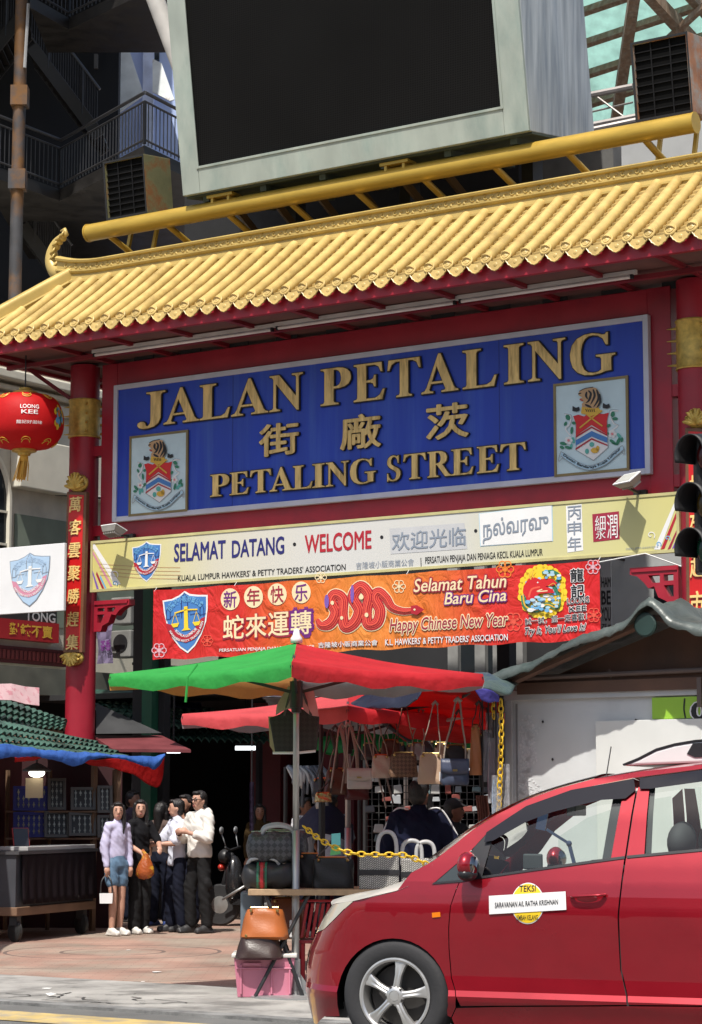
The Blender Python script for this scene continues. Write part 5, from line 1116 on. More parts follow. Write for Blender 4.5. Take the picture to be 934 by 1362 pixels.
m = MB(); m.tube([at(782, 127, 38.5), at(842, 115, 38.2)], .06, 8); m.tube([at(780, 168, 38.5), at(846, 155, 38.2)], .06, 8); m.tube([at(780, 174, 38), at(940, 140, 37.6)], .05, 8); m.tube([at(780, 118, 39.5), at(836, 160, 39)], .02, 6); m.tube([at(782, 150, 39.5), at(842, 136, 39)], .018, 6); m.build('steel_pipe', mat('dull_steel_pipe', (.24, .22, .21), .5, .4), tr)
m = MB(); m.bar(at(1000, 60, 40), Vector((at(1000, 60, 40).x, 40, 0)), .25); m.bar(at(760, 60, 42), Vector((at(760, 60, 42).x, 42, 0)), .25); m.build('post', TIM, tr)
m = MB(); m.prism([at(770, 215, 36), at(960, 180, 36), at(960, 230, 34), at(770, 260, 34)], (0, 0, -.04)); m.build('lower_roof_sheet', mat('pale_corrugated', (.4, .4, .38), .6, var=.2), tr)
for i, (x, w, h, c) in enumerate(((-30, 14, 10, (.42, .38, .30)), (-15.5, 12, 8.5, (.24, .30, .33)), (-3, 13, 11, (.50, .46, .42)), (10.5, 12, 9, (.36, .20, .15)), (23, 14, 10.5, (.45, .45, .40)))):  # unseen row behind the viewer, added for reflections in the taxi
 nm = ('ochre', 'blue grey', 'cream', 'brick red', 'pale grey')[i]; t = thing('shophouse', nm + ' shophouse added unseen across the road for reflections in the taxi', 'building', (x + w / 2, -15, 0), 'unseen shophouses added across the road')
 m = MB(); m.bbox((x, -23, 0), (x + w, -15, h)); m.build('wall', mat('opposite_wall%d' % i, c, .8), t); m = MB(); m.bbox((x + .3, -15, 0), (x + w - .3, -14.95, 3)); m.build('shop_front', DARK, t); m = MB(); m.bbox((x, -15, 3.1), (x + w, -12.6, 3.3)); m.build('awning', mat('opposite_awning%d' % i, (.2, .05 + .05 * i, .08), .7), t)
 for k in range(4): m = MB(); a = x + 1 + k * (w - 2) / 4; m.bbox((a, -15, 4.6), (a + 1.6, -14.94, 6.6)); m.build('window', GLZ, t)
# materials for the stalls
GTILE = mat('green_roof_tile', (.05, .115, .09), .4, var=.35, vscale=5, col2=(.022, .05, .042), c2=(.45, .65), c2scale=3, bump=.1)
GTILED = mat('dark_green_roof_tile', (.025, .075, .056), .45, var=.3, vscale=4, col2=(.015, .04, .03), c2=(.45, .65), c2scale=3)
BTARP = cloth_mat('blue_tarpaulin', (.05, .15, .50), t=.25, wr=.5, wscale=7)
RTARP = cloth_mat('red_tarpaulin', (.60, .02, .02), t=.45, wr=.3)
NAVYT = mat('navy_tarpaulin', (.012, .014, .03), .45, var=.2, bump=.3, bscale=12)
SILV = mat('grey_green_tarpaulin', (.085, .10, .092), .4, .1, var=.3, vscale=2.5, col2=(.04, .058, .05), c2=(.5, .7), c2scale=2.2, bump=.35, bscale=14)
WOOD = mat('bare_wood', (.40, .27, .16), .65, var=.15, stretch=(6, 1, 6))
DWOOD = mat('dull_wood', (.17, .10, .06), .7, var=.25)
DCLOTH = mat('dark_plum_cloth', (.009, .005, .0075), .9, var=.2, spec=.2)
def tile_roof(A, B, C, D, cols, rows, parent, m, amp=.045, name='roof_tiles'):
 A, B, C, D = map(Vector, (A, B, C, D)); nrm = (B - A).cross(A - C).normalized()
 if nrm.z < 0: nrm = -nrm
 mb = MB(); K = 6
 for r in range(rows):
  t0, t1 = r / rows, (r + 1) / rows; L0, R0 = A.lerp(C, t0), B.lerp(D, t0); L1, R1 = A.lerp(C, t1 + .12 / rows), B.lerp(D, t1 + .12 / rows)
  top, bot, lip = [], [], []
  for i in range(cols * K + 1):
   s = i / (cols * K); w = abs(sin(pi * i / K)) ** .8 * amp; j = random.uniform(-.006, .006) if i % K == 0 else 0
   scal = .03 * (cos(2 * pi * i / K) - 1)
   top.append(L0.lerp(R0, s) + nrm * (w * .7)); p = L1.lerp(R1, s) + nrm * (w + .035 + j) + (L0 - L1).normalized() * (-scal * .6 - .02); bot.append(p); lip.append(p - nrm * .03)
  mb.grid([top, bot, lip])
 o = mb.build(name, m, parent, smooth=45); return o
def sheet(pts_rows, name, m, parent, sub=1, thick=.008, wob=0, seed=0, smooth=True):
 rows = [csp(r, 6) for r in pts_rows]; cols = list(zip(*rows)); g = [csp(c, 6) for c in cols]
 mb = MB(); out = []
 for i, c in enumerate(g):
  rr = []
  for j, p in enumerate(c):
   if wob: q = noise.noise(Vector((p.x * 3 + seed, p.y * 3, p.z * 3))) * wob + noise.noise(Vector((p.x * 9 + seed, p.y * 9, p.z * 9))) * wob * .4; p = p + Vector((0, -.5, 1)) * q
   rr.append(p)
  out.append(rr)
 mb.grid(out); return mb.build(name, m, parent, smooth=smooth, thick=thick)
# left stall: roofed stall with a draped cart
D1 = Vector((.33, .944, 0)); D2 = Vector((-.944, .33, 0))
LC = atz(27, 1236, 0); LC = Vector((-3.86, 26.3, 0))
LM = Matrix.Translation(LC) @ Matrix(((D1.x, D2.x, 0, 0), (D1.y, D2.y, 0, 0), (0, 0, 1, 0), (0, 0, 0, 1)))
cart = thing('market_cart', 'market cart draped in dark plum cloth on castor wheels at the left', 'cart', LC + D1 + D2 * .5)
m = MB(LM); m.bbox((0, 0, .40), (2.05, 1.1, 1.0)); m.build('body', mat('blue_grey_panel', (.04, .043, .052), .6, var=.3), cart)
m = MB(LM); m.bbox((-.02, -.03, .30), (2.07, 1.1, .40)); m.build('base_beam', DWOOD, cart, bevel=.01)
m = MB(LM); rows = []
for j in range(9):
 z = 1.03 - .60 * j / 8; rows.append([(.08 + 1.95 * i / 70, -.035 - .02 * (j / 8) * (1 + sin(i * .9 + .3 * sin(i * .37))), z) for i in range(71)])
m.grid(rows); m.build('cloth_front', DCLOTH, cart, smooth=True, thick=.006)
m = MB(LM); m.bbox((-.03, -.05, 1.0), (2.08, 1.1, 1.035)); m.build('table_top', mat('grey_top', (.05, .05, .055), .5), cart)
m = MB(LM); m.bbox((.25, -.02, 1.038), (2.05, .42, 1.085)); m.build('display_ledge', mat('white_ledge', (.36, .36, .36), .5, var=.05), cart, bevel=.006)
for x, y in ((.12, .06), (1.85, .06), (.12, .95), (1.85, .95)):
 m = MB(LM); R_ = Matrix.Rotation(pi / 2, 3, 'Y') @ Matrix.Rotation(.5, 3, 'X'); m.lathe([(.10, -.03), (.125, -.02), (.125, .02), (.10, .03)], (x, y, .125), 20, R_); w_ = m.build('castor_wheel', flat('castor_rubber', (.02, .02, .02)), cart, smooth=40)
 m = MB(LM); m.bbox((x - .05, y - .05, .19), (x + .05, y + .05, .30)); m.bbox((x - .06, y - .045, .1), (x + .06, y - .035, .25)); m.build('castor_fork', BLACKM, w_)
stall = thing('tiled_stall', 'stall roof of two tiers of green tiles with blue tarpaulin edge at the left', 'stall', LC + D1 * 1 + D2 * .6)
zt_ = 2.26
def L3(x, y, z): return LM @ Vector((x, y, z))
tile_roof(at(-60, 946, 26.2), at(112, 984, 29.2), at(-60, 992, 25.6), at(168, 1009, 29.0), 27, 4, stall, GTILE, .035)
tile_roof(at(-70, 905, 27.4), at(88, 958, 29.8), at(-70, 962, 26.6), at(84, 972, 29.4), 19, 4, stall, GTILE, .035)
m = MB(); m.prism([at(-70, 996, 25.65), at(165, 1011, 29.0), at(100, 985, 29.6), at(-70, 945, 28)], (0, 0, -.03)); m.build('roof_lining', DWOOD, stall)
m = MB(); m.prism([at(-70, 960, 26.6), at(84, 972, 29.4), at(84, 985, 29.4), at(-70, 985, 26.6)], (D2.x * .04, D2.y * .04, 0)); m.build('tier_board', DWOOD, stall)
tp, bt = [], []
for x, y0, y1 in ((-40, 989, 1010), (0, 990, 1010), (28, 994, 1007), (52, 997, 1008), (78, 999, 1013), (100, 1000, 1019), (125, 1001, 1010), (150, 1003, 1007), (168, 1005, 1011), (196, 1006, 1020), (207, 1006, 1024), (220, 1004, 1006)):
 Y = 25.5 + 3.7 * (x + 40) / 260; tp.append(at(x, y0, Y + .05)); bt.append(at(x, y1, Y - .03))
sheet([tp, [(a + b) / 2 + Vector((0, -.05, 0)) for a, b in zip(tp, bt)], bt], 'blue_tarpaulin', BTARP, stall, wob=.03)
tp = [at(x, y, Y) for x, y, Y in ((20, 1008, 26.6), (60, 1006, 27.2), (110, 1010, 28), (160, 1008, 28.7), (205, 1010, 29.3), (219, 1006, 29.5))]
bt = [at(x, y, Y) for x, y, Y in ((20, 1014, 26.7), (60, 1008, 27.3), (110, 1014, 28.1), (170, 1028, 28.8), (208, 1047, 29.35), (217, 1030, 29.5))]
sheet([tp, [(a + b) / 2 for a, b in zip(tp, bt)], bt], 'red_flap', RTARP, stall, wob=.03, seed=3)
for px in (126, 157):
 p = at(px, 1010, 28.8); m = MB(); m.bar((p.x, p.y, 0), (p.x, p.y, p.z + .05), .06); m.build('wooden_post', DWOOD, stall)
for x, y in ((-.3, -.1), (-.3, 1.3), (2.4, 1.5)):
 p = L3(x - 1.5 if x < 0 else x, y + 1.0, 0); m = MB(); m.bar(p, p + Vector((0, 0, 2.3)), .06); m.build('wooden_post', DWOOD, stall)
m = MB(LM); m.bbox((-1.6, 2.6, 0), (3.2, 2.7, 2.35)); m.build('back_wall', mat('dark_stall_lining', (.03, .012, .015), .8), stall)
m = MB(); a, b = at(-60, 1010, 29.5), at(163, 1010, 29.5); m.bbox((a.x, 29.5, 0), (b.x, 29.54, a.z + .05)); m.build('rear_curtain', mat('maroon_curtain', (.035, .008, .010), .9, var=.3), stall)
m = MB(LM); m.bbox((.8, 1.45, 0), (3.2, 1.5, 2.3)); m.build('curtain', mat('dark_red_curtain', (.07, .01, .014), .85), stall)
ps = thing('pink_sheet', 'faded pink printed sheet lying on the upper green roof tier', 'sheet', at(20, 925, 27.6));
m = MB(); m.grid([[at(-60 + 112 * i / 6 + 0 * j, 905 + 10 * i / 6 * .9 + (18 + 6 * i / 6) * j / 3, 27.0 + 1.6 * i / 6 - .25 * j / 3) + Vector((0, 0, .015 * sin(i * 2))) for i in range(7)] for j in range(4)]); m.build('sheet_body', mat('pink_print', (.62, .42, .44), .6, var=.1, col2=(.55, .25, .29), c2=(.55, .6), c2scale=9), ps, thick=.01)
shelf = thing('display_shelf', 'dark shelf unit behind the cart holding trays of watches', 'shelf', at(95, 1190, 28.6)); shelf.location.z = 0
sY = 28.75
m = MB()
for y in (1078, 1114): a, b = at(8, y, sY), at(152, y, sY); m.bbox((a.x, sY - .02, a.z - .025), (b.x, sY + .3, a.z - .004))
m.build('shelf_board', DWOOD, shelf)
m = MB()
for px in (10, 66, 126.5, 152): a = at(px, 1040, sY + .2); m.bar((a.x, a.y + .03, 0), (a.x, a.y + .03, a.z + .15), .04)
m.build('upright', DWOOD, shelf)
CASE = mat('case_frame', (.07, .06, .05), .4, var=.15); CASEB = flat('case_lining', (.02, .02, .022)); GOODS = mat('watch_metal', (.22, .21, .18), .3, .5, var=.4); BLUEC = flat('blue_lit_lining', (.02, .025, .22))
def case(label, cx, cy, w, h, tilt, blue=False, Y=28.7):
 p = at(cx, cy + h / 2, Y); W_ = w * Y / F; H_ = h * Y / F; M = Matrix.Translation(p) @ Matrix.Rotation(.25, 4, 'Z') @ Matrix.Rotation(-radians(tilt), 4, 'X')
 t = thing('display_case', label, 'display case', p, 'watch display cases on the left stall'); b = .035
 m = MB(M); m.bbox((-W_ / 2, 0, 0), (-W_ / 2 + b, .05, H_)); m.bbox((W_ / 2 - b, 0, 0), (W_ / 2, .05, H_)); m.bbox((-W_ / 2 + b, 0.001, 0), (W_ / 2 - b, .05, b)); m.bbox((-W_ / 2 + b, 0.001, H_ - b), (W_ / 2 - b, .05, H_)); m.build('case_frame', CASE if not blue else BLUEC, t)
 m = MB(M); m.bbox((-W_ / 2 + b, .03, b), (W_ / 2 - b, .045, H_ - b)); m.build('lining', BLUEC if blue else CASEB, t)
 m = MB(M); nx, nz = max(2, int(W_ / .075)), max(2, int(H_ / .085))
 for i in range(nx):
  for j in range(nz):
   if random.random() < .82:
    x = -W_ / 2 + b + (W_ - 2 * b) * (i + .5) / nx; z = b + (H_ - 2 * b) * (j + .5) / nz
    m.lathe([(.016, 0), (.018, -.006), (.012, -.011)], (x, .029, z), 8, Matrix.Rotation(pi / 2, 3, 'X')); m.bbox((x - .005, .02, z - .035), (x + .005, .029, z + .035))
 o = m.build('watches', GOODS, t); o['kind'] = 'stuff'
 return t
case('tall narrow watch tray beside the stall lamp, on the upper shelf', 76, 1056, 24, 42, 8); case('wide framed watch tray on the upper shelf left of the wooden post', 111, 1062, 33, 30, 8); case('narrow pale watch tray on the upper shelf between two wooden posts', 140, 1063, 20, 36, 8)
case('watch tray crossed by a pale stick, on the lower shelf', 76, 1096, 33, 35, 10); case('wide framed watch tray on the lower shelf left of the wooden post', 110, 1096, 36, 31, 10); case('narrow watch tray on the lower shelf behind the woman in shorts', 140, 1099, 20, 30, 10)
case('blue lit display box on the upper shelf at the far left', 42, 1062, 48, 32, 4, True); case('blue lit display box on the lower shelf at the far left', 42, 1097, 48, 33, 4, True)
p = L3(.62, .25, 1.088); tb = thing('tablet_stand', 'small upright screen with red back leaning on the cart top', 'tablet', p)
M = Matrix.Translation(p) @ Matrix.Rotation(.45, 4, 'Z') @ Matrix.Rotation(-.35, 4, 'X'); m = MB(M); m.bbox((-.09, 0, 0), (.09, .012, .22)); m.build('screen', flat('tablet_black', (.02, .02, .025), .15), tb); m = MB(M); m.bbox((-.1, .013, -.005), (.1, .022, .23)); m.bar((0, .02, .15), (.0, .14, .035), .02); m.build('red_cover', flat('cover_red', (.35, .02, .02)), tb)
p = at(49, 1026, 27.6); lm = thing('stall_lamp', 'lit stall lamp with pale box shade under the blue tarpaulin', 'lamp', p)
m = MB(); m.lathe([(.02, .10), (.05, .09), (.17, .02), (.175, .0), (.16, .0)], p, 20); m.build('lamp_shade', flat('dark_shade', (.10, .10, .09)), lm)
m = MB(); m.ball(p + Vector((0, 0, -.02)), (.10, .10, .055)); m.build('bulb', mat('lit_bulb', (.8, .8, .75), .4, var=0, emit=((1, .95, .8), 3.0)), lm, smooth=True)
m = MB(); m.bbox(p + Vector((-.14, .05, -.32)), p + Vector((.07, .1, -.08))); m.build('lamp_box', flat('lamp_box_tan', (.42, .34, .22)), lm); m = MB(); m.tube([p + Vector((0, 0, .1)), p + Vector((0, 0, .3))], .01, 5); m.build('cord', BLACKM, lm)
for dx, dy, c in ((.35, .3, (.03, .03, .09)), (.15, .18, (.10, .10, .11))):
 p = L3(dx - .1, dy, 1.04); m = MB(LM); m.bbox((dx - .3, dy + .1, 1.037), (dx - .02, dy + .42, 1.085)); tag(recenter(m.build('flat_box', flat('box%d' % int(dx * 100), c))), 'dark navy flat box on the near end of the cart' if dx > .2 else 'grey flat box on the near corner of the cart', 'box')
# middle roofs behind the left pillar
mr = thing('tiled_stall', 'dark green tiled stall roof with maroon awning behind the left pillar', 'stall', at(230, 1190, 33)); mr.location.z = 0
tile_roof(at(110, 930, 34.0), at(275, 944, 34.0), at(150, 968, 31.8), at(345, 972, 32.6), 16, 6, mr, GTILED, .05)
tile_roof(at(200, 968, 33), at(352, 972, 33), at(215, 985, 32.2), at(360, 990, 32.6), 14, 2, mr, GTILED, .05)
m = MB(); m.tube([at(110, 930, 34) + Vector((0, 0, .05)), at(200, 935, 34) + Vector((0, 0, .06))], .11, 10); m.build('ridge_tiles', GTILED, mr, smooth=True)
sheet([[at(198, 930, 33.9), at(230, 930, 33.9), at(268, 936, 33.9)], [at(198, 938, 33.6), at(230, 941, 33.6), at(268, 944, 33.6)]], 'navy_cover', mat('navy_sheet', (.03, .035, .09), .35, var=.3, bump=.3), mr, wob=.05)
m = MB(); m.prism([at(128, 935, 31.6), at(215, 975, 31.2), at(128, 976, 30.9)], (0, .03, 0)); m.build('dark_side_board', mat('charcoal_board', (.035, .036, .038), .6), mr)
m = MB(); m.prism([at(122, 978, 31.2), at(215, 978, 31.4), at(254, 997, 30.4), at(150, 996, 30.2)], (0, 0, -.04)); m.build('maroon_awning', mat('maroon_board', (.15, .03, .035), .6, var=.2), mr)
for px in (150, 215, 345): p = at(px, 985, 32.6); m = MB(); m.bar((p.x, p.y, 0), (p.x, p.y, p.z), .07); m.build('post', BLACKM, mr)
TUBE = mat('lit_tube', (.8, .8, .8), .4, var=0, emit=((.92, .97, 1), 2.2))
for x0, x1, y, Y, lab in ((222, 240, 999, 31.5, 'short lit tube lamp under the dark green roof'), (313, 340, 995, 33, 'lit tube lamp far back left of the black tote'), (424, 440, 994, 33, 'lit tube lamp far back right of the black tote'), (498, 512, 1003, 30, 'lit tube lamp far back above the brown shoulder bag'), (575, 640, 1022, 30, 'long lit tube lamp deep in the bag stall')):
 a, b = at(x0, y, Y), at(x1, y, Y); t = thing('market_lamp', lab, 'lamp', a, 'lit lamps in the market'); m = MB(); m.tube([a, b], .03, 8); m.build('tube', TUBE, t); m = MB(); m.bar(a + Vector((0, 0, .05)), b + Vector((0, 0, .05)), .06, .04); m.bar((a + b) / 2 + Vector((0, 0, .05)), Vector(((a.x + b.x) / 2, a.y, 3.15)), .02); m.build('batten', BLACKM, t)
# market umbrellas
GREENC = cloth_mat('green_canopy_cloth', (.05, .42, .085), t=.4, wr=.55, wscale=4); REDC = cloth_mat('red_canopy_cloth', (.66, .035, .045), t=.45, wr=.55, wscale=4)
ORNC = cloth_mat('orange_canopy_cloth', (.50, .25, .08), t=.3, wr=.2); GREYC = cloth_mat('grey_canopy_cloth', (.33, .32, .33), t=.2, wr=.2); PINKR = cloth_mat('faded_red_canopy_cloth', (.72, .10, .11), t=.4, wr=.5, wscale=4)
LINE = mat('canopy_lining_silver', (.30, .29, .30), .6, var=.12)
def umbrella(label, base, zpk, hd, drop, mats_, rot=0, lines=None, pole_r=.026, hub=.42, string=None, tilt=(0, 0)):
 t = thing('market_umbrella', label, 'umbrella', base, 'market umbrellas'); base = Vector(base)
 pk = base + Vector((0, 0, zpk)); cs = [base + Vector((hd * cos(rot + pi / 2 * k), hd * sin(rot + pi / 2 * k), zpk - drop + tilt[0] * cos(rot + pi / 2 * k) + tilt[1] * sin(rot + pi / 2 * k))) for k in range(4)]
 for k in range(4):
  a, b = cs[k], cs[(k + 1) % 4]; m = MB(); N = 14; rows = []
  for i in range(N + 1):
   s = i / N; A_ = pk.lerp(a, s); B_ = pk.lerp(b, s); row = []
   for j in range(N + 1):
    q = j / N; p = A_.lerp(B_, q); p = p + Vector((0, 0, -.03 * s * 4 * q * (1 - q) - .03 * sin(pi * s))); inw = (pk - p); inw.z = 0
    p += inw * (.07 * s * 4 * q * (1 - q)); row.append(p)
   rows.append(row)
  last = rows[-1]
  rows.append([p + Vector((0, 0, -.05 - .012 * sin(j * 1.7 + k))) + (p - pk).normalized() * .012 for j, p in enumerate(last)]); rows.append([p + Vector((0, 0, -.12 - .02 * sin(j * 1.3 + k * 2))) + (p - pk).normalized() * .004 * sin(j * 2.1) for j, p in enumerate(last)])
  m.grid(rows); m.build('canopy_panel', mats_[k], t, smooth=True)
 m = MB(); m.tube([base + Vector((0, 0, .04)), base + Vector((0, 0, 1.35))], pole_r * 1.22, 16); m.tube([base + Vector((0, 0, 1.35)), pk], pole_r, 16); m.build('pole', STEEL, t, smooth=True)
 m = MB(); hb = pk - Vector((0, 0, hub)); m.tube([hb + Vector((0, 0, -.12)), hb + Vector((0, 0, .1))], .055, 12); m.tube([hb + Vector((0, 0, -.16)), hb + Vector((0, 0, -.11))], .042, 12); m.build('hub', BLACKM, t, smooth=40)
 for c in cs:
  m = MB(); m.bar(pk + Vector((0, 0, -.05)), c + Vector((0, 0, -.04)), .022, .03); mid_ = pk.lerp(c, .5) + Vector((0, 0, -.09)); m.bar(hb, mid_, .02, .026); m.build('rib', BLACKM, t)
 m = MB(); m.lathe([(.05, -.02), (.05, .02), (.03, .05), (.022, .09), (.005, .1)], pk + Vector((0, 0, .02)), 14); m.build('cap', PAPER, t, smooth=True)
 if string:
  m = MB(); s = string; m.tube([at(*s[0]), at(*s[1]), at(*s[2])], .011, 6); m.build('tie_strap', GREENC, t)
 m = MB(); m.lathe([(.38, 0), (.38, .012), (.36, .018), (.05, .02), (.05, .05)], base, 32); m.tube([base, base + Vector((0, 0, .3))], pole_r * 1.6, 14)
 for k in range(4):
  d = Vector((cos(k * pi / 2 + .4), sin(k * pi / 2 + .4), 0)); m.prism([base + d * .03 + Vector((0, 0, .02)), base + d * .16 + Vector((0, 0, .02)), base + d * .03 + Vector((0, 0, .2))], Vector((-d.y, d.x, 0)) * .012)
 m.build('base_plate', STEEL, t, smooth=40); return t
b1 = atz(393, 1326, 0); b1.z = .004; k1 = b1.y
zp1 = at(392, 856, k1).z
umbrella('green and red market umbrella nearest the road, on a grey pole and round base plate', b1, zp1, 1.56, zp1 - at(135, 897, k1).z, [GREYC, ORNC, GREENC, REDC], 0, string=((262, 884, k1 - .86), (250, 900, k1 - 1.0), (247, 934, k1 - 1.0)))
k2 = 21.3; b2 = at(463, 1073, k2); b2.z = .004; zp2 = at(463, 921, k2).z
umbrella('faded red market umbrella behind the green and red one', b2, zp2, 1.56, zp2 - at(243, 950, k2).z, [GREYC, GREYC, PINKR, REDC], .0)
k3 = 25.0; b3 = at(540, 1073, k3); b3.z = .004; zp3 = at(540, 958, k3).z
DGRC = cloth_mat('dark_green_canopy_cloth', (.02, .22, .06), t=.3)
umbrella('dark green market umbrella deep in the bag stall', b3, zp3, 1.2, .22, [DGRC] * 4, .3)
b4 = Vector((-5.75, 24.6, .004)); umbrella('orange umbrella added out of view past the left edge to shade the cart', b4, 2.95, 2.2, .3, [ORNC, ORNC, REDC, ORNC], pi / 4)  # unseen umbrella, added for the shadow it throws on the cart
sv_ = thing('shade_tarpaulin', 'navy tarpaulin added flat above the bag stall to keep the sun out', 'tarpaulin', Vector((1.3, 24.5, 2.6)))  # sheet added to darken the stall, mostly hidden behind the umbrellas
sheet([[Vector((x, y, 2.62 - .05 * sin((x + y) * 1.3) + (.12 if y > 27 else 0))) for x in (-.9, 0, 1, 2.1, 3.4)] for y in (22.6, 24, 25.5, 27, 29)], 'sheet_body', NAVYT, sv_, wob=.05)
for x, y in ((3.3, 22.4), (3.3, 25.5), (3.3, 29.2)): m = MB(); m.tube([(x, y, 0), (x, y, 2.6)], .025, 8); m.build('pole', BLACKM, sv_)
# shed at the right
SHV = (at(675, 1000, 20.3) - GO).dot(GV)
def sp(px, py, dv=0): u, z = gp(px, py, SHV + dv); return (u, SHV + dv, z)
SHW = mat('white_sheet_wall', (.62, .64, .65), .5, var=.05, col2=(.46, .48, .50), c2=(.55, .8), c2scale=.9, bump=.04)
SHW2 = mat('cream_sheet_wall', (.66, .67, .65), .5, var=.05, col2=(.52, .52, .50), c2=(.6, .8), c2scale=1.1)
BRN = mat('brown_gable_board', (.13, .072, .05), .8, var=.25, col2=(.32, .28, .25), c2=(.66, .72), c2scale=3.2, bump=.1)
shed = thing('market_shed', 'white sheet walled market shed with brown gable under a wrinkled tarpaulin roof', 'shed', GM @ Vector(sp(800, 1200))); shed.location.z = 0
u0, u1 = sp(678, 1000)[0], sp(1010, 1000)[0]; zt = sp(675, 932)[2]
m = MB(GM); m.bbox((u0 + .003, SHV + .03, 0), (u1, SHV + .06, zt)); m.build('front_wall', SHW, shed)
m = MB(GM); m.bbox((u0, SHV + .061, 0), (u0 + .04, SHV + 3, zt)); m.bbox((u0, SHV + 3, 0), (u1, SHV + 3.05, zt)); m.build('side_wall', SHW, shed)
fr_ = mat('grey_steel_frame', (.50, .51, .51), .45, .2, var=.12)
m = MB(GM); m.bbox((u0 - .045, SHV - .01, 0), (u0 + .03, SHV + .06, zt)); m.build('corner_post', fr_, shed, bevel=.004)
m = MB(GM); m.bbox((u0 - .06, SHV - .02, zt), (u1, SHV + .07, zt + .085)); m.build('top_rail', fr_, shed, bevel=.004)
m = MB(GM); a = sp(685, 990); m.bbox((a[0], SHV + .018, 0), (a[0] + .014, SHV + .029, zt - .03)); a = sp(690, 958); m.build('sheet_joint', flat('joint_shadowless_grey', (.25, .25, .26)), shed)
a = sp(792, 959, -.03); m = MB(GM); m.bbox((a[0], SHV - .03, 0), (u1, SHV + .005, a[2])); m.build('overlay_panel', SHW2, shed, bevel=.004)
a, b = sp(868, 928), sp(868, 957); m = MB(GM); m.bbox((a[0], SHV - .012, b[2] + .003), (u1, SHV + .02, a[2])); gs = m.build('green_sign_panel', mat('lime_sign', (.32, .58, .05), .45, var=.05), shed)
A = Art(SHV - .013, NAMES); A.text('01', 921, 957, 955, 956, 935, 'black', 2, .03);
for k, ww in ((.06, 'white'),): A.text('01', 921, 957, 955, 956, 935, 'white', 1, .08)
A.stroke([(911, 929), (910, 943), (912, 955)], 2, 'black', 1); A.build('lettering', ART, gs)
A = Art(SHV + .029, ['spray']); random.seed(9)
SPRAY = {'spray': flat('white_spray_paint', (.78, .79, .80))}
for i in range(420):
 t = random.random() ** 1.4; cx = 702 - 6 * t + 4 * sin(t * 5) + random.gauss(0, 5.5) * (1 - .55 * t); cy = 968 + 105 * t + random.gauss(0, 9); A.ell(cx, cy, random.uniform(.5, 2.0), random.uniform(.6, 2.6), 'spray', 1, 6)
for i in range(160): A.ell(704 + random.gauss(0, 9), 1058 + random.gauss(0, 7), random.uniform(.5, 2.2), random.uniform(.5, 1.8), 'spray', 1, 6)
A.build('spray_paint', SPRAY, shed)
for x, y in ((845, 957), (722, 960), (735, 1010), (845, 1000)):
 p = sp(x, y, .02); m = MB(GM); m.tube([p, (p[0] + .12, p[1] - .03, p[2] - .03), (p[0] + .24, p[1] - .01, p[2] - .02)], .007, 5) if y == 957 else m.ball(p, .012, 6, 5); m.build('wire_stub' if y == 957 else 'screw_head', BLACKM, shed)
gL, gR, gT = sp(683, 922, .12), sp(1010, 912, .12), sp(858, 826, .12)
gR = (u1 + .1, SHV + .12, gL[2]);
gT = (sp(861, 824, -.46)[0], SHV + .12, sp(861, 824, -.46)[2]); gR = (2 * gT[0] - gL[0], SHV + .12, gL[2])
m = MB(GM); m.prism([gL, gR, gT], (0, .05, 0)); m.build('gable', BRN, shed)
m = MB(GM);
for py, h in ((916, .05), (908, .035)): a = sp(684, py, -.1); m.bbox((a[0], SHV - .1 + (.05 if py > 910 else .09), a[2] - h), (gR[0], SHV - .1 + .1 if py > 910 else SHV + .02, a[2] + h))
m.build('gable_beam', BRN, shed)
m = MB(GM); a = sp(700, 905, -.06); m.tube([(a[0], SHV - .06, a[2] + .02), (gR[0], SHV - .06, a[2] + .05)], .022, 8); a = sp(930, 901, -.08); m.bbox((a[0] - .02, SHV - .09, a[2] - .25), (a[0] + .02, SHV - .04, a[2])); m.build('conduit', flat('brown_conduit', (.12, .09, .08)), shed)
for s in (1, -1):
 m = MB(GM); e = gL if s > 0 else gR; m.bar((e[0], SHV - .28, e[2] - .0), (gT[0], SHV - .28, gT[2] + .03), .04, .12, up=(0, 1, 0)); m.build('barge_board', BRN, shed)
m = MB(GM); a = sp(859, 842, -.4); m.lathe([(.10, -.02), (.105, .01), (.09, .02)], (a[0], SHV - .40, a[2] + .07), 20, Matrix.Rotation(pi / 2, 3, 'X')); m.build('ridge_end_tile', mat('pale_green_tile', (.012, .035, .03), .6), shed)
def roofpt(s, d, vv):                     # s: side (-1 left, 1 right), d: 0 ridge .. 1 eave
 e = gL if s < 0 else gR; ov = 1.12
 x = gT[0] + (e[0] - gT[0]) * d * ov; z = gT[2] + .09 + (e[2] - gT[2]) * d * ov; return Vector((x, SHV + vv, z))
m = MB(GM); N = 46; rows = []; random.seed(31)
for j in range(26):
 vv = -.46 + 3.4 * (j / 25) ** 1.3; row = []
 for i in range(-N, N + 1):
  d = abs(i) / N; s = -1 if i < 0 else 1; p = roofpt(s, d, vv); f = noise.noise(Vector((i * .16, vv * 2.2, 3))) * .04 * min(1, j / 4) + noise.noise(Vector((i * .45, vv * 5, 7))) * .018 * min(1, j / 3)
  f += noise.noise(Vector((i * .13, vv * 7, 2))) * .028 * min(1, j / 2) + abs(noise.noise(Vector((i * .35 + vv * 2, vv * 3, 5)))) * .03
  if d < .1: p.z += .10 * (1 - (d / .1) ** 2) * .9
  p.z += f + (.02 * sin(vv * 9 + d * 14));
  if j == 0: p.z -= .08 + .025 * noise.noise(Vector((i * .3, 1, 1)))
  row.append(p)
 rows.append(row)
m.grid(rows); m.build('tarpaulin_roof', SILV, shed, smooth=True, thick=.008)
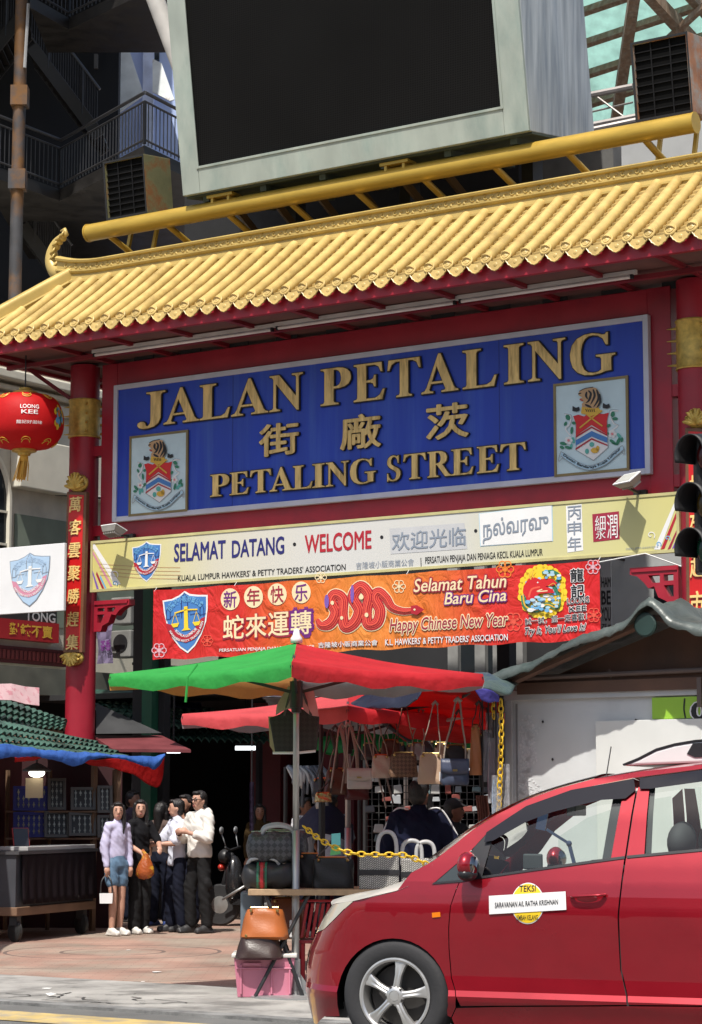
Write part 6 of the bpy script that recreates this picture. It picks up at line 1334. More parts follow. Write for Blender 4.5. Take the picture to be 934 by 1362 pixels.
sheet([[at(574, 896, 20.0), at(600, 899, 20), at(640, 899, 20), at(690, 905, 20.1)], [at(584, 905, 19.4), at(612, 909, 19.4), at(645, 912, 19.4), at(682, 918, 19.6)], [at(592, 908, 19.3), at(618, 917, 19.3), at(640, 916, 19.4), at(672, 924, 19.6)]], 'eave_sheet', mat('teal_grey_sheet', (.09, .13, .12), .4, .1, var=.3, col2=(.03, .05, .09), c2=(.45, .6), c2scale=3, bump=.3), shed, wob=.05)
sheet([[at(630, 914, 19.3), at(650, 916, 19.3), at(664, 922, 19.5)], [at(640, 928, 19.3), at(652, 931, 19.3), at(664, 930, 19.5)]], 'blue_corner_sheet', cloth_mat('violet_blue_sheet', (.07, .06, .30), t=.2, wr=.5), shed, wob=.03)
# red awning over the hanging bags
aw = thing('red_awning', 'bright red awning with navy edge slung over the hanging bags', 'awning', at(590, 1000, 20.5))
sheet([[at(482, 938, 20.8), at(540, 925, 20.2), at(585, 905, 19.8), at(660, 925, 19.9)], [at(505, 955, 21.2), at(555, 950, 20.8), at(610, 945, 20.5), at(668, 955, 20.6)], [at(540, 985, 21.8), at(575, 985, 21.6), at(620, 988, 21.4), at(672, 990, 21.4)]], 'red_cloth', RTARP, aw, wob=.04)
sheet([[at(460, 938, 20.6), at(495, 925, 20.4), at(535, 918, 20.1), at(566, 908, 19.7)], [at(464, 942, 20.3), at(500, 938, 20.1), at(536, 932, 19.8), at(560, 922, 19.6)], [at(480, 945, 20.2), at(506, 944, 20.0), at(536, 939, 19.7), at(555, 928, 19.5)]], 'navy_edge', NAVYT, aw, wob=.05, seed=5)
m = MB(); m.tube([at(484, 940, 20.85), at(515, 965, 21.3), at(545, 985, 21.75)], .02, 6); m.build('navy_piping', NAVYT, aw)
m = MB(); a, b = at(548, 968, 20.9), at(640, 948, 20.6); m.tube([a, b], .018, 8); m.build('white_rail', flat('pale_rail', (.55, .50, .45)), aw)
# hanging bags
rail = thing('hanging_rail', 'steel rail on posts that the handbags hang from', 'rail', at(540, 1190, 20.6)); rail.location.z = 0
m = MB(); m.tube([at(425, 962, 20.9), at(520, 945, 20.6), at(668, 925, 20.3)], .018, 8)
for px, y, Y in ((427, 962, 20.9), (667, 925, 20.3)): p = at(px, y, Y); m.tube([p, (p.x, p.y, 0)], .02, 8)
m.build('rail_tube', BLACKM, rail)
def check_mat(name, c1, c2, sc, rough=.5):
 m = mat(name, c1, rough, var=.1); nt = m.node_tree; L = nt.links.new; b = nt.nodes['Principled BSDF']; tc = _n(nt, 'ShaderNodeTexCoord'); mp = _n(nt, 'ShaderNodeMapping'); mp.inputs['Rotation'].default_value = (0, radians(45), 0); L(tc.outputs['Object'], mp.inputs[0])
 ck = _n(nt, 'ShaderNodeTexChecker'); ck.inputs['Scale'].default_value = sc; ck.inputs[1].default_value = (*c1, 1); ck.inputs[2].default_value = (*c2, 1); L(mp.outputs[0], ck.inputs[0]); L(ck.outputs[0], b.inputs['Base Color']); return m
LEATHER = lambda n, c, r=.42: mat('leather_' + n, c, r, var=.12, bump=.12, bscale=90)
STRAPG = LEATHER('strap_taupe', (.34, .29, .25)); STRAPB = LEATHER('strap_dark', (.05, .04, .038)); CLEAR = mat('clear_plastic_wrap', (.5, .5, .52), .12, var=.1, trans=0, alpha=.45, bump=.6, bscale=25)
def handbag(label, cx, cy, w, h, Y, body, strap=None, top=None, flap=None, depth=.13, taper=.86, tag_=False, rot=0, group='handbags hanging in the bag stall', puff=.02, sw=.03, name='handbag'):
 p = at(cx, cy + h / 2, Y); W_ = w * Y / F; H_ = h * Y / F; M = Matrix.Translation(p) @ Matrix.Rotation(rot, 4, 'Z')
 t = thing(name, label, 'bag', p, group); m = MB(M); rows = []
 n = 28
 for k in range(11):
  z = k / 10; sc_ = 1 - (1 - taper) * z; wd = W_ / 2 * sc_; dp = depth / 2 * (1 - .45 * z) ; rr = min(1, .62 + .38 * sin(pi * min(.5, z * 3 + .12)))
  if z > .93: rr *= .9
  ring = []
  for i in range(n):
   a = 2 * pi * i / n; cx_, sx_ = cos(a), sin(a); q = 3.6; x = abs(cx_) ** (2 / q) * (1 if cx_ > 0 else -1); y = abs(sx_) ** (2 / 2.6) * (1 if sx_ > 0 else -1)
   jj = noise.noise(Vector((x * 1.4 + cx, y, z * 2.2 + cy))) * .05; ring.append(m.v((wd * x * rr ** .3 * (1 + jj), dp * y * rr * (1 + 1.5 * jj) + .006 * sin(z * 9 + i), H_ * (z - .05 * z * x * x + .03 * jj))))
  rows.append(ring)
 for a, b in zip(rows, rows[1:]):
  for i in range(n): m.fv([a[i], a[(i + 1) % n], b[(i + 1) % n], b[i]])
 m.fv(rows[0][::-1]); m.fv(rows[-1]); m.build('bag_body', body, t, smooth=50)
 if flap:
  m = MB(M); N = 10; rows = [[(W_ / 2 * (taper + .03) * (i / N * 2 - 1), -depth / 2 * (1 - .45 * (1 - s * .55)) - .012 - .004 * sin(s * 3), H_ * (1.005 - .55 * s) - .06 * H_ * (1 - (i / N * 2 - 1) ** 2) * s) for i in range(N + 1)] for s in (0, .3, .6, 1)]
  m.grid(rows); m.build('flap', flap, t, smooth=True, thick=.008)
 if top:
  ap = at(top[0], top[1], Y + .02); m = MB()
  for s in (-1, 1):
   e = M @ Vector((s * W_ / 2 * taper * .8, 0, H_ * .96)); mid_ = e.lerp(ap, .55) + Vector((s * W_ * .05, -.02, 0))
   pth = csp([e, e.lerp(mid_, .5) + Vector((s * .01, 0, 0)), mid_, ap + Vector((s * .02, 0, 0))], 4); m.tube(pth, sw / 2, 8, flat_=.35)
  m.tube([ap + Vector((-.025, 0, 0)), ap + Vector((0, 0, .035)), ap + Vector((.025, 0, 0))], sw / 2, 8); m.build('strap', strap or STRAPB, t, smooth=True)
 m = MB(M); m.ball((W_ * .36 * taper, -depth * .3, H_ * .93), .014, 7, 5); m.ball((-W_ * .36 * taper, -depth * .3, H_ * .93), .014, 7, 5); m.bbox((-.02, -depth / 2 - .016, H_ * .52), (.02, -depth / 2 - .002, H_ * .6)) if flap else m.tube([(-W_ * .38 * taper, 0, H_ + .004), (W_ * .38 * taper, 0, H_ + .004)], .008, 6); m.build('fittings', mat('brass_fitting', (.5, .36, .14), .3, .9), t)
 if tag_:
  m = MB(M); m.bbox((W_ * .3, -depth / 2 - .02, H_ * .1), (W_ * .3 + .045, -depth / 2 - .015, H_ * .4)); m.build('price_tag', PAPER, t)
 return t
MONO = check_mat('brown_monogram', (.10, .055, .034), (.17, .10, .06), 40); DKCHK = check_mat('charcoal_check', (.035, .036, .04), (.075, .077, .085), 28)
handbag('brown patterned shoulder bag on two long brown straps', 537, 1018, 39, 32, 20.3, MONO, LEATHER('brown_strap', (.10, .045, .025)), (538, 940), None, .1)
handbag('taupe shoulder bag with white price tag and taupe straps', 573, 1023, 36, 40, 20.1, LEATHER('taupe', (.50, .36, .26)), STRAPG, (579, 938), None, .12, .8, True)
handbag('navy flap bag with plastic wrapped straps', 605, 1027, 38, 34, 19.9, LEATHER('navy', (.05, .065, .11)), STRAPG, (609, 934), LEATHER('navy2', (.055, .07, .12)), .14, .95, sw=.045)
handbag('black bag squeezed behind the navy flap bag', 606, 1005, 34, 26, 20.25, LEATHER('black', (.012, .012, .013)), STRAPB, (610, 950), None, .1)
handbag('grey boxy shoulder bag on pale grey straps', 478, 1036, 34, 27, 20.4, LEATHER('stone', (.46, .41, .38)), STRAPG, (463, 967), LEATHER('stone2', (.50, .44, .40)), .12, .92)
handbag('reddish brown slouchy bag hanging beside the grey boxy bag', 447, 1040, 34, 34, 20.9, LEATHER('chestnut', (.11, .045, .03)), STRAPG, (455, 968), None, .14, .7, rot=.3)
handbag('small black bag tilted left of the reddish brown bag', 428, 1048, 26, 24, 21.0, LEATHER('jet', (.016, .014, .014)), STRAPB, (446, 970), None, .12, .8, rot=-.4)
handbag('small shiny gold bag under the black tilted bag', 430, 1061, 24, 12, 20.8, mat('gold_foil', (.50, .36, .18), .25, .8, var=.3, bump=.3), STRAPB, (440, 1040), None, .1)
handbag('dark maroon bag below the grey boxy bag', 475, 1055, 34, 18, 20.9, LEATHER('maroon', (.09, .02, .02)), STRAPG, (482, 965), None, .12)
handbag('tan leather long bag hanging right of the navy flap bag', 633, 998, 18, 66, 20.0, LEATHER('tan', (.50, .19, .07)), STRAPB, (637, 938), None, .1, .6)
handbag('cream shoulder bag hanging low between two bag clusters', 507, 1020, 26, 30, 20.7, LEATHER('cream', (.56, .50, .42)), STRAPG, (500, 958), None, .1, .85)
handbag('dark brown bucket bag hanging behind the brown patterned bag', 520, 1000, 26, 30, 20.9, LEATHER('cocoa', (.09, .05, .035)), STRAPB, (524, 950), None, .12, .9)
handbag('small grey pouch bag hanging high left of the taupe bag', 556, 1000, 20, 22, 20.6, LEATHER('fog', (.30, .31, .33)), STRAPG, (560, 946), None, .08, .9)
handbag('dark narrow bag behind the tan long bag', 645, 1010, 16, 74, 20.3, LEATHER('ink', (.014, .014, .016)), STRAPB, (645, 942), None, .1, .7)
r2_ = thing('hanging_rail', 'rear steel rail carrying the dim back row of dark bags', 'rail', at(560, 1190, 22.2)); r2_.location.z = 0; m = MB(); a, b = at(478, 952, 22.2), at(662, 940, 22.2); m.tube([a, b], .016, 8)
for p in (a, b): m.tube([p, (p.x, p.y, 0)], .018, 8)
m.build('rail_tube', BLACKM, r2_); random.seed(8)
for k in range(9): handbag('dim dark bag hanging in the back row of the bag stall', 492 + 19 * k, 1003 + random.uniform(-6, 8), random.uniform(17, 25), random.uniform(20, 32), 22.15, LEATHER('back%d' % (k % 4), ((.02, .018, .018), (.06, .03, .02), (.03, .035, .05), (.09, .075, .06))[k % 4]), (STRAPB, STRAPG)[k % 2], (492 + 19 * k + random.uniform(-3, 3), 950), None, .1, random.uniform(.7, .95), rot=random.uniform(-.4, .4), group='dim bags in the back row')
random.seed(5)
for i, (x, y0, y1, c, lab) in enumerate(((452, 968, 1048, STRAPG, 'thin'), (466, 966, 1055, STRAPG, 'wide'), (486, 966, 1075, STRAPG, 'long'), (438, 972, 1030, STRAPB, 'dark'))):
 m = MB(); Y = 20.7 + .05 * i; p0 = at(x, y0, Y); p1 = at(x - 12 + (6 if i == 2 else 0) + (34 if i == 2 else 0), y1, Y - .05); p2 = at(x + 9 + (28 if i == 2 else 0), y1 - 6, Y + .05); m.tube(csp([p1, p1.lerp(p0, .6), p0, p0.lerp(p2, .5) + Vector((.03, 0, 0)), p2], 5), .02, 8, flat_=.4); tag(recenter(m.build('bag_strap', c, smooth=True)), f'{lab} loose bag strap looped over the rail left of the brown patterned bag', 'strap', 'loose straps on the rail')
def scarf(label, x0, x1, y0, y1, Y, col, wrap=True, seed=0):
 t = thing('wrapped_scarf', label, 'scarf', at((x0 + x1) / 2, y1, Y), 'scarves hanging beside the shed'); m = MB(); rows = []
 for j in range(12):
  s = j / 11; rows.append([at(x0 + (x1 - x0) * i / 12 + 1.5 * sin(s * 4 + seed), y0 + (y1 - y0) * s + (2 * sin(i + seed) if j == 11 else 0), Y) + Vector((0, .035 * sin(i * 2.3 + seed + s), 0)) for i in range(13)])
 m.grid(rows); m.build('cloth', col, t, smooth=True, thick=.012)
 if wrap:
  m = MB(); rows = [[at(x0 - 2 + (x1 - x0 + 4) * i / 8, y0 - 4 + (y1 - y0 + 9) * j / 8, Y - .07) + Vector((0, .02 * sin(i * 3 + j * 1.3 + seed), 0)) for i in range(9)] for j in range(9)]; m.grid(rows); m.build('plastic_wrap', CLEAR, t, smooth=True)
 m = MB(); a = at((x0 + x1) / 2, y0, Y); m.tube([a, (a.x, a.y, at(650, 930, Y).z)], .008, 5); m.build('hook', BLACKM, t)
CL = lambda n, c: cloth_mat('scarf_' + n, c, t=.2, wr=.5, wscale=16)
scarf('lilac grey scarf in plastic, leftmost of the wrapped scarves', 645, 655, 975, 1035, 20.0, CL('lilac', (.24, .22, .34)), seed=1); scarf('dusty pink scarf in plastic beside the yellow chain', 651, 662, 985, 1062, 19.9, CL('pink', (.42, .17, .26)), seed=2)
scarf('sky blue scarf in plastic nearest the shed post', 656, 665, 1035, 1098, 19.7, CL('sky', (.16, .34, .56)), seed=3); scarf('pale grey scarf in plastic between blue scarf and shed', 665, 676, 1020, 1088, 19.75, CL('grey', (.36, .33, .38)), seed=4)
scarf('reddish brown unwrapped scarf hanging low behind the car pillar', 635, 650, 1058, 1105, 20.0, CL('rust', (.20, .075, .055)), False, 5); scarf('grey paper wrapped scarf high under the red awning', 648, 664, 952, 985, 20.2, CL('paper', (.40, .36, .36)), seed=6)
YEL = flat('yellow_plastic', (.72, .46, .02), .4)
def chain(label, pts, step=.055, r=.007, lw=.02):
 P_ = csp(pts, 14); L = [0]
 for a, b in zip(P_, P_[1:]): L.append(L[-1] + (b - a).length)
 n = int(L[-1] / step); m = MB()
 for k in range(n):
  s = (k + .5) * step; i = max(j for j in range(len(L)) if L[j] <= s); i = min(i, len(P_) - 2); p = P_[i].lerp(P_[i + 1], (s - L[i]) / (L[i + 1] - L[i])); d = (P_[i + 1] - P_[i]).normalized(); up = Vector((0, -1, .2)) if k % 2 else Vector((.3, .2, 1)); x = d.cross(up).normalized()
  m.tube([p + d * (step * .66 * cos(t)) + x * (lw * sin(t)) for t in [2 * pi * q / 10 for q in range(10)]], r, 5, closed=True)
 o = m.build('plastic_chain', YEL, smooth=True); tag(recenter(o), label, 'chain', 'yellow plastic chains'); return o
chain('yellow plastic chain hanging vertically left of the shed post', [at(666, 930, 19.6), at(667, 970, 19.6), at(666, 1012, 19.6), at(665, 1040, 19.62), at(662, 1120, 19.7), at(656, 1190, 19.75)])
chain('short yellow plastic chain hanging just left of the long vertical one', [at(657, 930, 19.75), at(657, 962, 19.75)])
chain('yellow plastic chain sagging over the table of bags', [at(404, 1099, 18.5), at(430, 1119, 18.3), at(465, 1134, 18.2), at(505, 1137, 18.2), at(540, 1138, 18.2), at(572, 1152, 18.3)])
tY = k1 + .16
tote = thing('tote_bag', 'big black quilted tote with pale pink flaps hung behind the umbrella pole', 'bag', at(390, 1002, tY))
QUILT = check_mat('black_quilt', (.016, .014, .014), (.026, .023, .022), 30, .6)
pts = [(358, 955), (372, 950), (382, 942), (393, 952), (400, 941), (412, 950), (425, 952), (421, 998), (366, 1001)]
m = MB(); m.prism([at(x, y, tY) for x, y in pts], (0, .16, 0)); m.build('tote_body', QUILT, tote, bevel=.012)
m = MB(); m.prism([at(x, y, tY + .06) for x, y in ((357, 953), (368, 953), (366, 1003), (359, 992))], (0, .09, 0)); m.build('tote_gusset', flat('beige_lining', (.50, .36, .22)), tote)
m = MB(); m.tube([at(363, 1001.5, tY - .005), at(395, 1001.5, tY - .005), at(420, 999, tY - .005)], .012, 6); m.build('white_piping', PAPER, tote)
sheet([[at(384, 913, tY + .02), at(391, 913, tY), at(398, 914, tY), ], [at(370, 935, tY + .01), at(388, 936, tY - .02), at(405, 925, tY)], [at(367, 951, tY - .005), at(383, 943, tY - .02), at(398, 946, tY - .005)]], 'left_flap', cloth_mat('pale_flap', (.48, .34, .30), t=.2), tote)
sheet([[at(401, 921, tY), at(409, 919, tY), at(417, 917, tY)], [at(402, 936, tY - .01), at(412, 940, tY - .02), at(422, 940, tY)], [at(404, 944, tY - .01), at(413, 951, tY - .01), at(424, 953, tY)]], 'right_flap', cloth_mat('pink_flap', (.60, .32, .32), t=.2), tote)
m = MB(); m.tube([at(378, 952, tY - .01), at(391, 905, tY - .02), at(398, 905, tY - .02), at(414, 952, tY - .01)], .012, 6); m.build('handles', STRAPB, tote)
# table of bags
TY = 18.75
tbl = thing('trestle_table', 'narrow plank table on crossed black trestle legs beside the umbrella pole', 'table', at(400, 1188, TY)); tbl.location.z = .004
a, b = at(330, 1184, TY), at(600, 1184, TY); zt2 = at(330, 1183, TY).z; zb2 = at(330, 1191, TY).z
m = MB(); m.bbox((a.x, TY, zb2), (b.x, TY + .75, zt2)); m.build('plank_top', WOOD, tbl, bevel=.004)
for px in (372, 560):
 for yy in (TY + .04, TY + .6):
  m = MB(); p = at(px - 18, 1191, yy); q = at(px + 26, 1300, yy); m.tube([(p.x, yy, zb2), (q.x + .03, yy - .05, .02)], .016, 8); m.tube([(p.x + .35, yy + .02, zb2), (p.x - .08, yy - .1, .02)], .016, 8); m.build('trestle_leg', BLACKM, tbl)
def duffel(label, x0, x1, y0, y1, Y, m0, stripe=None, handles=None, tilt=0, d=.3):
 a, b = at(x0, y1, Y), at(x1, y1, Y); H_ = (y1 - y0) * Y / F; W_ = b.x - a.x; t = thing('duffel_bag', label, 'bag', ((a.x + b.x) / 2, Y, a.z), 'duffel bags piled on the table'); m = MB(); rows = []; n = 26
 for i in range(19):
  s = i / 18; k = (1 - abs(2 * s - 1) ** 5) ** .45 * .98 + .02; ring = []
  for j in range(n):
   an = 2 * pi * j / n; cy, cz = cos(an), sin(an); y = abs(cy) ** .7 * (1 if cy > 0 else -1); z = abs(cz) ** .75 * (1 if cz > 0 else -1)
   ring.append(m.v((a.x + W_ * s, Y + d / 2 + d / 2 * y * k, a.z + H_ / 2 + H_ / 2 * z * (k ** .5) + .012 * sin(s * 17 + j * .7) * k)))
  rows.append(ring)
 for p, q in zip(rows, rows[1:]):
  for j in range(n): m.fv([p[j], p[(j + 1) % n], q[(j + 1) % n], q[j]])
 m.fv(rows[0][::-1]); m.fv(rows[-1]); m.build('bag_body', m0, t, smooth=True)
 m = MB(); m.tube([(a.x + W_ * .1, Y + d / 2, a.z + H_ + .004), (b.x - W_ * .1, Y + d / 2, a.z + H_ + .004)], .008, 6); m.build('zip', STEEL, t)
 if stripe:
  for f, w, c in stripe:
   m = MB(); x = a.x + W_ * f; ring = [(Y + d / 2 + (d / 2 + .012) * (abs(cos(t_)) ** .7 * (1 if cos(t_) > 0 else -1)), a.z + H_ / 2 + (H_ / 2 + .012) * (abs(sin(t_)) ** .75 * (1 if sin(t_) > 0 else -1))) for t_ in [2 * pi * k / 26 for k in range(26)]]
   m.grid([[(x - w / 2, y, z) for y, z in ring + ring[:1]], [(x + w / 2, y, z) for y, z in ring + ring[:1]]]); m.build('webbing', c, t, thick=.006)
 if handles:
  m = MB()
  for yo in (-.06, .06):
   hx = a.x + W_ * handles; m.tube(csp([(hx - .13, Y + d / 2 + yo, a.z + H_ * .94), (hx - .10, Y + d / 2 + yo - .02, a.z + H_ * 1.12), (hx, Y + d / 2 + yo - .03, a.z + H_ * 1.2), (hx + .10, Y + d / 2 + yo - .02, a.z + H_ * 1.12), (hx + .13, Y + d / 2 + yo, a.z + H_ * .94)], 5), .016, 8)
  m.build('handles', mat('pale_handle', (.42, .42, .42), .4, var=.1), t, smooth=True)
 return t
NYL = mat('black_nylon', (.02, .02, .023), .5, var=.2, bump=.3, bscale=18); REDW = flat('red_webbing', (.40, .02, .03)); GRNW = flat('green_webbing', (.02, .12, .07)); BLUW = mat('blue_lining', (.16, .20, .36), .5, bump=.3)
duffel('charcoal checked duffel bag on top of the pile, pale rope handles', 326, 396, 1108, 1149, TY + .1, DKCHK, None, .62)
duffel('second charcoal checked duffel bag right behind the umbrella pole on the pile', 350, 410, 1106, 1150, TY + .38, DKCHK, None, .3)
duffel('black duffel bag with red and green webbing under the checked one', 320, 394, 1149, 1184, TY + .08, NYL, [(.38, .05, REDW), (.44, .03, GRNW), (.32, .03, GRNW)], .4)
handbag('plain black shopping bag standing on the table', 443, 1163, 56, 42, TY + .25, LEATHER('black_tote', (.014, .014, .016), .5), STRAPB, (443, 1122), None, .12, .95, group='bags standing on the table', name='shopping_bag')
handbag('second plain black shopping bag behind the umbrella pole on the table', 412, 1160, 30, 46, TY + .4, LEATHER('black_tote', (.014, .014, .016), .5), STRAPB, None, None, .12, .95, group='bags standing on the table', name='shopping_bag')
WOVEN = mat('woven_black_white', (.05, .05, .05), .6, var=.1)
def woven_mat():
 m = bpy.data.materials.new('woven_check'); m.use_nodes = True; nt = m.node_tree; b = nt.nodes['Principled BSDF']; L = nt.links.new; tc = _n(nt, 'ShaderNodeTexCoord'); mp = _n(nt, 'ShaderNodeMapping'); mp.inputs['Rotation'].default_value = (0, radians(38), 0); L(tc.outputs['Object'], mp.inputs[0])
 w = _n(nt, 'ShaderNodeTexBrick'); w.inputs['Scale'].default_value = 22; w.inputs['Color1'].default_value = (.46, .45, .42, 1); w.inputs['Color2'].default_value = (.36, .35, .33, 1); w.inputs['Mortar'].default_value = (.012, .012, .012, 1); w.inputs['Mortar Size'].default_value = .045; w.inputs['Row Height'].default_value = .3
 sx = _n(nt, 'ShaderNodeSeparateXYZ'); L(mp.outputs[0], sx.inputs[0]); cb = _n(nt, 'ShaderNodeCombineXYZ'); L(sx.outputs[0], cb.inputs[0]); L(sx.outputs[2], cb.inputs[1]); L(cb.outputs[0], w.inputs['Vector']); L(w.outputs['Color'], b.inputs['Base Color']); b.inputs['Roughness'].default_value = .6; return m
WV_ = woven_mat()
def woven(label, x0, x1, y0, y1, Y, hs):
 a, b = at(x0, y1, Y), at(x1, y1, Y); H_ = (y1 - y0) * Y / F; t = thing('woven_bag', label, 'bag', ((a.x + b.x) / 2, Y, a.z), 'woven bags with pale handles')
 m = MB(); m.bbox((a.x, Y, a.z), (b.x, Y + .2, a.z + H_)); m.build('bag_body', WV_, t, bevel=.015)
 m = MB(); m.bbox((a.x - .004, Y - .006, a.z + H_ * .44), (b.x + .004, Y + .206, a.z + H_ * .6)); m.build('dark_band', NYL, t)
 for (cx, w, h) in hs:
  for yo in (.03, .17):
   p = at(cx, y0, Y + yo); W_ = w * Y / F / 2; m = MB(); z = a.z + H_; m.tube(csp([(p.x - W_, Y + yo, z - .06), (p.x - W_ * .95, Y + yo, z + h * .6), (p.x - W_ * .45, Y + yo, z + h), (p.x + W_ * .45, Y + yo, z + h), (p.x + W_ * .95, Y + yo, z + h * .6), (p.x + W_, Y + yo, z - .06)], 5), .017, 9); m.build('handle', MATS['pale_handle'], t, smooth=True)
woven('black and white woven bag with tall pale rope handle, behind the car bonnet', 478, 531, 1140, 1184, TY + .02, [(515, 25, .19)]); woven('second woven bag with looped pale handles beside the car pillar', 534, 592, 1143, 1186, TY + .05, [(548, 26, .14), (566, 24, .13)])
pc = thing('price_card', 'turquoise and green price card leaning against the table goods', 'card', at(446, 1137, TY - .02)); m = MB(); m.prism([at(441, 1109, TY - .05), at(453, 1108, TY - .05), at(453, 1124, TY - .06), at(441, 1125, TY - .06)], (0, .01, 0)); m.build('upper_card', flat('turquoise_card', (.17, .58, .55)), pc); m = MB(); m.prism([at(441, 1125.3, TY - .06), at(453, 1124.3, TY - .06), at(453, 1136, TY - .07), at(439, 1138, TY - .07)], (0, .01, 0)); m.build('lower_card', flat('green_card', (.12, .42, .14)), pc)
handbag('orange leather holdall on the brown bag under the table', 352, 1229, 66, 40, TY + .05, LEATHER('orange', (.38, .105, .022)), None, None, None, .34, .72, group='bags stacked on the pink box', name='holdall')
handbag('dark brown leather bag slumped on the pink box lid', 345, 1259, 66, 33, TY + .02, LEATHER('dark_brown', (.035, .018, .014), .35), None, None, None, .34, .7, group='bags stacked on the pink box', name='holdall')
handbag('rust coloured bag at the back of the under-table pile', 382, 1222, 50, 52, TY + .42, LEATHER('rust', (.22, .07, .03)), None, None, None, .25, .85, group='bags stacked on the pink box', name='holdall')
gb_ = thing('storage_box', 'pink plastic storage box with white lid on the ground under the table', 'box', at(349, 1318, TY + .1)); gb_.location.z = .004
a, b = at(311, 1318, TY), at(392, 1318, TY); z1 = at(311, 1274, TY).z
PINKP = mat('pink_plastic', (.55, .19, .27), .42, var=.06)
m = MB(); m.hexa([(a.x + .03, TY + .02, .005), (b.x - .03, TY + .02, .005), (b.x - .03, TY + .36, .005), (a.x + .03, TY + .36, .005)], [(a.x, TY, z1), (b.x, TY, z1), (b.x, TY + .38, z1), (a.x, TY + .38, z1)])
for t_ in (.12, .62, .92): x = a.x + (b.x - a.x) * t_; m.bbox((x - .008, TY - .008, .03), (x + .008, TY + .02, z1 - .05))
m.bbox((a.x + .02, TY - .012, z1 * .72), (b.x - .02, TY + .01, z1 * .76)); m.build('box_body', PINKP, gb_, bevel=.008)
m = MB(); m.bbox((a.x - .02, TY - .02, z1 + .001), (b.x + .02, TY + .4, z1 + .035)); m.build('lid', mat('off_white_plastic', (.62, .60, .56), .45, var=.05), gb_, bevel=.01)
m = MB(); m.bar((a.x + .08, TY - .02, z1 - .05), (a.x + .22, TY - .02, z1 - .05), .02); m.build('handle', PINKP, gb_)
gx = thing('grey_case', 'blue grey hard case standing left of the bags under the table', 'case', at(322, 1208, TY + .4)); gx.location.z = .004
p, q = at(320, 1186, TY + .4), at(350, 1186, TY + .4); m = MB(); m.bbox((p.x, TY + .4, .01), (q.x, TY + .7, p.z)); m.build('case_body', mat('blue_grey_case', (.13, .16, .19), .45), gx, bevel=.02); m = MB(); m.tube([(p.x + .05, TY + .5, p.z), (p.x + .08, TY + .5, p.z + .08), (q.x - .08, TY + .5, p.z + .08), (q.x - .05, TY + .5, p.z)], .012, 6); m.build('case_handle', BLACKM, gx)
REDPL = mat('red_plastic', (.34, .008, .02), .35, var=.08)
st = thing('plastic_chair', 'red plastic chair with slatted back behind the umbrella pole', 'chair', at(415, 1250, TY + .3)); st.location.z = .004
YC = TY + .30; p0 = at(398, 1196, YC); p1 = at(440, 1196, YC); w = p1.x - p0.x; zs2 = .42; zt3 = p0.z + .02
m = MB(); m.bbox((p0.x, YC, zs2), (p1.x, YC + .36, zs2 + .03)); m.build('seat', REDPL, st, bevel=.01)
m = MB()
for i in range(6): x = p0.x + .02 + (w - .04) * i / 5; m.bar((x, YC + .01, zs2 + .05), (x + .05, YC - .07, zt3 - .05), .028, .014)
m.bar((p0.x, YC - .075, zt3 - .03), (p1.x + .05, YC - .075, zt3 - .03), .02, .07, up=(0, 1, 0)); m.build('backrest', REDPL, st, bevel=.004)
for x, y in ((p0.x + .02, YC + .02), (p1.x - .02, YC + .02), (p0.x + .02, YC + .34), (p1.x - .02, YC + .34)): m = MB(); m.bar((x, y, .005), (x, y, zs2), .035); m.build('leg', REDPL, st)
sb = thing('white_box_frame', 'small white framed box hung by the umbrella pole under the table', 'box', at(388, 1235, TY + .1)); m = MB(); a, b = at(385, 1224, TY + .12), at(398, 1247, TY + .12); m.bbox((a.x, TY + .12, b.z), (b.x, TY + .2, a.z)); m.build('box_body', PAPER, sb, bevel=.006); m = MB(); m.bbox((a.x + .02, TY + .112, b.z + .02), (b.x - .02, TY + .119, a.z - .02)); m.build('box_front', DARK, sb); m = MB(); m.bar(((a.x + b.x) / 2, TY + .16, a.z), ((a.x + b.x) / 2, TY + .16, zb2), .01); m.build('hanger', BLACKM, sb)
rk = thing('wire_rack', 'dark wire grid rack full of small pale goods inside the bag stall', 'rack', at(580, 1190, 23)); rk.location.z = 0
RY = 23.2; m = MB()
for px in range(486, 662, 9): p = at(px, 1015, RY); q = at(px, 1185, RY); m.bar((p.x, RY, max(.05, q.z)), (p.x, RY, p.z), .008)
for py in range(1018, 1186, 9): p = at(486, py, RY); q = at(660, py, RY); m.bar((p.x, RY + .01, p.z), (q.x, RY + .01, p.z), .008)
for px in (486, 572, 660): p = at(px, 1010, RY); m.bar((p.x, RY + .03, 0), (p.x, RY + .03, p.z), .035)
m.build('wire_grid', mat('rack_wire', (.12, .12, .12), .4, .5), rk)
random.seed(17); cnt = 0
PKT = [mat('packet%d' % i, c, .4, var=.15) for i, c in enumerate(((.34, .36, .38), (.18, .20, .22), (.44, .44, .42), (.07, .075, .085), (.22, .06, .05), (.14, .20, .21)))]
proto = {}
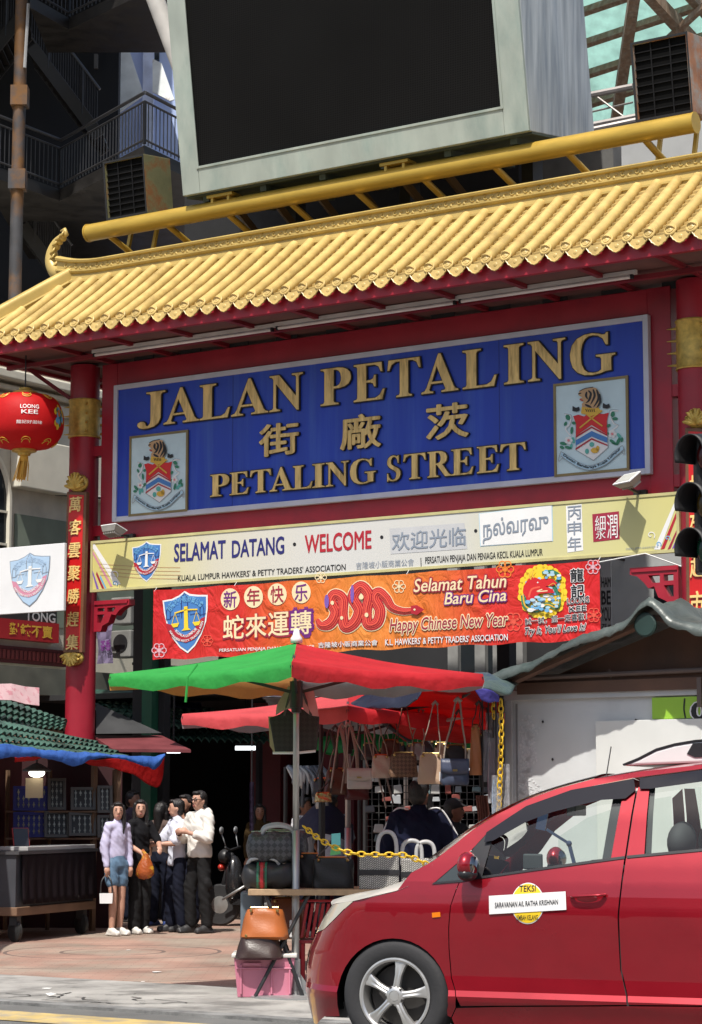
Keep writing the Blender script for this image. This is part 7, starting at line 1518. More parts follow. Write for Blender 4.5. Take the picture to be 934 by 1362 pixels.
for py in range(1024, 1180, 13):
 for px in range(490, 656, 13):
  if random.random() < .42:
   p = at(px + random.uniform(-3, 3), py, RY - .06); k = random.randrange(6)
   if k not in proto:
    m = MB(); m.hexa([(-.04, -.012, -.045 + .004 * k), (.04, -.012, -.04), (.042, .012, -.04), (-.042, .012, -.045)], [(-.036, -.006, .04), (.03 + .003 * k, -.006, .045), (.03, .006, .045), (-.036, .006, .04)]); o = m.build('wrapped_pouch', PKT[k], bevel=.006); tag(o, 'small wrapped pouch hanging on the wire rack inside the bag stall', 'pouch', 'small pouches on the wire rack'); proto[k] = o; o.location = p
   else: o = proto[k].copy(); COL.objects.link(o); o.location = p
   o.scale = (random.uniform(.6, 1.5), 1, random.uniform(.5, 1.2)); o.rotation_euler = (0, random.uniform(-.12, .12), random.uniform(-.4, .4))
sr = thing('clothes_rack', 'dark clothes rack draped with pale striped straps behind the hanging tote', 'rack', at(410, 1190, 24)); sr.location.z = 0
m = MB(); a, b = at(380, 1020, 23.5), at(430, 1022, 23.5); m.tube([a, b], .02, 6); m.bar(a, (a.x, a.y, 0), .03); m.bar(b, (b.x, b.y, 0), .03); m.build('rack_frame', BLACKM, sr)
m = MB(); random.seed(2)
for i in range(22):
 x = 382 + 46 * i / 21; p = at(x, 1020, 23.4); q = at(x + random.uniform(2, 16), 1035 + random.uniform(0, 42), 23.3); m.mi = random.randrange(3); m.tube(csp([p, p.lerp(q, .5) + Vector((.03, -.05, .02)), q], 4), random.uniform(.012, .03), 6)
m.build('hanging_straps', [PKT[2], PKT[3], PKT[1]], sr, smooth=True)
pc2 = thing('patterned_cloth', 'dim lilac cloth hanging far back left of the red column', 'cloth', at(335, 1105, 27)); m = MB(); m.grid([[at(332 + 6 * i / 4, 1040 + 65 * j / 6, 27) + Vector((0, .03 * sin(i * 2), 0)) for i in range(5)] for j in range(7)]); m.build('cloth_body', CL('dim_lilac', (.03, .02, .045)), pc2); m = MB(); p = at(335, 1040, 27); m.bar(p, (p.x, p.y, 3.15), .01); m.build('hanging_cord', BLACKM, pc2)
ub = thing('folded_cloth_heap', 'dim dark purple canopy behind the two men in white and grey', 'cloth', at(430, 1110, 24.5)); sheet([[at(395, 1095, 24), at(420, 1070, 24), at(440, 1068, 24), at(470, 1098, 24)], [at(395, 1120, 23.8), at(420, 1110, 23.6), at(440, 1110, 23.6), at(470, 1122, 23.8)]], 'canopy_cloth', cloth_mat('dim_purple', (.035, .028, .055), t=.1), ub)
# red taxi
PHI = radians(22)
CS, CW = Vector((cos(PHI), -sin(PHI), 0)), Vector((sin(PHI), cos(PHI), 0))
_h = at(524, 1325, 14.5); CO = Vector((_h.x, _h.y, 0)); RW = _h.z; HALF = .88
CMx = Matrix.Translation(CO) @ Matrix(((CS.x, CW.x, 0, 0), (CS.y, CW.y, 0, 0), (0, 0, 1, 0), (0, 0, 0, 1)))
Q0, QL, NA = -.22, .95, .66
BODY = [(.10, .10), (.26, .05), (.345, .004), (.375, -.004), (.41, .022), (.50, .028), (.62, .018), (.76, .006), (.86, .0), (.93, .002), (1.0, .012), (1.08, .028), (1.18, .06), (1.22, .075), (1.5, .19), (1.72, .31), (1.82, .40)]
NB = [(.1, .05), (.3, 0), (.5, .0), (.62, .03), (.72, .085), (.82, .15), (.93, .25), (1.1, .42)]
def csurf(q, z, off=0.0, far=False):
 b = interp(BODY, z) - off
 if q >= Q0: s, w = q, b
 else:
  t = (Q0 - q) / QL * pi / 2; s = Q0 - (NA - interp(NB, z) + off * .7) * sin(t); w = HALF * (1 - cos(t)) + b * cos(t)
 if q > 3.0: w += .25 * ((q - 3.0) / .8) ** 2
 if far: w = 2 * HALF - w
 return CO + CS * s + CW * w + Vector((0, 0, z))
def cinv(px, py, off=0.0):
 if isinstance(px, str): return None
 q, z = (px - 524) / 3000 * 14.5 / cos(PHI), 1.55 - (py - 1073) / 3000 * 14.3
 for _ in range(30):
  p = project(csurf(q, z, off)); e = Vector((px - p[0], py - p[1])); h = 1e-3
  a = project(csurf(q + h, z, off)); b = project(csurf(q, z + h, off)); J = Matrix((((a[0] - p[0]) / h, (b[0] - p[0]) / h), ((a[1] - p[1]) / h, (b[1] - p[1]) / h)))
  if abs(J.determinant()) < 1e-3: break
  d = J.inverted() @ e; d.x = max(-.1, min(.1, d.x)); d.y = max(-.1, min(.1, d.y)); q += d.x; z += d.y
  if e.length < .02: break
 return (q, z)
def cpts(pts, off=0.0): return [(p[1], p[2]) if p[0] == 'q' else cinv(p[0], p[1], off) for p in pts]
def drape(name, pts, m, parent, off=0.0, far=None, step=.05, thick=0.0, bev=0):
 P_ = cpts(pts, off); bm = bmesh.new(); vs = [bm.verts.new((a, b, 0)) for a, b in P_]; bm.faces.new(vs); bm.normal_update(); bmesh.ops.triangulate(bm, faces=bm.faces[:])
 xs = [a for a, b in P_]; zs = [b for a, b in P_]
 for lo, hi, no in ((min(xs), max(xs), (1, 0, 0)), (min(zs), max(zs), (0, 1, 0))):
  k = math.floor(lo / step) + 1
  while k * step < hi:
   if k * step - lo > 1e-4 and hi - k * step > 1e-4: bmesh.ops.bisect_plane(bm, geom=bm.verts[:] + bm.edges[:] + bm.faces[:], plane_co=Vector(no) * (k * step), plane_no=no)
   k += 1
 for z0 in (.345, .375, .41, .50, .62, .76, .93, 1.0, 1.08, 1.18, 1.22):
  if name.startswith(('door', 'rear', 'front', 'sill')): bmesh.ops.bisect_plane(bm, geom=bm.verts[:] + bm.edges[:] + bm.faces[:], plane_co=(0, z0, 0), plane_no=(0, 1, 0))
 for side in ((False, True) if far is None else (far,)):
  mb = MB(); mp = {}
  for v in bm.verts: mp[v] = mb.v(csurf(v.co.x, v.co.y, off, side))
  for f in bm.faces: mb.fv([mp[v] for v in f.verts])
  o = mb.build(name, m, parent, smooth=14)
  if thick:
   md = o.modifiers.new('t', 'SOLIDIFY'); md.thickness = thick; md.offset = 0
 bm.free(); return o
PAINT = mat('red_car_paint', (.33, .005, .016), .3, .5, var=.05, vscale=1.5, coat=1.0, croughn=.02, col2=(.26, .004, .013), c2=(.5, .8))
CHROME = mat('alloy_silver', (.66, .65, .63), .34, .8, var=.12, vscale=8)
CBLK = mat('car_black_plastic', (.022, .022, .025), .35, var=.1, spec=.4); TYRE = mat('tyre_rubber', (.025, .025, .027), .75, var=.25, bump=.1)
CGL = glass_mat('car_window', (.84, .91, .88), 1.5); VISOR = mat('smoked_visor', (.018, .018, .024), .1, var=.05, spec=.3); HOODW = mat('white_bonnet', (.66, .64, .58), .35, var=.06, coat=.5)
CINT = mat('car_interior', (.05, .05, .052), .6, var=.1); CINT2 = mat('car_seat_cloth', (.05, .05, .055), .8, var=.15); BEIG = mat('car_beige_trim', (.28, .26, .23), .7)
car = thing('taxi', 'dark red taxi with white bonnet and yellow TEKSI roundel on its front door', 'car', CO + CS * 1.4 + CW * HALF)
arch = lambda cx, cy, rx, ry, a0, a1, n=22: [(cx + rx * cos(a0 + (a1 - a0) * i / n), cy - ry * sin(a0 + (a1 - a0) * i / n)) for i in range(n + 1)]
AR = arch(522.5, 1328, 74, 80, -.28, pi + .30)
FDE = [(612, 1173), (608, 1182), (600, 1205), (597.5, 1235), (598, 1262), (601, 1300), (607.5, 1327), (613, 1338)]
wing = AR[::-1]
body_front = [(455, 1353)] if 0 else []
front = wing + [(600, 1353), (606, 1340)] + [(x - 1.2, y) for x, y in FDE[-2::-1]] + [(576, 1175.5), (575, 1146), (547, 1161), (538, 1172), (528, 1185.5), (500, 1192), (471, 1199), (457, 1210.5), (443, 1225), (431, 1237), ('q', -.80, .715), ('q', -.95, .70), ('q', -1.17, .70), ('q', -1.17, .14), ('q', -.9, .13), ('q', -.7, .14), (432, 1352)]
drape('front_wing', front, PAINT, car, step=.045)
fd = drape('door', FDE + [(660, 1337.6), (760, 1337.2), (834, 1336.5), (825, 1290), (821.5, 1220), (825.5, 1180), (830.5, 1141.5), (812, 1144), (735, 1154.5), (640, 1168)], PAINT, car)
drape('pillar_backing', [(800, 1150), (816, 1060), (872, 1045), (866, 1150)], CBLK, car, -.03, False)
rd = drape('rear_door', [(833, 1141.2), (857, 1139), (934, 1131), (1062, 1114), (1070, 1120), (1066, 1215), (1030, 1255), (1004, 1300), (999, 1338), (836.5, 1336.5), (827, 1290), (823.5, 1220), (827.5, 1180)], PAINT, car)
drape('sill', [(601, 1354), (607, 1341), (660, 1339.5), (836, 1338.5), (999, 1340), (1000, 1380), (720, 1374), (606, 1366)], PAINT, car)
rail_out = [(575, 1146), (600, 1127), (630, 1103), (660, 1084), (700, 1064), (740, 1049.5), (790, 1036), (850, 1026.5), (934, 1017), (1060, 1013), (1200, 1016)]
rail_in = [(1200, 1027), (1060, 1021), (934, 1022.5), (850, 1033.5), (840, 1035), (760, 1051), (700, 1073), (648, 1108), (620, 1138), (576, 1175.5)]
drape('roof_rail', rail_out + rail_in, PAINT, car)
drape('door_pillar', [(812.5, 1143.5), (828, 1061), (846.5, 1047), (831, 1141)], PAINT, car, .004)
drape('door_pillar', [(833.5, 1140.8), (849, 1047), (864, 1047), (857, 1138.5)], PAINT, car, .004)
drape('door_pillar', [(1060, 1114), (1062, 1030), (1085, 1028), (1085, 1112)], PAINT, car, .004)
drape('rear_quarter', [('q', 2.38, 1.16), (1064, 1114)] if 0 else [('q', 2.37, 1.25), ('q', 2.37, .86), ('q', 2.45, .72), ('q', 2.6, .80), ('q', 2.78, .82), ('q', 2.98, .76), ('q', 3.13, .60), ('q', 3.18, .40), ('q', 3.2, .24), ('q', 3.75, .26), ('q', 3.8, .9), ('q', 3.74, 1.25)], PAINT, car)
drape('rear_quarter', [('q', 2.41, 1.25), ('q', 2.41, 1.72), ('q', 3.3, 1.70), ('q', 3.55, 1.55), ('q', 3.74, 1.25)], VISOR, car)
drape('window', [(640, 1167), (652, 1117), (700, 1089), (770, 1067), (829, 1058), (813, 1143.5)], CGL, car, -.012)
drape('window', [(856, 1139), (864.5, 1046), (934, 1036), (1062, 1028), (1062, 1113), (934, 1130.5)], CGL, car, -.012)
drape('quarter_window', [(577, 1174), (590, 1160), (618, 1138), (628, 1131), (616, 1171.5)], mat('quarter_glass', (.035, .045, .045), .08, var=.05, coat=.6), car, -.004, False)
drape('quarter_window_trim', [(616, 1171.5), (628, 1131), (646, 1107), (655, 1116), (641, 1167.5)], CBLK, car, -.002, False)
for seg in ([(574, 1176.5), (616, 1173), (640, 1168.5), (640, 1165.5), (616, 1170), (578, 1173.2)], [(640, 1168.5), (735, 1155), (812, 1144.5), (831, 1142), (831, 1138.5), (812, 1141), (735, 1151.5), (640, 1165.5)], [(834, 1141.5), (934, 1132), (1060, 1115), (1060, 1112), (934, 1128.5), (834, 1138)]): drape('window_seal', seg, CBLK, car, .006)
drape('wind_deflector', [(644, 1120), (647, 1107), (700, 1072), (760, 1050.5), (843, 1035.5), (845.5, 1051), (832, 1062), (800, 1064), (770, 1071), (735, 1080), (700, 1093), (656, 1118)], VISOR, car, .022, False)
drape('wind_deflector', [(851, 1035), (934, 1024), (1060, 1018), (1060, 1031), (934, 1039.5), (866, 1049), (851, 1049)], VISOR, car, .022, False)
drape('headlight', [('q', -1.02, .715), ('q', -.86, .715), ('q', -.79, .725), (431, 1236), (443, 1224), (457, 1209.5), (470, 1198.8), (460, 1200), ('q', -.74, .91), ('q', -.86, .87), ('q', -1.0, .80)], mat('headlight_lens', (.50, .47, .38), .18, var=.1, coat=.6), car, .004)
drape('side_marker', [(574.5, 1214), (585.5, 1213), (586, 1219.5), (575, 1220.5)], flat('amber_lens', (.75, .20, .01), .2), car, .006)
def loft(name, near, m, crown, fwd=0.0, n=20, extra=0.0, thickness=0, off=0.0):
 N = csp([csurf(q, z, off) for q, z in near], 6); Fr = csp([csurf(q, z, off, True) for q, z in near], 6); mb = MB(); rows = []
 for k, (a, b) in enumerate(zip(N, Fr)):
  t = k / (len(N) - 1); row = []
  for i in range(n + 1):
   r = i / n * 2 - 1; p = a.lerp(b, i / n); g = 1 - abs(r) ** 2.4; p = p + Vector((0, 0, (crown(t) if callable(crown) else crown) * g)) - CS * ((fwd(t) if callable(fwd) else fwd) * g); row.append(p)
  rows.append(row)
 mb.grid(rows); return mb.build(name, m, car, smooth=True, thick=thickness)
he = cpts([(471, 1198.2), (500, 1191), (528, 1184.5)]); cw_ = cpts([(547, 1168)])
hood_near = [(-.80, .905), (-.62, .925)] + he + [(he[2][0] + .08, he[2][1] + .03)]
loft('bonnet', hood_near, HOODW, lambda t: .03 + .055 * min(1, t * 1.8), lambda t: .12 * max(0, 1 - t * 2.5), off=.004)
ro = cpts(rail_out)
loft('cowl', [(he[2][0] + .085, he[2][1] + .02), (ro[0][0] - .02, ro[0][1] - .04)], CBLK, .045)
loft('windscreen', [(ro[0][0], ro[0][1] - .005)] + [(q, z - .004) for q, z in ro[1:7]], CGL, lambda t: .03 + .015 * t, lambda t: .16 * (1 - t) + .04)
loft('roof', [(q, z - .004) for q, z in ro[6:11]] + [(3.35, 1.66)], PAINT, .035)
loft('tailgate', [(3.35, 1.66), (3.72, 1.25), (3.8, .9), (3.75, .26)], PAINT, .0, -.12)
m = MB(); g = [[csurf(-.86 - .29 * i / 6, z, .006) for i in range(7)] for z in (.45, .52, .60, .66)]; m.grid(g); g = [[csurf(-.86 - .29 * i / 6, z, .006, True) for i in range(7)] for z in (.45, .52, .60, .66)]; m.grid(g); m.build('grille', CBLK, car)
m = MB(CMx); m.bbox((.45, .06, .24), (2.3, .09, 1.12)); m.bbox((.45, 2 * HALF - .09, .24), (2.3, 2 * HALF - .06, 1.12)); m.bbox((-.55, .2, .20), (3.6, 2 * HALF - .2, .30)); m.bbox((.42, .1, .3), (.46, 2 * HALF - .1, .95)); m.build('inner_body', CINT, car)
for s0 in (0, 2.78):
 for sd in (0, 1):
  m = MB(CMx); n = 22; y0, y1 = (.11, .34) if sd == 0 else (2 * HALF - .11, 2 * HALF - .34); R_ = RW + .07
  m.grid([[(s0 + R_ * cos(-.25 + (pi + .5) * i / n), y, RW + R_ * sin(-.25 + (pi + .5) * i / n)) for i in range(n + 1)] for y in (y0, y1)]); m.face([(s0 + R_ * cos(-.25 + (pi + .5) * i / n), y1, RW + R_ * sin(-.25 + (pi + .5) * i / n)) for i in range(n + 1)]); m.build('wheel_well', DARK, car)
def wheel(s0, sd):
 Mw = CMx @ Matrix.Translation((s0, 0, 0)) if sd == 0 else CMx @ Matrix.Translation((s0, 2 * HALF, 0)) @ Matrix.Rotation(pi, 4, 'Z')
 R_ = Matrix.Rotation(pi / 2, 3, 'X'); rr = .235; wy = .012
 m = MB(Mw); c = (0, wy, RW); rt = RW - .002
 m.lathe([(rr + .002, -.20), (rr + .03, -.205), (rt - .03, -.20), (rt - .006, -.18), (rt, -.15), (rt, -.06), (rt - .008, -.03), (rt - .03, -.004), (rt - .05, .004), (rr + .02, .002), (rr + .004, -.008), (rr, -.03)], c, 56, R_, cap=False); w_ = m.build('wheel', TYRE, car, smooth=40)
 m = MB(Mw)
 m.lathe([(rr - .004, -.19), (rr - .004, -.03), (rr + .003, -.006), (rr + .003, .001), (rr - .008, .003), (rr - .02, -.006), (rr - .028, -.04), (rr - .03, -.19)], c, 56, R_, cap=False)
 for k in range(5):
  a = radians(80 + 72 * k); ca, sa = cos(a), sin(a); prof = [(.03, .030, .0), (.075, .022, .004), (.13, .023, .000), (.185, .034, -.008), (rr - .012, .050, -.012)]
  L_, T_ = [], []
  for r, hw, d in prof:
   row = []
   for f_, dz in ((-1, -.03), (-.9, -.004), (-.45, .002), (0, -.003), (.45, .002), (.9, -.004), (1, -.03)): x, z = r * ca - hw * f_ * sa, r * sa + hw * f_ * ca; row.append((x, wy - (d + dz) , RW + z))
   L_.append(row)
  m.grid(L_)
 m.lathe([(.062, -.03), (.062, -.002), (.05, .006), (.034, .009), (.033, .004), (.03, .010), (.005, .012)], c, 28, R_); rim = m.build('rim', CHROME, w_, smooth=35)
 m = MB(Mw)
 for k in range(5): a = radians(80 + 36 + 72 * k); m.lathe([(.011, -.02), (.011, .004), (.003, .006)], (.052 * cos(a), wy, RW + .052 * sin(a)), 8, R_)
 m.lathe([(.19, -.12), (.19, -.10), (.05, -.09)], c, 28, R_); m.build('brake_disc', mat('brake_steel', (.045, .042, .04), .6, .4, var=.3), w_)
for s0 in (0, 2.78):
 for sd in (0, 1): wheel(s0, sd)
for far in (False, True):
 mc = cinv(631, 1150); m = MB(); base = csurf(mc[0], mc[1], .0, far); out = -CW if not far else CW
 c = base + out * .13 + Vector((0, 0, .0)); m.ball(c, (.062, .105, .084), 16, 10, Matrix.Rotation(-PHI, 3, 'Z'));
 mm = m.build('door_mirror', PAINT, car, smooth=True); m = MB(); m.ball(c - Vector((0, 0, .055)), (.058, .10, .045), 14, 8, Matrix.Rotation(-PHI, 3, 'Z')); m.bar(base - Vector((0, 0, .06)), c - Vector((0, 0, .07)), .05, .03); m.build('mirror_base', CBLK, mm, smooth=True)
 m = MB(); m.ball(c + CS * .026, (.048, .085, .066), 12, 8, Matrix.Rotation(-PHI, 3, 'Z')); m.build('mirror_glass', mat('mirror', (.25, .25, .26), .08, 1), mm, smooth=True)
def on_car(px, py, off=.0): q, z = cinv(px, py); return csurf(q, z, off)
for (x0, x1, y) in ((758, 807, 1191.5), (1000, 1050, 1186)):
 a, b = on_car(x0 + 3, y + 1), on_car(x1 - 1, y - 1.5); o_ = -CW
 m = MB(); m.tube(csp([a + o_ * .005, a.lerp(b, .12) + o_ * .035, a.lerp(b, .5) + o_ * .045, a.lerp(b, .85) + o_ * .04, b + o_ * .012], 5), [.014] * 21, 10, flat_=.6); m.build('door_handle', PAINT, car, smooth=True)
 m = MB(); c = a.lerp(b, .45) + o_ * .002 + Vector((0, 0, -.02)); m.ball(c, (.07, .006, .028), 14, 8, Matrix.Rotation(-PHI, 3, 'Z')); m.build('handle_recess_shade', mat('recess_shade_red', (.10, .004, .008), .35), car, smooth=True)  # hollow behind the handle: its shade is painted as a darker red patch
q0 = cinv(702, 1201)
def cart(vs, fs, f, off, m, name, parent):
 mb = MB(); mb.add(vs, fs, lambda c: csurf(*f(c), off)); return mb.build(name, m, parent)
ra = (cinv(724, 1201)[0] - cinv(680, 1201)[0]) / 2; rb = (cinv(702, 1174)[1] - cinv(702, 1229)[1]) / 2; cz = (cinv(702, 1174)[1] + cinv(702, 1229)[1]) / 2
circ = lambda k: [(q0[0] + ra * k * cos(2 * pi * i / 40), cz + rb * k * sin(2 * pi * i / 40)) for i in range(40)]
vs, fs = shape_mesh([circ(1)]); rnd = cart(vs, fs, lambda c: (c[0], c[1]), .004, PAPER, 'door_roundel', car)
vs, fs = shape_mesh([circ(.95)]); cart(vs, fs, lambda c: (c[0], c[1]), .006, flat('roundel_yellow', (.80, .55, .02), .4), 'roundel_face', rnd)
def door_text(body, x0, x1, yb, yt, m, off, bold=.01, slope=0):
 vs, fs = text_mesh(body, bold); bx0, bx1 = min(c[0] for c in vs), max(c[0] for c in vs); A_, B_, C_ = cinv(x0, yb), cinv(x1, yb + slope), cinv(x0, yt)
 cart(vs, fs, lambda c: (A_[0] + (c[0] - bx0) / (bx1 - bx0) * (B_[0] - A_[0]), A_[1] + (c[0] - bx0) / (bx1 - bx0) * (B_[1] - A_[1]) + c[1] / .69 * (C_[1] - A_[1])), off, m, 'roundel_lettering', rnd)
door_text('TEKSI', 691, 713, 1186, 1178, ART['black'], .008, .015, -.6); door_text('LEMBAH KELANG', 687, 716, 1224, 1217.5, ART['black'], .008, .01, -.8)
st_ = [cinv(*p) for p in ((651, 1191.5), (753, 1185.5), (754, 1210), (651.5, 1216))]; vs, fs = shape_mesh([st_]); ns = cart(vs, fs, lambda c: (c[0], c[1]), .010, flat('strip_white', (.72, .72, .72), .45), 'name_strip', car)
door_text('SARAVANAN A/L RATHA KRISHNAN', 659, 743, 1207, 1200.5, ART['black'], .0125, .012, -4.5)
rz = ro[7]; f0, f1 = cinv(815, 1024), cinv(1010, 1014)
m = MB(); a = csurf(f0[0], f0[1]) + CW * .25 + Vector((0, 0, .03)); L_ = 1.25; pr = [(0, .0), (.10, .035), (.22, .09), (.34, .118), (.48, .135), (L_ - .1, .145), (L_, .05), (L_, .0)]
for w0, w1, pf in ((0, .9, pr),): m.prism([a + CS * x + Vector((0, 0, z + x * .03)) for x, z in pr], CW * w1)
rf = m.build('roof_fairing', mat('fairing_white', (.66, .66, .66), .35, var=.05), car, bevel=.015)
m = MB(); m.grid([[a + CS * x + Vector((0, 0, z + x * .03 + .006)) - CW * .004 + CW * (.908 * j / 4) for x, z in pr[:6]] for j in range(5)]); m.build('fairing_top', CBLK, rf, thick=.012)
m = MB(); m.prism([a + CS * x - CW * .006 + Vector((0, 0, z + x * .03)) for x, z in ((.46, .125), (.42, .06), (.47, .035), (1.2, .04), (1.2, .135))], CW * .004); pn = m.build('fairing_panel', CBLK, rf)
vs, fs = text_mesh('(TEKSI)', .02); m = MB(); m.add(vs, fs, lambda c: a + CS * (.645 + c[0] * .1) - CW * .0075 + Vector((0, 0, .07 + c[1] * .06 + .02))); m.build('fairing_lettering', PAPER, rf)
m = MB(); b0 = on_car(788, 1036) + CW * .3; m.tube([b0 + Vector((0, 0, -.02)), at(813, 993, b0.y + .05)], .004, 5); m.build('aerial', BLACKM, car)
m = MB(CMx); m.grid([[(s, .12 + (2 * HALF - .24) * j / 6, z) for s, z in ((.35, 1.02), (.55, 1.08), (.80, 1.12), (1.0, 1.13), (1.12, 1.08), (1.15, .8))] for j in range(7)]); m.build('dashboard', CINT, car, smooth=True)
m = MB(CMx); m.ball((1.0, HALF + .42, 1.13), (.16, .24, .07), 14, 8); m.build('instrument_hood', CINT, car, smooth=True)
m = MB(CMx); R_ = Matrix.Rotation(radians(-62), 3, 'Y'); c = Vector((1.22, HALF + .42, 1.12)); m.tube([c + R_ @ Vector((.185 * cos(t), .185 * sin(t), 0)) for t in [2 * pi * i / 28 for i in range(28)]], .016, 8, closed=True); m.bar(c + R_ @ Vector((-.17, 0, 0)), c + R_ @ Vector((.17, 0, 0)), .03, .04); m.ball(c, .05, 10, 6); m.build('steering_wheel', CBLK, car, smooth=40)
def seat(s, w):
 m = MB(CMx);
 for (c, r) in (((s, w, .62), (.26, .25, .10)), ((s + .25, w, .95), (.10, .24, .36))): m.ball(c, r, 16, 10, Matrix.Rotation(radians(14), 3, 'Y') if c[2] > .8 else None)
 se = m.build('seat', CINT2, car, smooth=True); m = MB(CMx); m.ball((s + .34, w, 1.335), (.085, .165, .125), 16, 10, Matrix.Rotation(radians(8), 3, 'Y')); m.tube([(s + .33, w - .06, 1.15), (s + .34, w - .06, 1.3)], .01, 6); m.tube([(s + .33, w + .06, 1.15), (s + .34, w + .06, 1.3)], .01, 6); m.build('headrest', CINT2, se, smooth=True)
hx = cinv(888, 1110)[0]
seat(hx - .33, .46); seat(hx - .33, 2 * HALF - .46)
m = MB(CMx); m.ball((hx + .75, HALF, .95), (.12, .65, .38), 18, 10); m.ball((hx + .45, HALF, .62), (.3, .65, .12), 18, 10); m.build('rear_bench', CINT2, car, smooth=True)
m = MB(CMx); p = CMx.inverted() @ at(709, 1146, 14.75); m.box(p, (.13, .03, .10)); m.bar(p - Vector((0, 0, .05)), (p.x, p.y, 1.08), .03); m.build('dash_camera', flat('dash_cam_grey', (.06, .065, .07), .3), car, bevel=.01)
m = MB(CMx); a_ = CMx.inverted() @ at(757, 1122, 14.8); b_ = CMx.inverted() @ at(727, 1103, 14.8); m.bar(b_, a_, .018); m.ball(a_, .02, 8, 6); m.box(b_ + Vector((-.03, 0, .05)), (.065, .012, .11), Matrix.Rotation(.2, 3, 'Y')); m.bar(a_, (a_.x + .05, a_.y, 1.12), .02); m.build('phone_holder', flat('phone_navy', (.05, .07, .14), .25), car)
m = MB(CMx); p = CMx.inverted() @ at(767, 1078, 15.0); m.box(p, (.06, .26, .07)); m.bar(p, p + Vector((.0, .0, .12)), .015); m.build('rear_view_mirror', CBLK, car, bevel=.01)
# people
SKIN = mat('skin_light', (.50, .28, .20), .5, var=.06); SKIN2 = mat('skin_tan', (.33, .165, .105), .5, var=.08); SKIN3 = mat('skin_brown', (.20, .09, .055), .5, var=.08)
HAIR = mat('black_hair', (.013, .011, .011), .4, var=.3, bump=.4, bscale=60, stretch=(3, 3, .4)); LIP = flat('lips', (.34, .09, .085)); EYE = flat('eye_dark', (.02, .015, .013), .2); BROW = flat('brow', (.03, .022, .018))
GRP = 'people at the market'
def person(label, px, depth, H, face, look, arms, top, bottom, shoes, hair, skin=SKIN, lean=0.0, stance=.11, sit=None, female=True, extra=None, cap=None):
 p = at(px, 1073, depth); base = Vector((p.x, p.y, 0.004)); k = H / 1.7; R_ = Matrix.Rotation(radians(face) + pi, 4, 'Z')
 M = Matrix.Translation(base) @ R_ @ Matrix.Scale(k, 4)
 t = thing('person', label, 'person', base, None)
 sh = .14 if female else .175; L = lambda x, y, z: Vector((x, y + lean * max(0, z - .9), z))
 hd = L(0, .015, 1.575); look_ = Matrix.Rotation(radians(look), 3, 'Z')
 b = MB(M); b.capsule(L(0, -.01, 1.36), L(0, .0, 1.50), .06, .047); b.ball(hd + Vector((0, 0, .015)), (.074, .092, .108), 20, 14, look_); b.ball(hd + look_ @ Vector((0, .03, -.045)), (.055, .058, .065), 14, 10, look_)
 b.ball(hd + look_ @ Vector((0, .098, -.012)), (.013, .018, .02), 8, 6, look_); b.ball(hd + look_ @ Vector((0, .088, .005)), (.010, .012, .03), 8, 6, look_)
 for s in (-1, 1): b.ball(hd + look_ @ Vector((s * .076, -.005, -.005)), (.011, .02, .028), 8, 6, look_)
 b.ball(L(0, 0, 1.27), (sh * .80, .09, .17)); b.ball(L(0, .0, 1.08), (sh * .68, .08, .18)); b.ball(L(0, 0, .94), (.14, .09, .12))
 b.capsule(L(-sh * .9, 0, 1.385), L(sh * .9, 0, 1.385), .055, .055)
 AJ = []
 for s, (el, hn) in zip((-1, 1), arms):
  S_ = L(s * sh, 0, 1.375); E_ = L(el[0] * s, el[1], el[2]); H_ = L(hn[0] * s, hn[1], hn[2]); AJ.append((S_, E_, H_)); b.capsule(S_, E_, .05, .038); b.capsule(E_, H_, .038, .026)
  d = (H_ - E_).normalized(); sd = d.cross(Vector((0, 1, .3))).normalized()
  if sd.length < .1: sd = Vector((1, 0, 0))
  pn = d.cross(sd).normalized(); pc = H_ + d * .055; b.ball(H_ + d * .05, (.034, .030, .034)); b.capsule(H_, pc, .026, .034)
  for f in range(4):
   o = sd * (.030 * (f - 1.5) / 1.5); r0 = pc + o + d * .01; ln = (.062, .074, .07, .055)[f]; r1 = r0 + d * ln * .55 + pn * .01; r2 = r1 + d * ln * .4 + pn * .028; b.capsule(r0, r1, .0095, .009, 7); b.capsule(r1, r2, .009, .0075, 7)
  th = H_ + d * .02 + sd * .034; b.capsule(H_ + d * .01 + sd * .02, th + d * .02 + sd * .012, .012, .010, 7); b.capsule(th + d * .02 + sd * .012, th + d * .055 + sd * .012 + pn * .012, .010, .008, 7)
 LJ = []
 for s in (-1, 1):
  hp = L(s * .085, 0, .90); kn = Vector((s * stance * .95, .02 + (.03 if s > 0 else -.01), .48)); an = Vector((s * stance, (.03 if s > 0 else -.03), .085)); LJ.append((hp, kn, an)); b.capsule(hp, kn, .082, .052); b.capsule(kn, Vector(kn).lerp(an, .35), .05, .054); b.capsule(Vector(kn).lerp(an, .35), an, .054, .036); b.capsule(an + Vector((0, -.02, -.04)), an + Vector((s * .02, .14, -.055)), .036, .028)
 me = remeshed(b, .0115 * k, 3, .5); o = bpy.data.objects.new('body', me); COL.objects.link(o); o.parent = t; me.transform(root_matrix(t).inverted()); me.materials.append(skin)
 bm = bmesh.new(); bm.from_mesh(me); fm = MB(root_matrix(t).inverted() @ M); fm.bm.free(); fm.bm = bm
 for i, mm in enumerate((EYE, LIP, BROW)): me.materials.append(mm)
 for s in (-1, 1):
  fm.mi = 1; fm.ball(hd + look_ @ Vector((s * .031, .084, .018)), (.0105, .007, .0045), 10, 6, look_); fm.mi = 3; fm.ball(hd + look_ @ Vector((s * .032, .086, .043)), (.018, .007, .0028), 8, 5, look_)
 fm.mi = 2; fm.ball(hd + look_ @ Vector((0, .088, -.055)), (.019, .008, .006), 10, 6, look_); bm.to_mesh(me); bm.free()
 for pl in me.polygons: pl.use_smooth = True
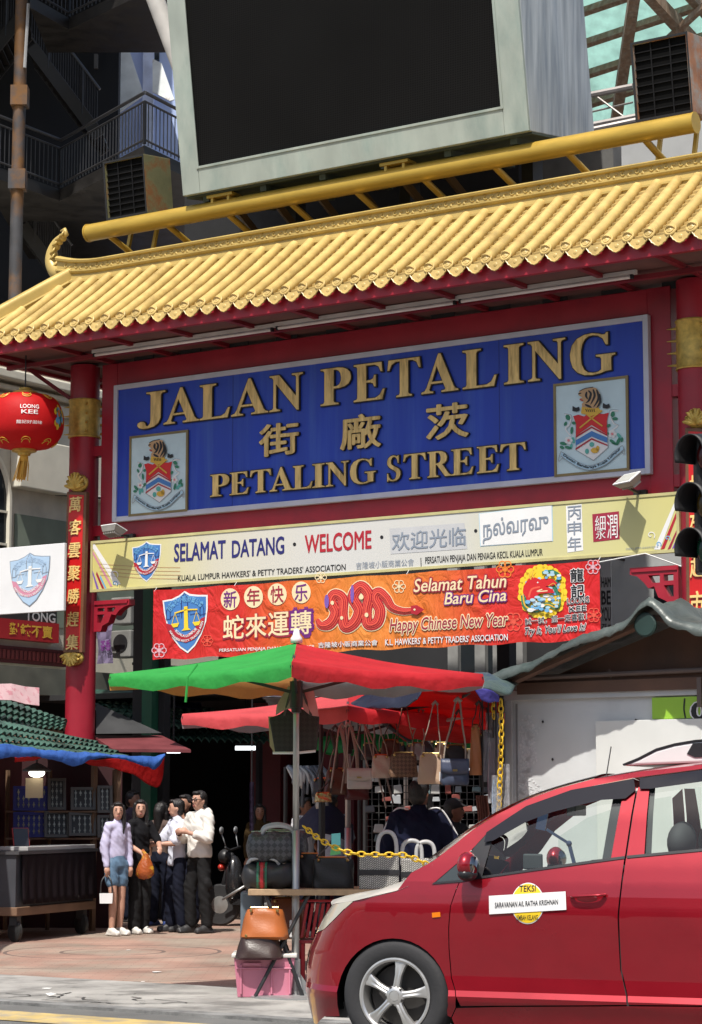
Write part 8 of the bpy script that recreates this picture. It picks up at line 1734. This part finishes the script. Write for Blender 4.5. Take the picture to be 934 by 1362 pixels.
 def wear(name, mb, m, vox=.014, fold=.006, fs=14, sm=3):
  r = remeshed(mb, vox * k, sm, .5, (lambda c: fold * k * (.5 - 1.6 * abs(noise.noise(Vector((c.x * fs * .8, c.y * fs * .8, (c.z + c.x * .9) * fs * 1.5)) + Vector((px, 0, 0)))) + .5 * noise.noise(Vector((c.x * fs * 2.2, c.y * fs * 2.2, c.z * fs * .7)) + Vector((0, px, 0))))) if fold else None); ob = bpy.data.objects.new(name, r); COL.objects.link(ob); ob.parent = t; r.transform(root_matrix(t).inverted()); r.materials.append(m)
  for pl in r.polygons: pl.use_smooth = True
  return ob
 m = MB(M); hem = top.get('hem', .88); lo = top.get('loose', 0);
 m.ball(L(0, 0, 1.27), (sh * .80 + .02 + lo * .7, .105 + lo * .7, .18)); m.lathe([(.01, hem), (sh * .76 + .02 + lo, hem), (sh * .78 + .022 + lo, hem + .05), (sh * .74 + .022 + lo, 1.12), (sh * .84 + .018 + lo * .7, 1.28), (.08, 1.42)], (0, lean * .25, 0), 24, None, 1, .68); m.capsule(L(-sh * .92, 0, 1.38), L(sh * .92, 0, 1.38), .07, .07); m.capsule(L(0, 0, 1.38), L(0, -.002, 1.435), .085, .068)
 sl = top.get('sleeve', 1.0); sr_ = top.get('sr', (.058, .05, .042))
 for S_, E_, H_ in AJ:
  if sl <= .5: m.capsule(S_, S_.lerp(E_, sl * 2), sr_[0], sr_[1] + .006)
  else: m.capsule(S_, E_, sr_[0], sr_[1]); m.capsule(E_, E_.lerp(H_, (sl - .5) * 2), sr_[1], sr_[2])
 if top.get('hood'): m.ball(L(0, -.085, 1.42), (.12, .075, .085)); m.ball(L(.0, -.10, 1.34), (.10, .05, .09))
 wear('top', m, top['m'], .0125, .011 + lo * .15, 8, 2)
 m = MB(M); br = bottom['r']; m.ball(L(0, 0, .93), (.148, .105, .13)); m.lathe([(.01, .88), (.142, .88), (sh * .74 + .02, 1.03), (.01, 1.03)], (0, lean * .05, 0), 22, None, 1, .74)
 for hp, kn, an in LJ:
  if bottom['len'] < .6: m.capsule(hp, Vector(hp).lerp(kn, bottom['len'] * 2), .094, br)
  else: m.capsule(hp, kn, .086, br); m.capsule(kn, Vector(kn).lerp(an, (bottom['len'] - .5) * 2), br, bottom.get('r2', br))
 if bottom.get('cargo'):
  for s, (hp, kn, an) in zip((-1, 1), LJ): c = Vector(hp).lerp(kn, .78); m.ball(c + Vector((s * .075, 0, 0)), (.03, .06, .085))
 wear('shorts' if bottom['len'] < .6 else 'trousers', m, bottom['m'], .014, .011, 8)
 for s, (hp, kn, an) in zip((-1, 1), LJ):
  m = MB(M); m.capsule(an + Vector((0, -.035, -.045)), an + Vector((s * .018, .155, -.052)), .046, .040); m.capsule(an + Vector((0, -.01, -.02)), an + Vector((s * .01, .07, -.035)), .048, .045); m.box(an + Vector((s * .01, .055, -.072)), (.085, .26, .022)); wear('shoe', m, shoes, .012, 0, 1, 2)
 if hair:
  m = MB(M); V = lambda x, y, z: hd + look_ @ Vector((x, y, z))
  m.ball(V(0, -.022, .042), (.086, .094, .092), 16, 12, look_); m.ball(V(0, -.045, -.005), (.083, .068, .09), 16, 12, look_); m.ball(V(0, .055, .098), (.058, .036, .026), 12, 8, look_)
  if hair == 'long':
   for s in (-1, 1):
    m.capsule(V(s * .066, .02, .06), V(s * .078, .008, -.04), .03, .026); m.capsule(V(s * .078, .005, -.04), V(s * .075, .015, -.20), .03, .030); m.capsule(V(s * .07, .02, -.2), V(s * .06, .05, -.30), .03, .015)
   m.capsule(V(0, -.07, .0), V(0, -.075, -.24), .072, .06)
  wear('hair', m, HAIR, .011, .004, 30, 2)
 if cap:
  m = MB(M); V = lambda x, y, z: hd + look_ @ Vector((x, y, z)); m.ball(V(0, -.01, .065), (.088, .102, .075), 16, 12, look_); m.ball(V(0, .10, .055), (.06, .06, .008), 12, 6, look_); wear('cap', m, cap, .011, 0, 1, 2)
 if extra: extra(t, M, hd, look_, AJ, LJ)
 return t, M, AJ
TOPM = lambda n, c: mat('cloth_' + n, c, .85, var=.12, spec=.2, bump=.12, bscale=120)
DENIM = mat('denim', (.10, .18, .28), .8, var=.25, vscale=14, bump=.15, bscale=150); NAVYD = mat('dark_denim', (.008, .010, .022), .85, var=.3, spec=.2); BLKC = TOPM('black', (.007, .007, .009)); BLKC2 = mat('washed_black', (.010, .010, .011), .85, var=.4, vscale=7, bump=.2, bscale=30, spec=.25)
WSHOE = mat('white_shoe', (.62, .60, .56), .5, var=.08); DSHOE = flat('dark_shoe', (.03, .03, .032), .6)
DOWN = ((.19, -.01, 1.12), (.185, .05, .88))
t1, M1, A1 = person('woman in a pale lilac blouse and denim shorts holding a small white bag', 156, 27.75, 1.60, 42, -30, (DOWN, DOWN), dict(m=TOPM('lilac', (.50, .48, .66)), sleeve=.97, sr=(.056, .062, .04), hem=.97, loose=.004), dict(m=DENIM, r=.088, len=.26), WSHOE, 'long', stance=.085)
def torso_hand(f): return f
t2, M2, A2 = person('woman in black clothes with white trainers reaching out to the plastic bag', 186, 28.15, 1.63, 38, -26, (((.22, .12, 1.14), (.10, .33, 1.08)), ((.20, .08, 1.12), (.14, .30, 1.02))), dict(m=BLKC, sleeve=.42, hem=.90, loose=.02), dict(m=BLKC2, r=.082, r2=.085, len=.97), WSHOE, 'long', stance=.09)
t3, M3, A3 = person('person in a white T-shirt and dark jeans seen in profile, holding a phone', 236, 28.6, 1.64, -62, -20, (((.22, .14, 1.13), (.14, .36, 1.12)), ((.22, .12, 1.14), (.13, .34, 1.12))), dict(m=TOPM('white', (.60, .62, .72)), sleeve=.4, sr=(.066, .074, .05), hem=.84, loose=.022), dict(m=NAVYD, r=.078, r2=.076, len=.97), DSHOE, 'short', stance=.09)
def glasses(t, M, hd, lk, AJ, LJ):
 m = MB(M)
 for s in (-1, 1):
  m.tube([hd + lk @ Vector((s * .034 + .024 * cos(a), .098, .018 + .018 * sin(a))) for a in [2 * pi * i / 14 for i in range(14)]], .0045, 5, closed=True); m.tube([hd + lk @ Vector((s * .058, .096, .022)), hd + lk @ Vector((s * .08, .0, .02))], .004, 5)
 m.tube([hd + lk @ Vector((-.012, .1, .022)), hd + lk @ Vector((.012, .1, .022))], .004, 5); m.build('glasses', flat('glasses_frame', (.03, .012, .012), .3), t)
 m = MB(M); E_, H_ = AJ[1][1], AJ[1][2]; c = E_.lerp(H_, .92); d = (H_ - E_).normalized(); x = d.orthogonal().normalized(); y = d.cross(x); m.tube([c + (x * cos(a) + y * sin(a)) * .034 for a in [2 * pi * i / 14 for i in range(14)]], .008, 6, closed=True); m.build('watch', flat('watch_dark', (.06, .04, .035), .3), t)
t4, M4, A4 = person('man in a white hooded jacket, glasses and black cargo trousers', 266, 28.3, 1.74, -48, 8, (((.25, .06, 1.13), (.10, .26, 1.20)), ((.26, .04, 1.12), (.07, .27, 1.20))), dict(m=TOPM('offwhite', (.66, .64, .60)), sleeve=.78, sr=(.068, .066, .054), hem=.90, loose=.022, hood=True), dict(m=BLKC2, r=.076, r2=.070, len=.97, cargo=True), DSHOE, 'short', female=False, stance=.12, extra=glasses)
t5, M5, A5 = person('man in dark clothes behind the white jacket, hand raised to his mouth', 247, 29.6, 1.70, -20, -10, (((.20, .16, 1.18), (.03, .16, 1.42)), DOWN), dict(m=BLKC, sleeve=.4, hem=.88, loose=.02), dict(m=NAVYD, r=.085, len=.97), DSHOE, 'short', SKIN2, female=False)
person('man in a dim purple shirt standing far back behind the woman in black', 176, 31.0, 1.76, 60, 0, (DOWN, DOWN), dict(m=TOPM('purple', (.07, .055, .085)), sleeve=.4, hem=.88, loose=.02), dict(m=NAVYD, r=.085, len=.97), DSHOE, 'short', SKIN2, female=False)
person('person in brown top half hidden between the woman in black and the white T-shirt', 214, 30.0, 1.60, 150, 0, (DOWN, DOWN), dict(m=TOPM('brown', (.10, .07, .06)), sleeve=.4, hem=.88), dict(m=NAVYD, r=.085, len=.97), flat('blue_shoe', (.03, .06, .22)), 'long', SKIN2)
person('man in a grey polo shirt seen from behind among the bags', 441, 28.8, 1.70, 172, -30, (((.25, .04, 1.14), (.2, .2, .98)), ((.25, .04, 1.14), (.2, .2, .98))), dict(m=TOPM('grey', (.36, .37, .42)), sleeve=.45, hem=.82, loose=.02), dict(m=NAVYD, r=.09, len=.97), DSHOE, 'short', SKIN3, female=False)
person('man in a white shirt partly behind the umbrella pole', 403, 27.6, 1.66, 60, 10, (DOWN, DOWN), dict(m=TOPM('white2', (.50, .50, .52)), sleeve=.45, hem=.82, loose=.02), dict(m=NAVYD, r=.09, len=.97), DSHOE, 'short', SKIN3, female=False)
def piping(t, M, hd, lk, AJ, LJ):
 m = MB(M)
 for s, (S_, E_, H_) in zip((-1, 1), AJ): m.tube(csp([Vector((s * .09, -.03, 1.455)), S_ + Vector((s * .03, -.04, .075)), S_.lerp(E_, .5) + Vector((s * .08, -.03, .02)), S_.lerp(E_, .95) + Vector((s * .085, -.03, 0))], 6), .008, 6)
 m.build('white_piping', PAPER, t)
person('big man in a navy T-shirt and dark cap seen from behind at the bag stall', 558, 20.6, 1.78, 165, -15, (((.30, .04, 1.12), (.26, .16, .92)), ((.30, .04, 1.12), (.26, .18, .92))), dict(m=TOPM('navy', (.006, .008, .026)), sleeve=.47, sr=(.085, .085, .06), hem=.80, loose=.05), dict(m=NAVYD, r=.10, len=.97), DSHOE, 'short', SKIN3, female=False, cap=flat('cap_black', (.015, .015, .018), .8), extra=piping)
person('man in dark shirt and cap facing right inside the bag stall', 603, 22.3, 1.62, 60, 20, (DOWN, DOWN), dict(m=TOPM('charcoal', (.022, .026, .026)), sleeve=.45, hem=.85, loose=.02), dict(m=NAVYD, r=.09, len=.97), DSHOE, 'short', SKIN3, female=False, cap=flat('cap_dark', (.02, .02, .022), .8))
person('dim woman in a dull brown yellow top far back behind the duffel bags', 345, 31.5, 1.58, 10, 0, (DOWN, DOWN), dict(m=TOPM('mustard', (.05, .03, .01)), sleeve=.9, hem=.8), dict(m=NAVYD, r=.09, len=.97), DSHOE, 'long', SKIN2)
h = M1 @ A1[0][2]; h = min((M1 @ A1[0][2], M1 @ A1[1][2]), key=lambda v: v.x)
bg = thing('paper_bag', 'small white bag with dark cord handles in the hand of the woman in shorts', 'bag', h + Vector((0, 0, -.42)))
m = MB(); c = h + Vector((.0, -.03, -.38)); m.hexa([c + Vector((a * .075, b * .03, -.06)) for a, b in ((-1, -1), (1, -1), (1, 1), (-1, 1))], [c + Vector((a * .08, b * .03, .06)) for a, b in ((-1, -1), (1, -1), (1, 1), (-1, 1))]); m.build('bag_body', PAPER, bg)
m = MB()
for s in (-1, 1): m.tube(csp([c + Vector((s * .07, 0, .06)), c + Vector((s * .06, -.01, .2)), h + Vector((s * .012, 0, -.10))], 5), .009, 5)
m.build('cord_handles', BLACKM, bg)
h2 = (M2 @ A2[0][2] + M3 @ A3[0][2]) / 2; hh = M2 @ A2[1][2]
pb_ = thing('plastic_bag', 'orange and yellow plastic bag hanging between the woman in black and the white T-shirt', 'bag', hh + Vector((.03, -.05, -.36)))
m = MB(); n = 18; rows = []
for z, r in ((0, .03), (-.04, .04), (-.11, .075), (-.18, .10), (-.25, .105), (-.29, .07), (-.305, .01)): rows.append([m.v(hh + Vector((.04 + r * cos(2 * pi * i / n) * (1 + .12 * sin(i * 2.3)), -.06 + r * .7 * sin(2 * pi * i / n), z + .01 * sin(i * 1.9)))) for i in range(n)])
for a, b in zip(rows, rows[1:]):
 for i in range(n): m.fv([a[i], a[(i + 1) % n], b[(i + 1) % n], b[i]])
m.build('bag_body', mat('orange_film', (.36, .085, .02), .3, var=.2, col2=(.60, .36, .03), c2=(.5, .58), c2scale=6, bump=.5, bscale=30), pb_, smooth=True)
m = MB(); m.tube([hh + Vector((.04, -.06, -.01)), hh + Vector((0, -.02, .04))], .02, 6); m.build('handle', MATS['orange_film'], pb_)
h3 = M3 @ A3[1][2]; ph = thing('phone', 'pale phone held by the person in the white T-shirt', 'phone', h3); m = MB(); m.box(h3 + Vector((-.07, -.02, .045)), (.16, .075, .012), Matrix.Rotation(.25, 3, 'Y')); m.build('phone_body', flat('phone_grey', (.45, .45, .5), .3), ph); m = MB(); m.box(h3 + Vector((-.07, -.02, .0525)), (.14, .065, .003), Matrix.Rotation(.25, 3, 'Y')); m.build('phone_screen', flat('phone_glass', (.02, .02, .03), .1), ph)
# parked scooter behind the man in the white jacket
sc = thing('scooter', 'parked dark scooter with a pale mirror behind the man in the white jacket', 'scooter', at(296, 1200, 30)); sc.location.z = .004
SM = Matrix.Translation((at(292, 1200, 30).x, 30, 0)) @ Matrix.Rotation(radians(-15), 4, 'Z')
for x in (0.02, 1.22):
 m = MB(SM); m.lathe([(.17, -.05), (.25, -.05), (.27, -.02), (.27, .02), (.25, .05), (.17, .05)], (x, 0, .275), 28, Matrix.Rotation(pi / 2, 3, 'X')); w_ = m.build('wheel', TYRE, sc, smooth=40); m = MB(SM); m.lathe([(.02, -.06), (.16, -.045), (.16, .045), (.02, .06)], (x, 0, .275), 20, Matrix.Rotation(pi / 2, 3, 'X')); m.build('hub', CHROME, w_)
m = MB(SM); m.ball((.78, 0, .58), (.5, .15, .2)); m.ball((.2, 0, .6), (.12, .16, .32)); m.bbox((.2, -.13, .28), (.75, .13, .36)); m.build('bodywork', mat('scooter_black', (.02, .02, .022), .25, coat=.5), sc, smooth=40)
m = MB(SM); m.ball((.82, 0, .78), (.42, .14, .06)); m.build('seat', flat('scooter_seat', (.02, .02, .02), .5), sc, smooth=True)
m = MB(SM); m.tube([(.0, 0, .3), (.16, 0, .95)], .035, 10); m.tube([(.18, -.32, 1.02), (.14, 0, .98), (.18, .32, 1.02)], .017, 8); m.ball((.08, 0, .9), (.1, .12, .1)); m.build('handlebar', BLACKM, sc, smooth=True)
for s in (-1, 1):
 m = MB(SM); m.tube([(.17, s * .25, 1.02), (.12, s * .3, 1.2)], .008, 6); m.ball((.12, s * .3, 1.24), (.02, .075, .05)); m.build('mirror', mat('mirror_shell', (.20, .21, .22), .3), sc, smooth=True)
m = MB(SM); m.ball((.03, -.0, .76), (.05, .09, .05)); m.build('lamp', flat('red_lamp', (.4, .03, .02), .2), sc, smooth=True)
m = MB(SM); m.tube([(.5, -.17, .25), (1.0, -.17, .34), (1.45, -.17, .42)], [.02, .05, .045], 10); m.tube([(.1, -.18, .35), (.45, -.18, .55)], .018, 6); m.build('exhaust', STEEL, sc, smooth=True)
# traffic light at the right edge
tl = thing('traffic_light', 'black traffic light with three hooded lamps at the right edge', 'traffic light', at(950, 670, 15.5)); tl.location.z = 0
TYL = 15.5; BLK = mat('signal_black', (.008, .008, .009), .6, var=.2)
a, b = at(926, 576, TYL), at(976, 762, TYL); m = MB(); m.bbox((a.x, TYL, b.z), (b.x, TYL + .18, a.z)); m.build('signal_head', BLK, tl, bevel=.02)
for i, y in enumerate((607, 671, 731)):
 c = at(946, y, TYL); m = MB(); n = 20; d = Vector((-.85, -.5, -.05)).normalized(); d0 = Vector((0, -1, 0)); R0 = .145; rows = []
 for k in range(6):
  s = k / 5; cc = c + Vector((-.17 * s, -.10 * s, .0)) ; rows.append([cc + Vector((R0 * (1 - .04 * s) * cos(t) * .62, R0 * (1 - .04 * s) * cos(t) * -.55, R0 * (1 - .04 * s) * sin(t))) for t in [(-.35 + .0) + (pi + .7) * j / n for j in range(n + 1)]])
 m.grid(rows); hdv = m.build('visor', BLK, tl, smooth=True, thick=.01)
 m = MB(); m.ball(c + Vector((-.01, -.005, 0)), (.09, .05, .12), 16, 10); m.build('lens', flat('unlit_lens%d' % i, ((.06, .004, .004), (.06, .035, .004), (.004, .04, .02))[i], .2), tl, smooth=True)
m = MB(); c = at(968, 700, TYL + .25); m.tube([(c.x, c.y, 0), (c.x, c.y, at(968, 560, TYL).z)], .055, 14); m.bar((c.x, c.y, at(960, 600, TYL).z), (c.x - .02, TYL + .15, at(960, 600, TYL).z), .05); m.bar((c.x, c.y, at(960, 740, TYL).z), (c.x - .02, TYL + .15, at(960, 740, TYL).z), .05); m.build('pole', mat('signal_pole_grey', (.1, .1, .1), .5), tl, smooth=40)
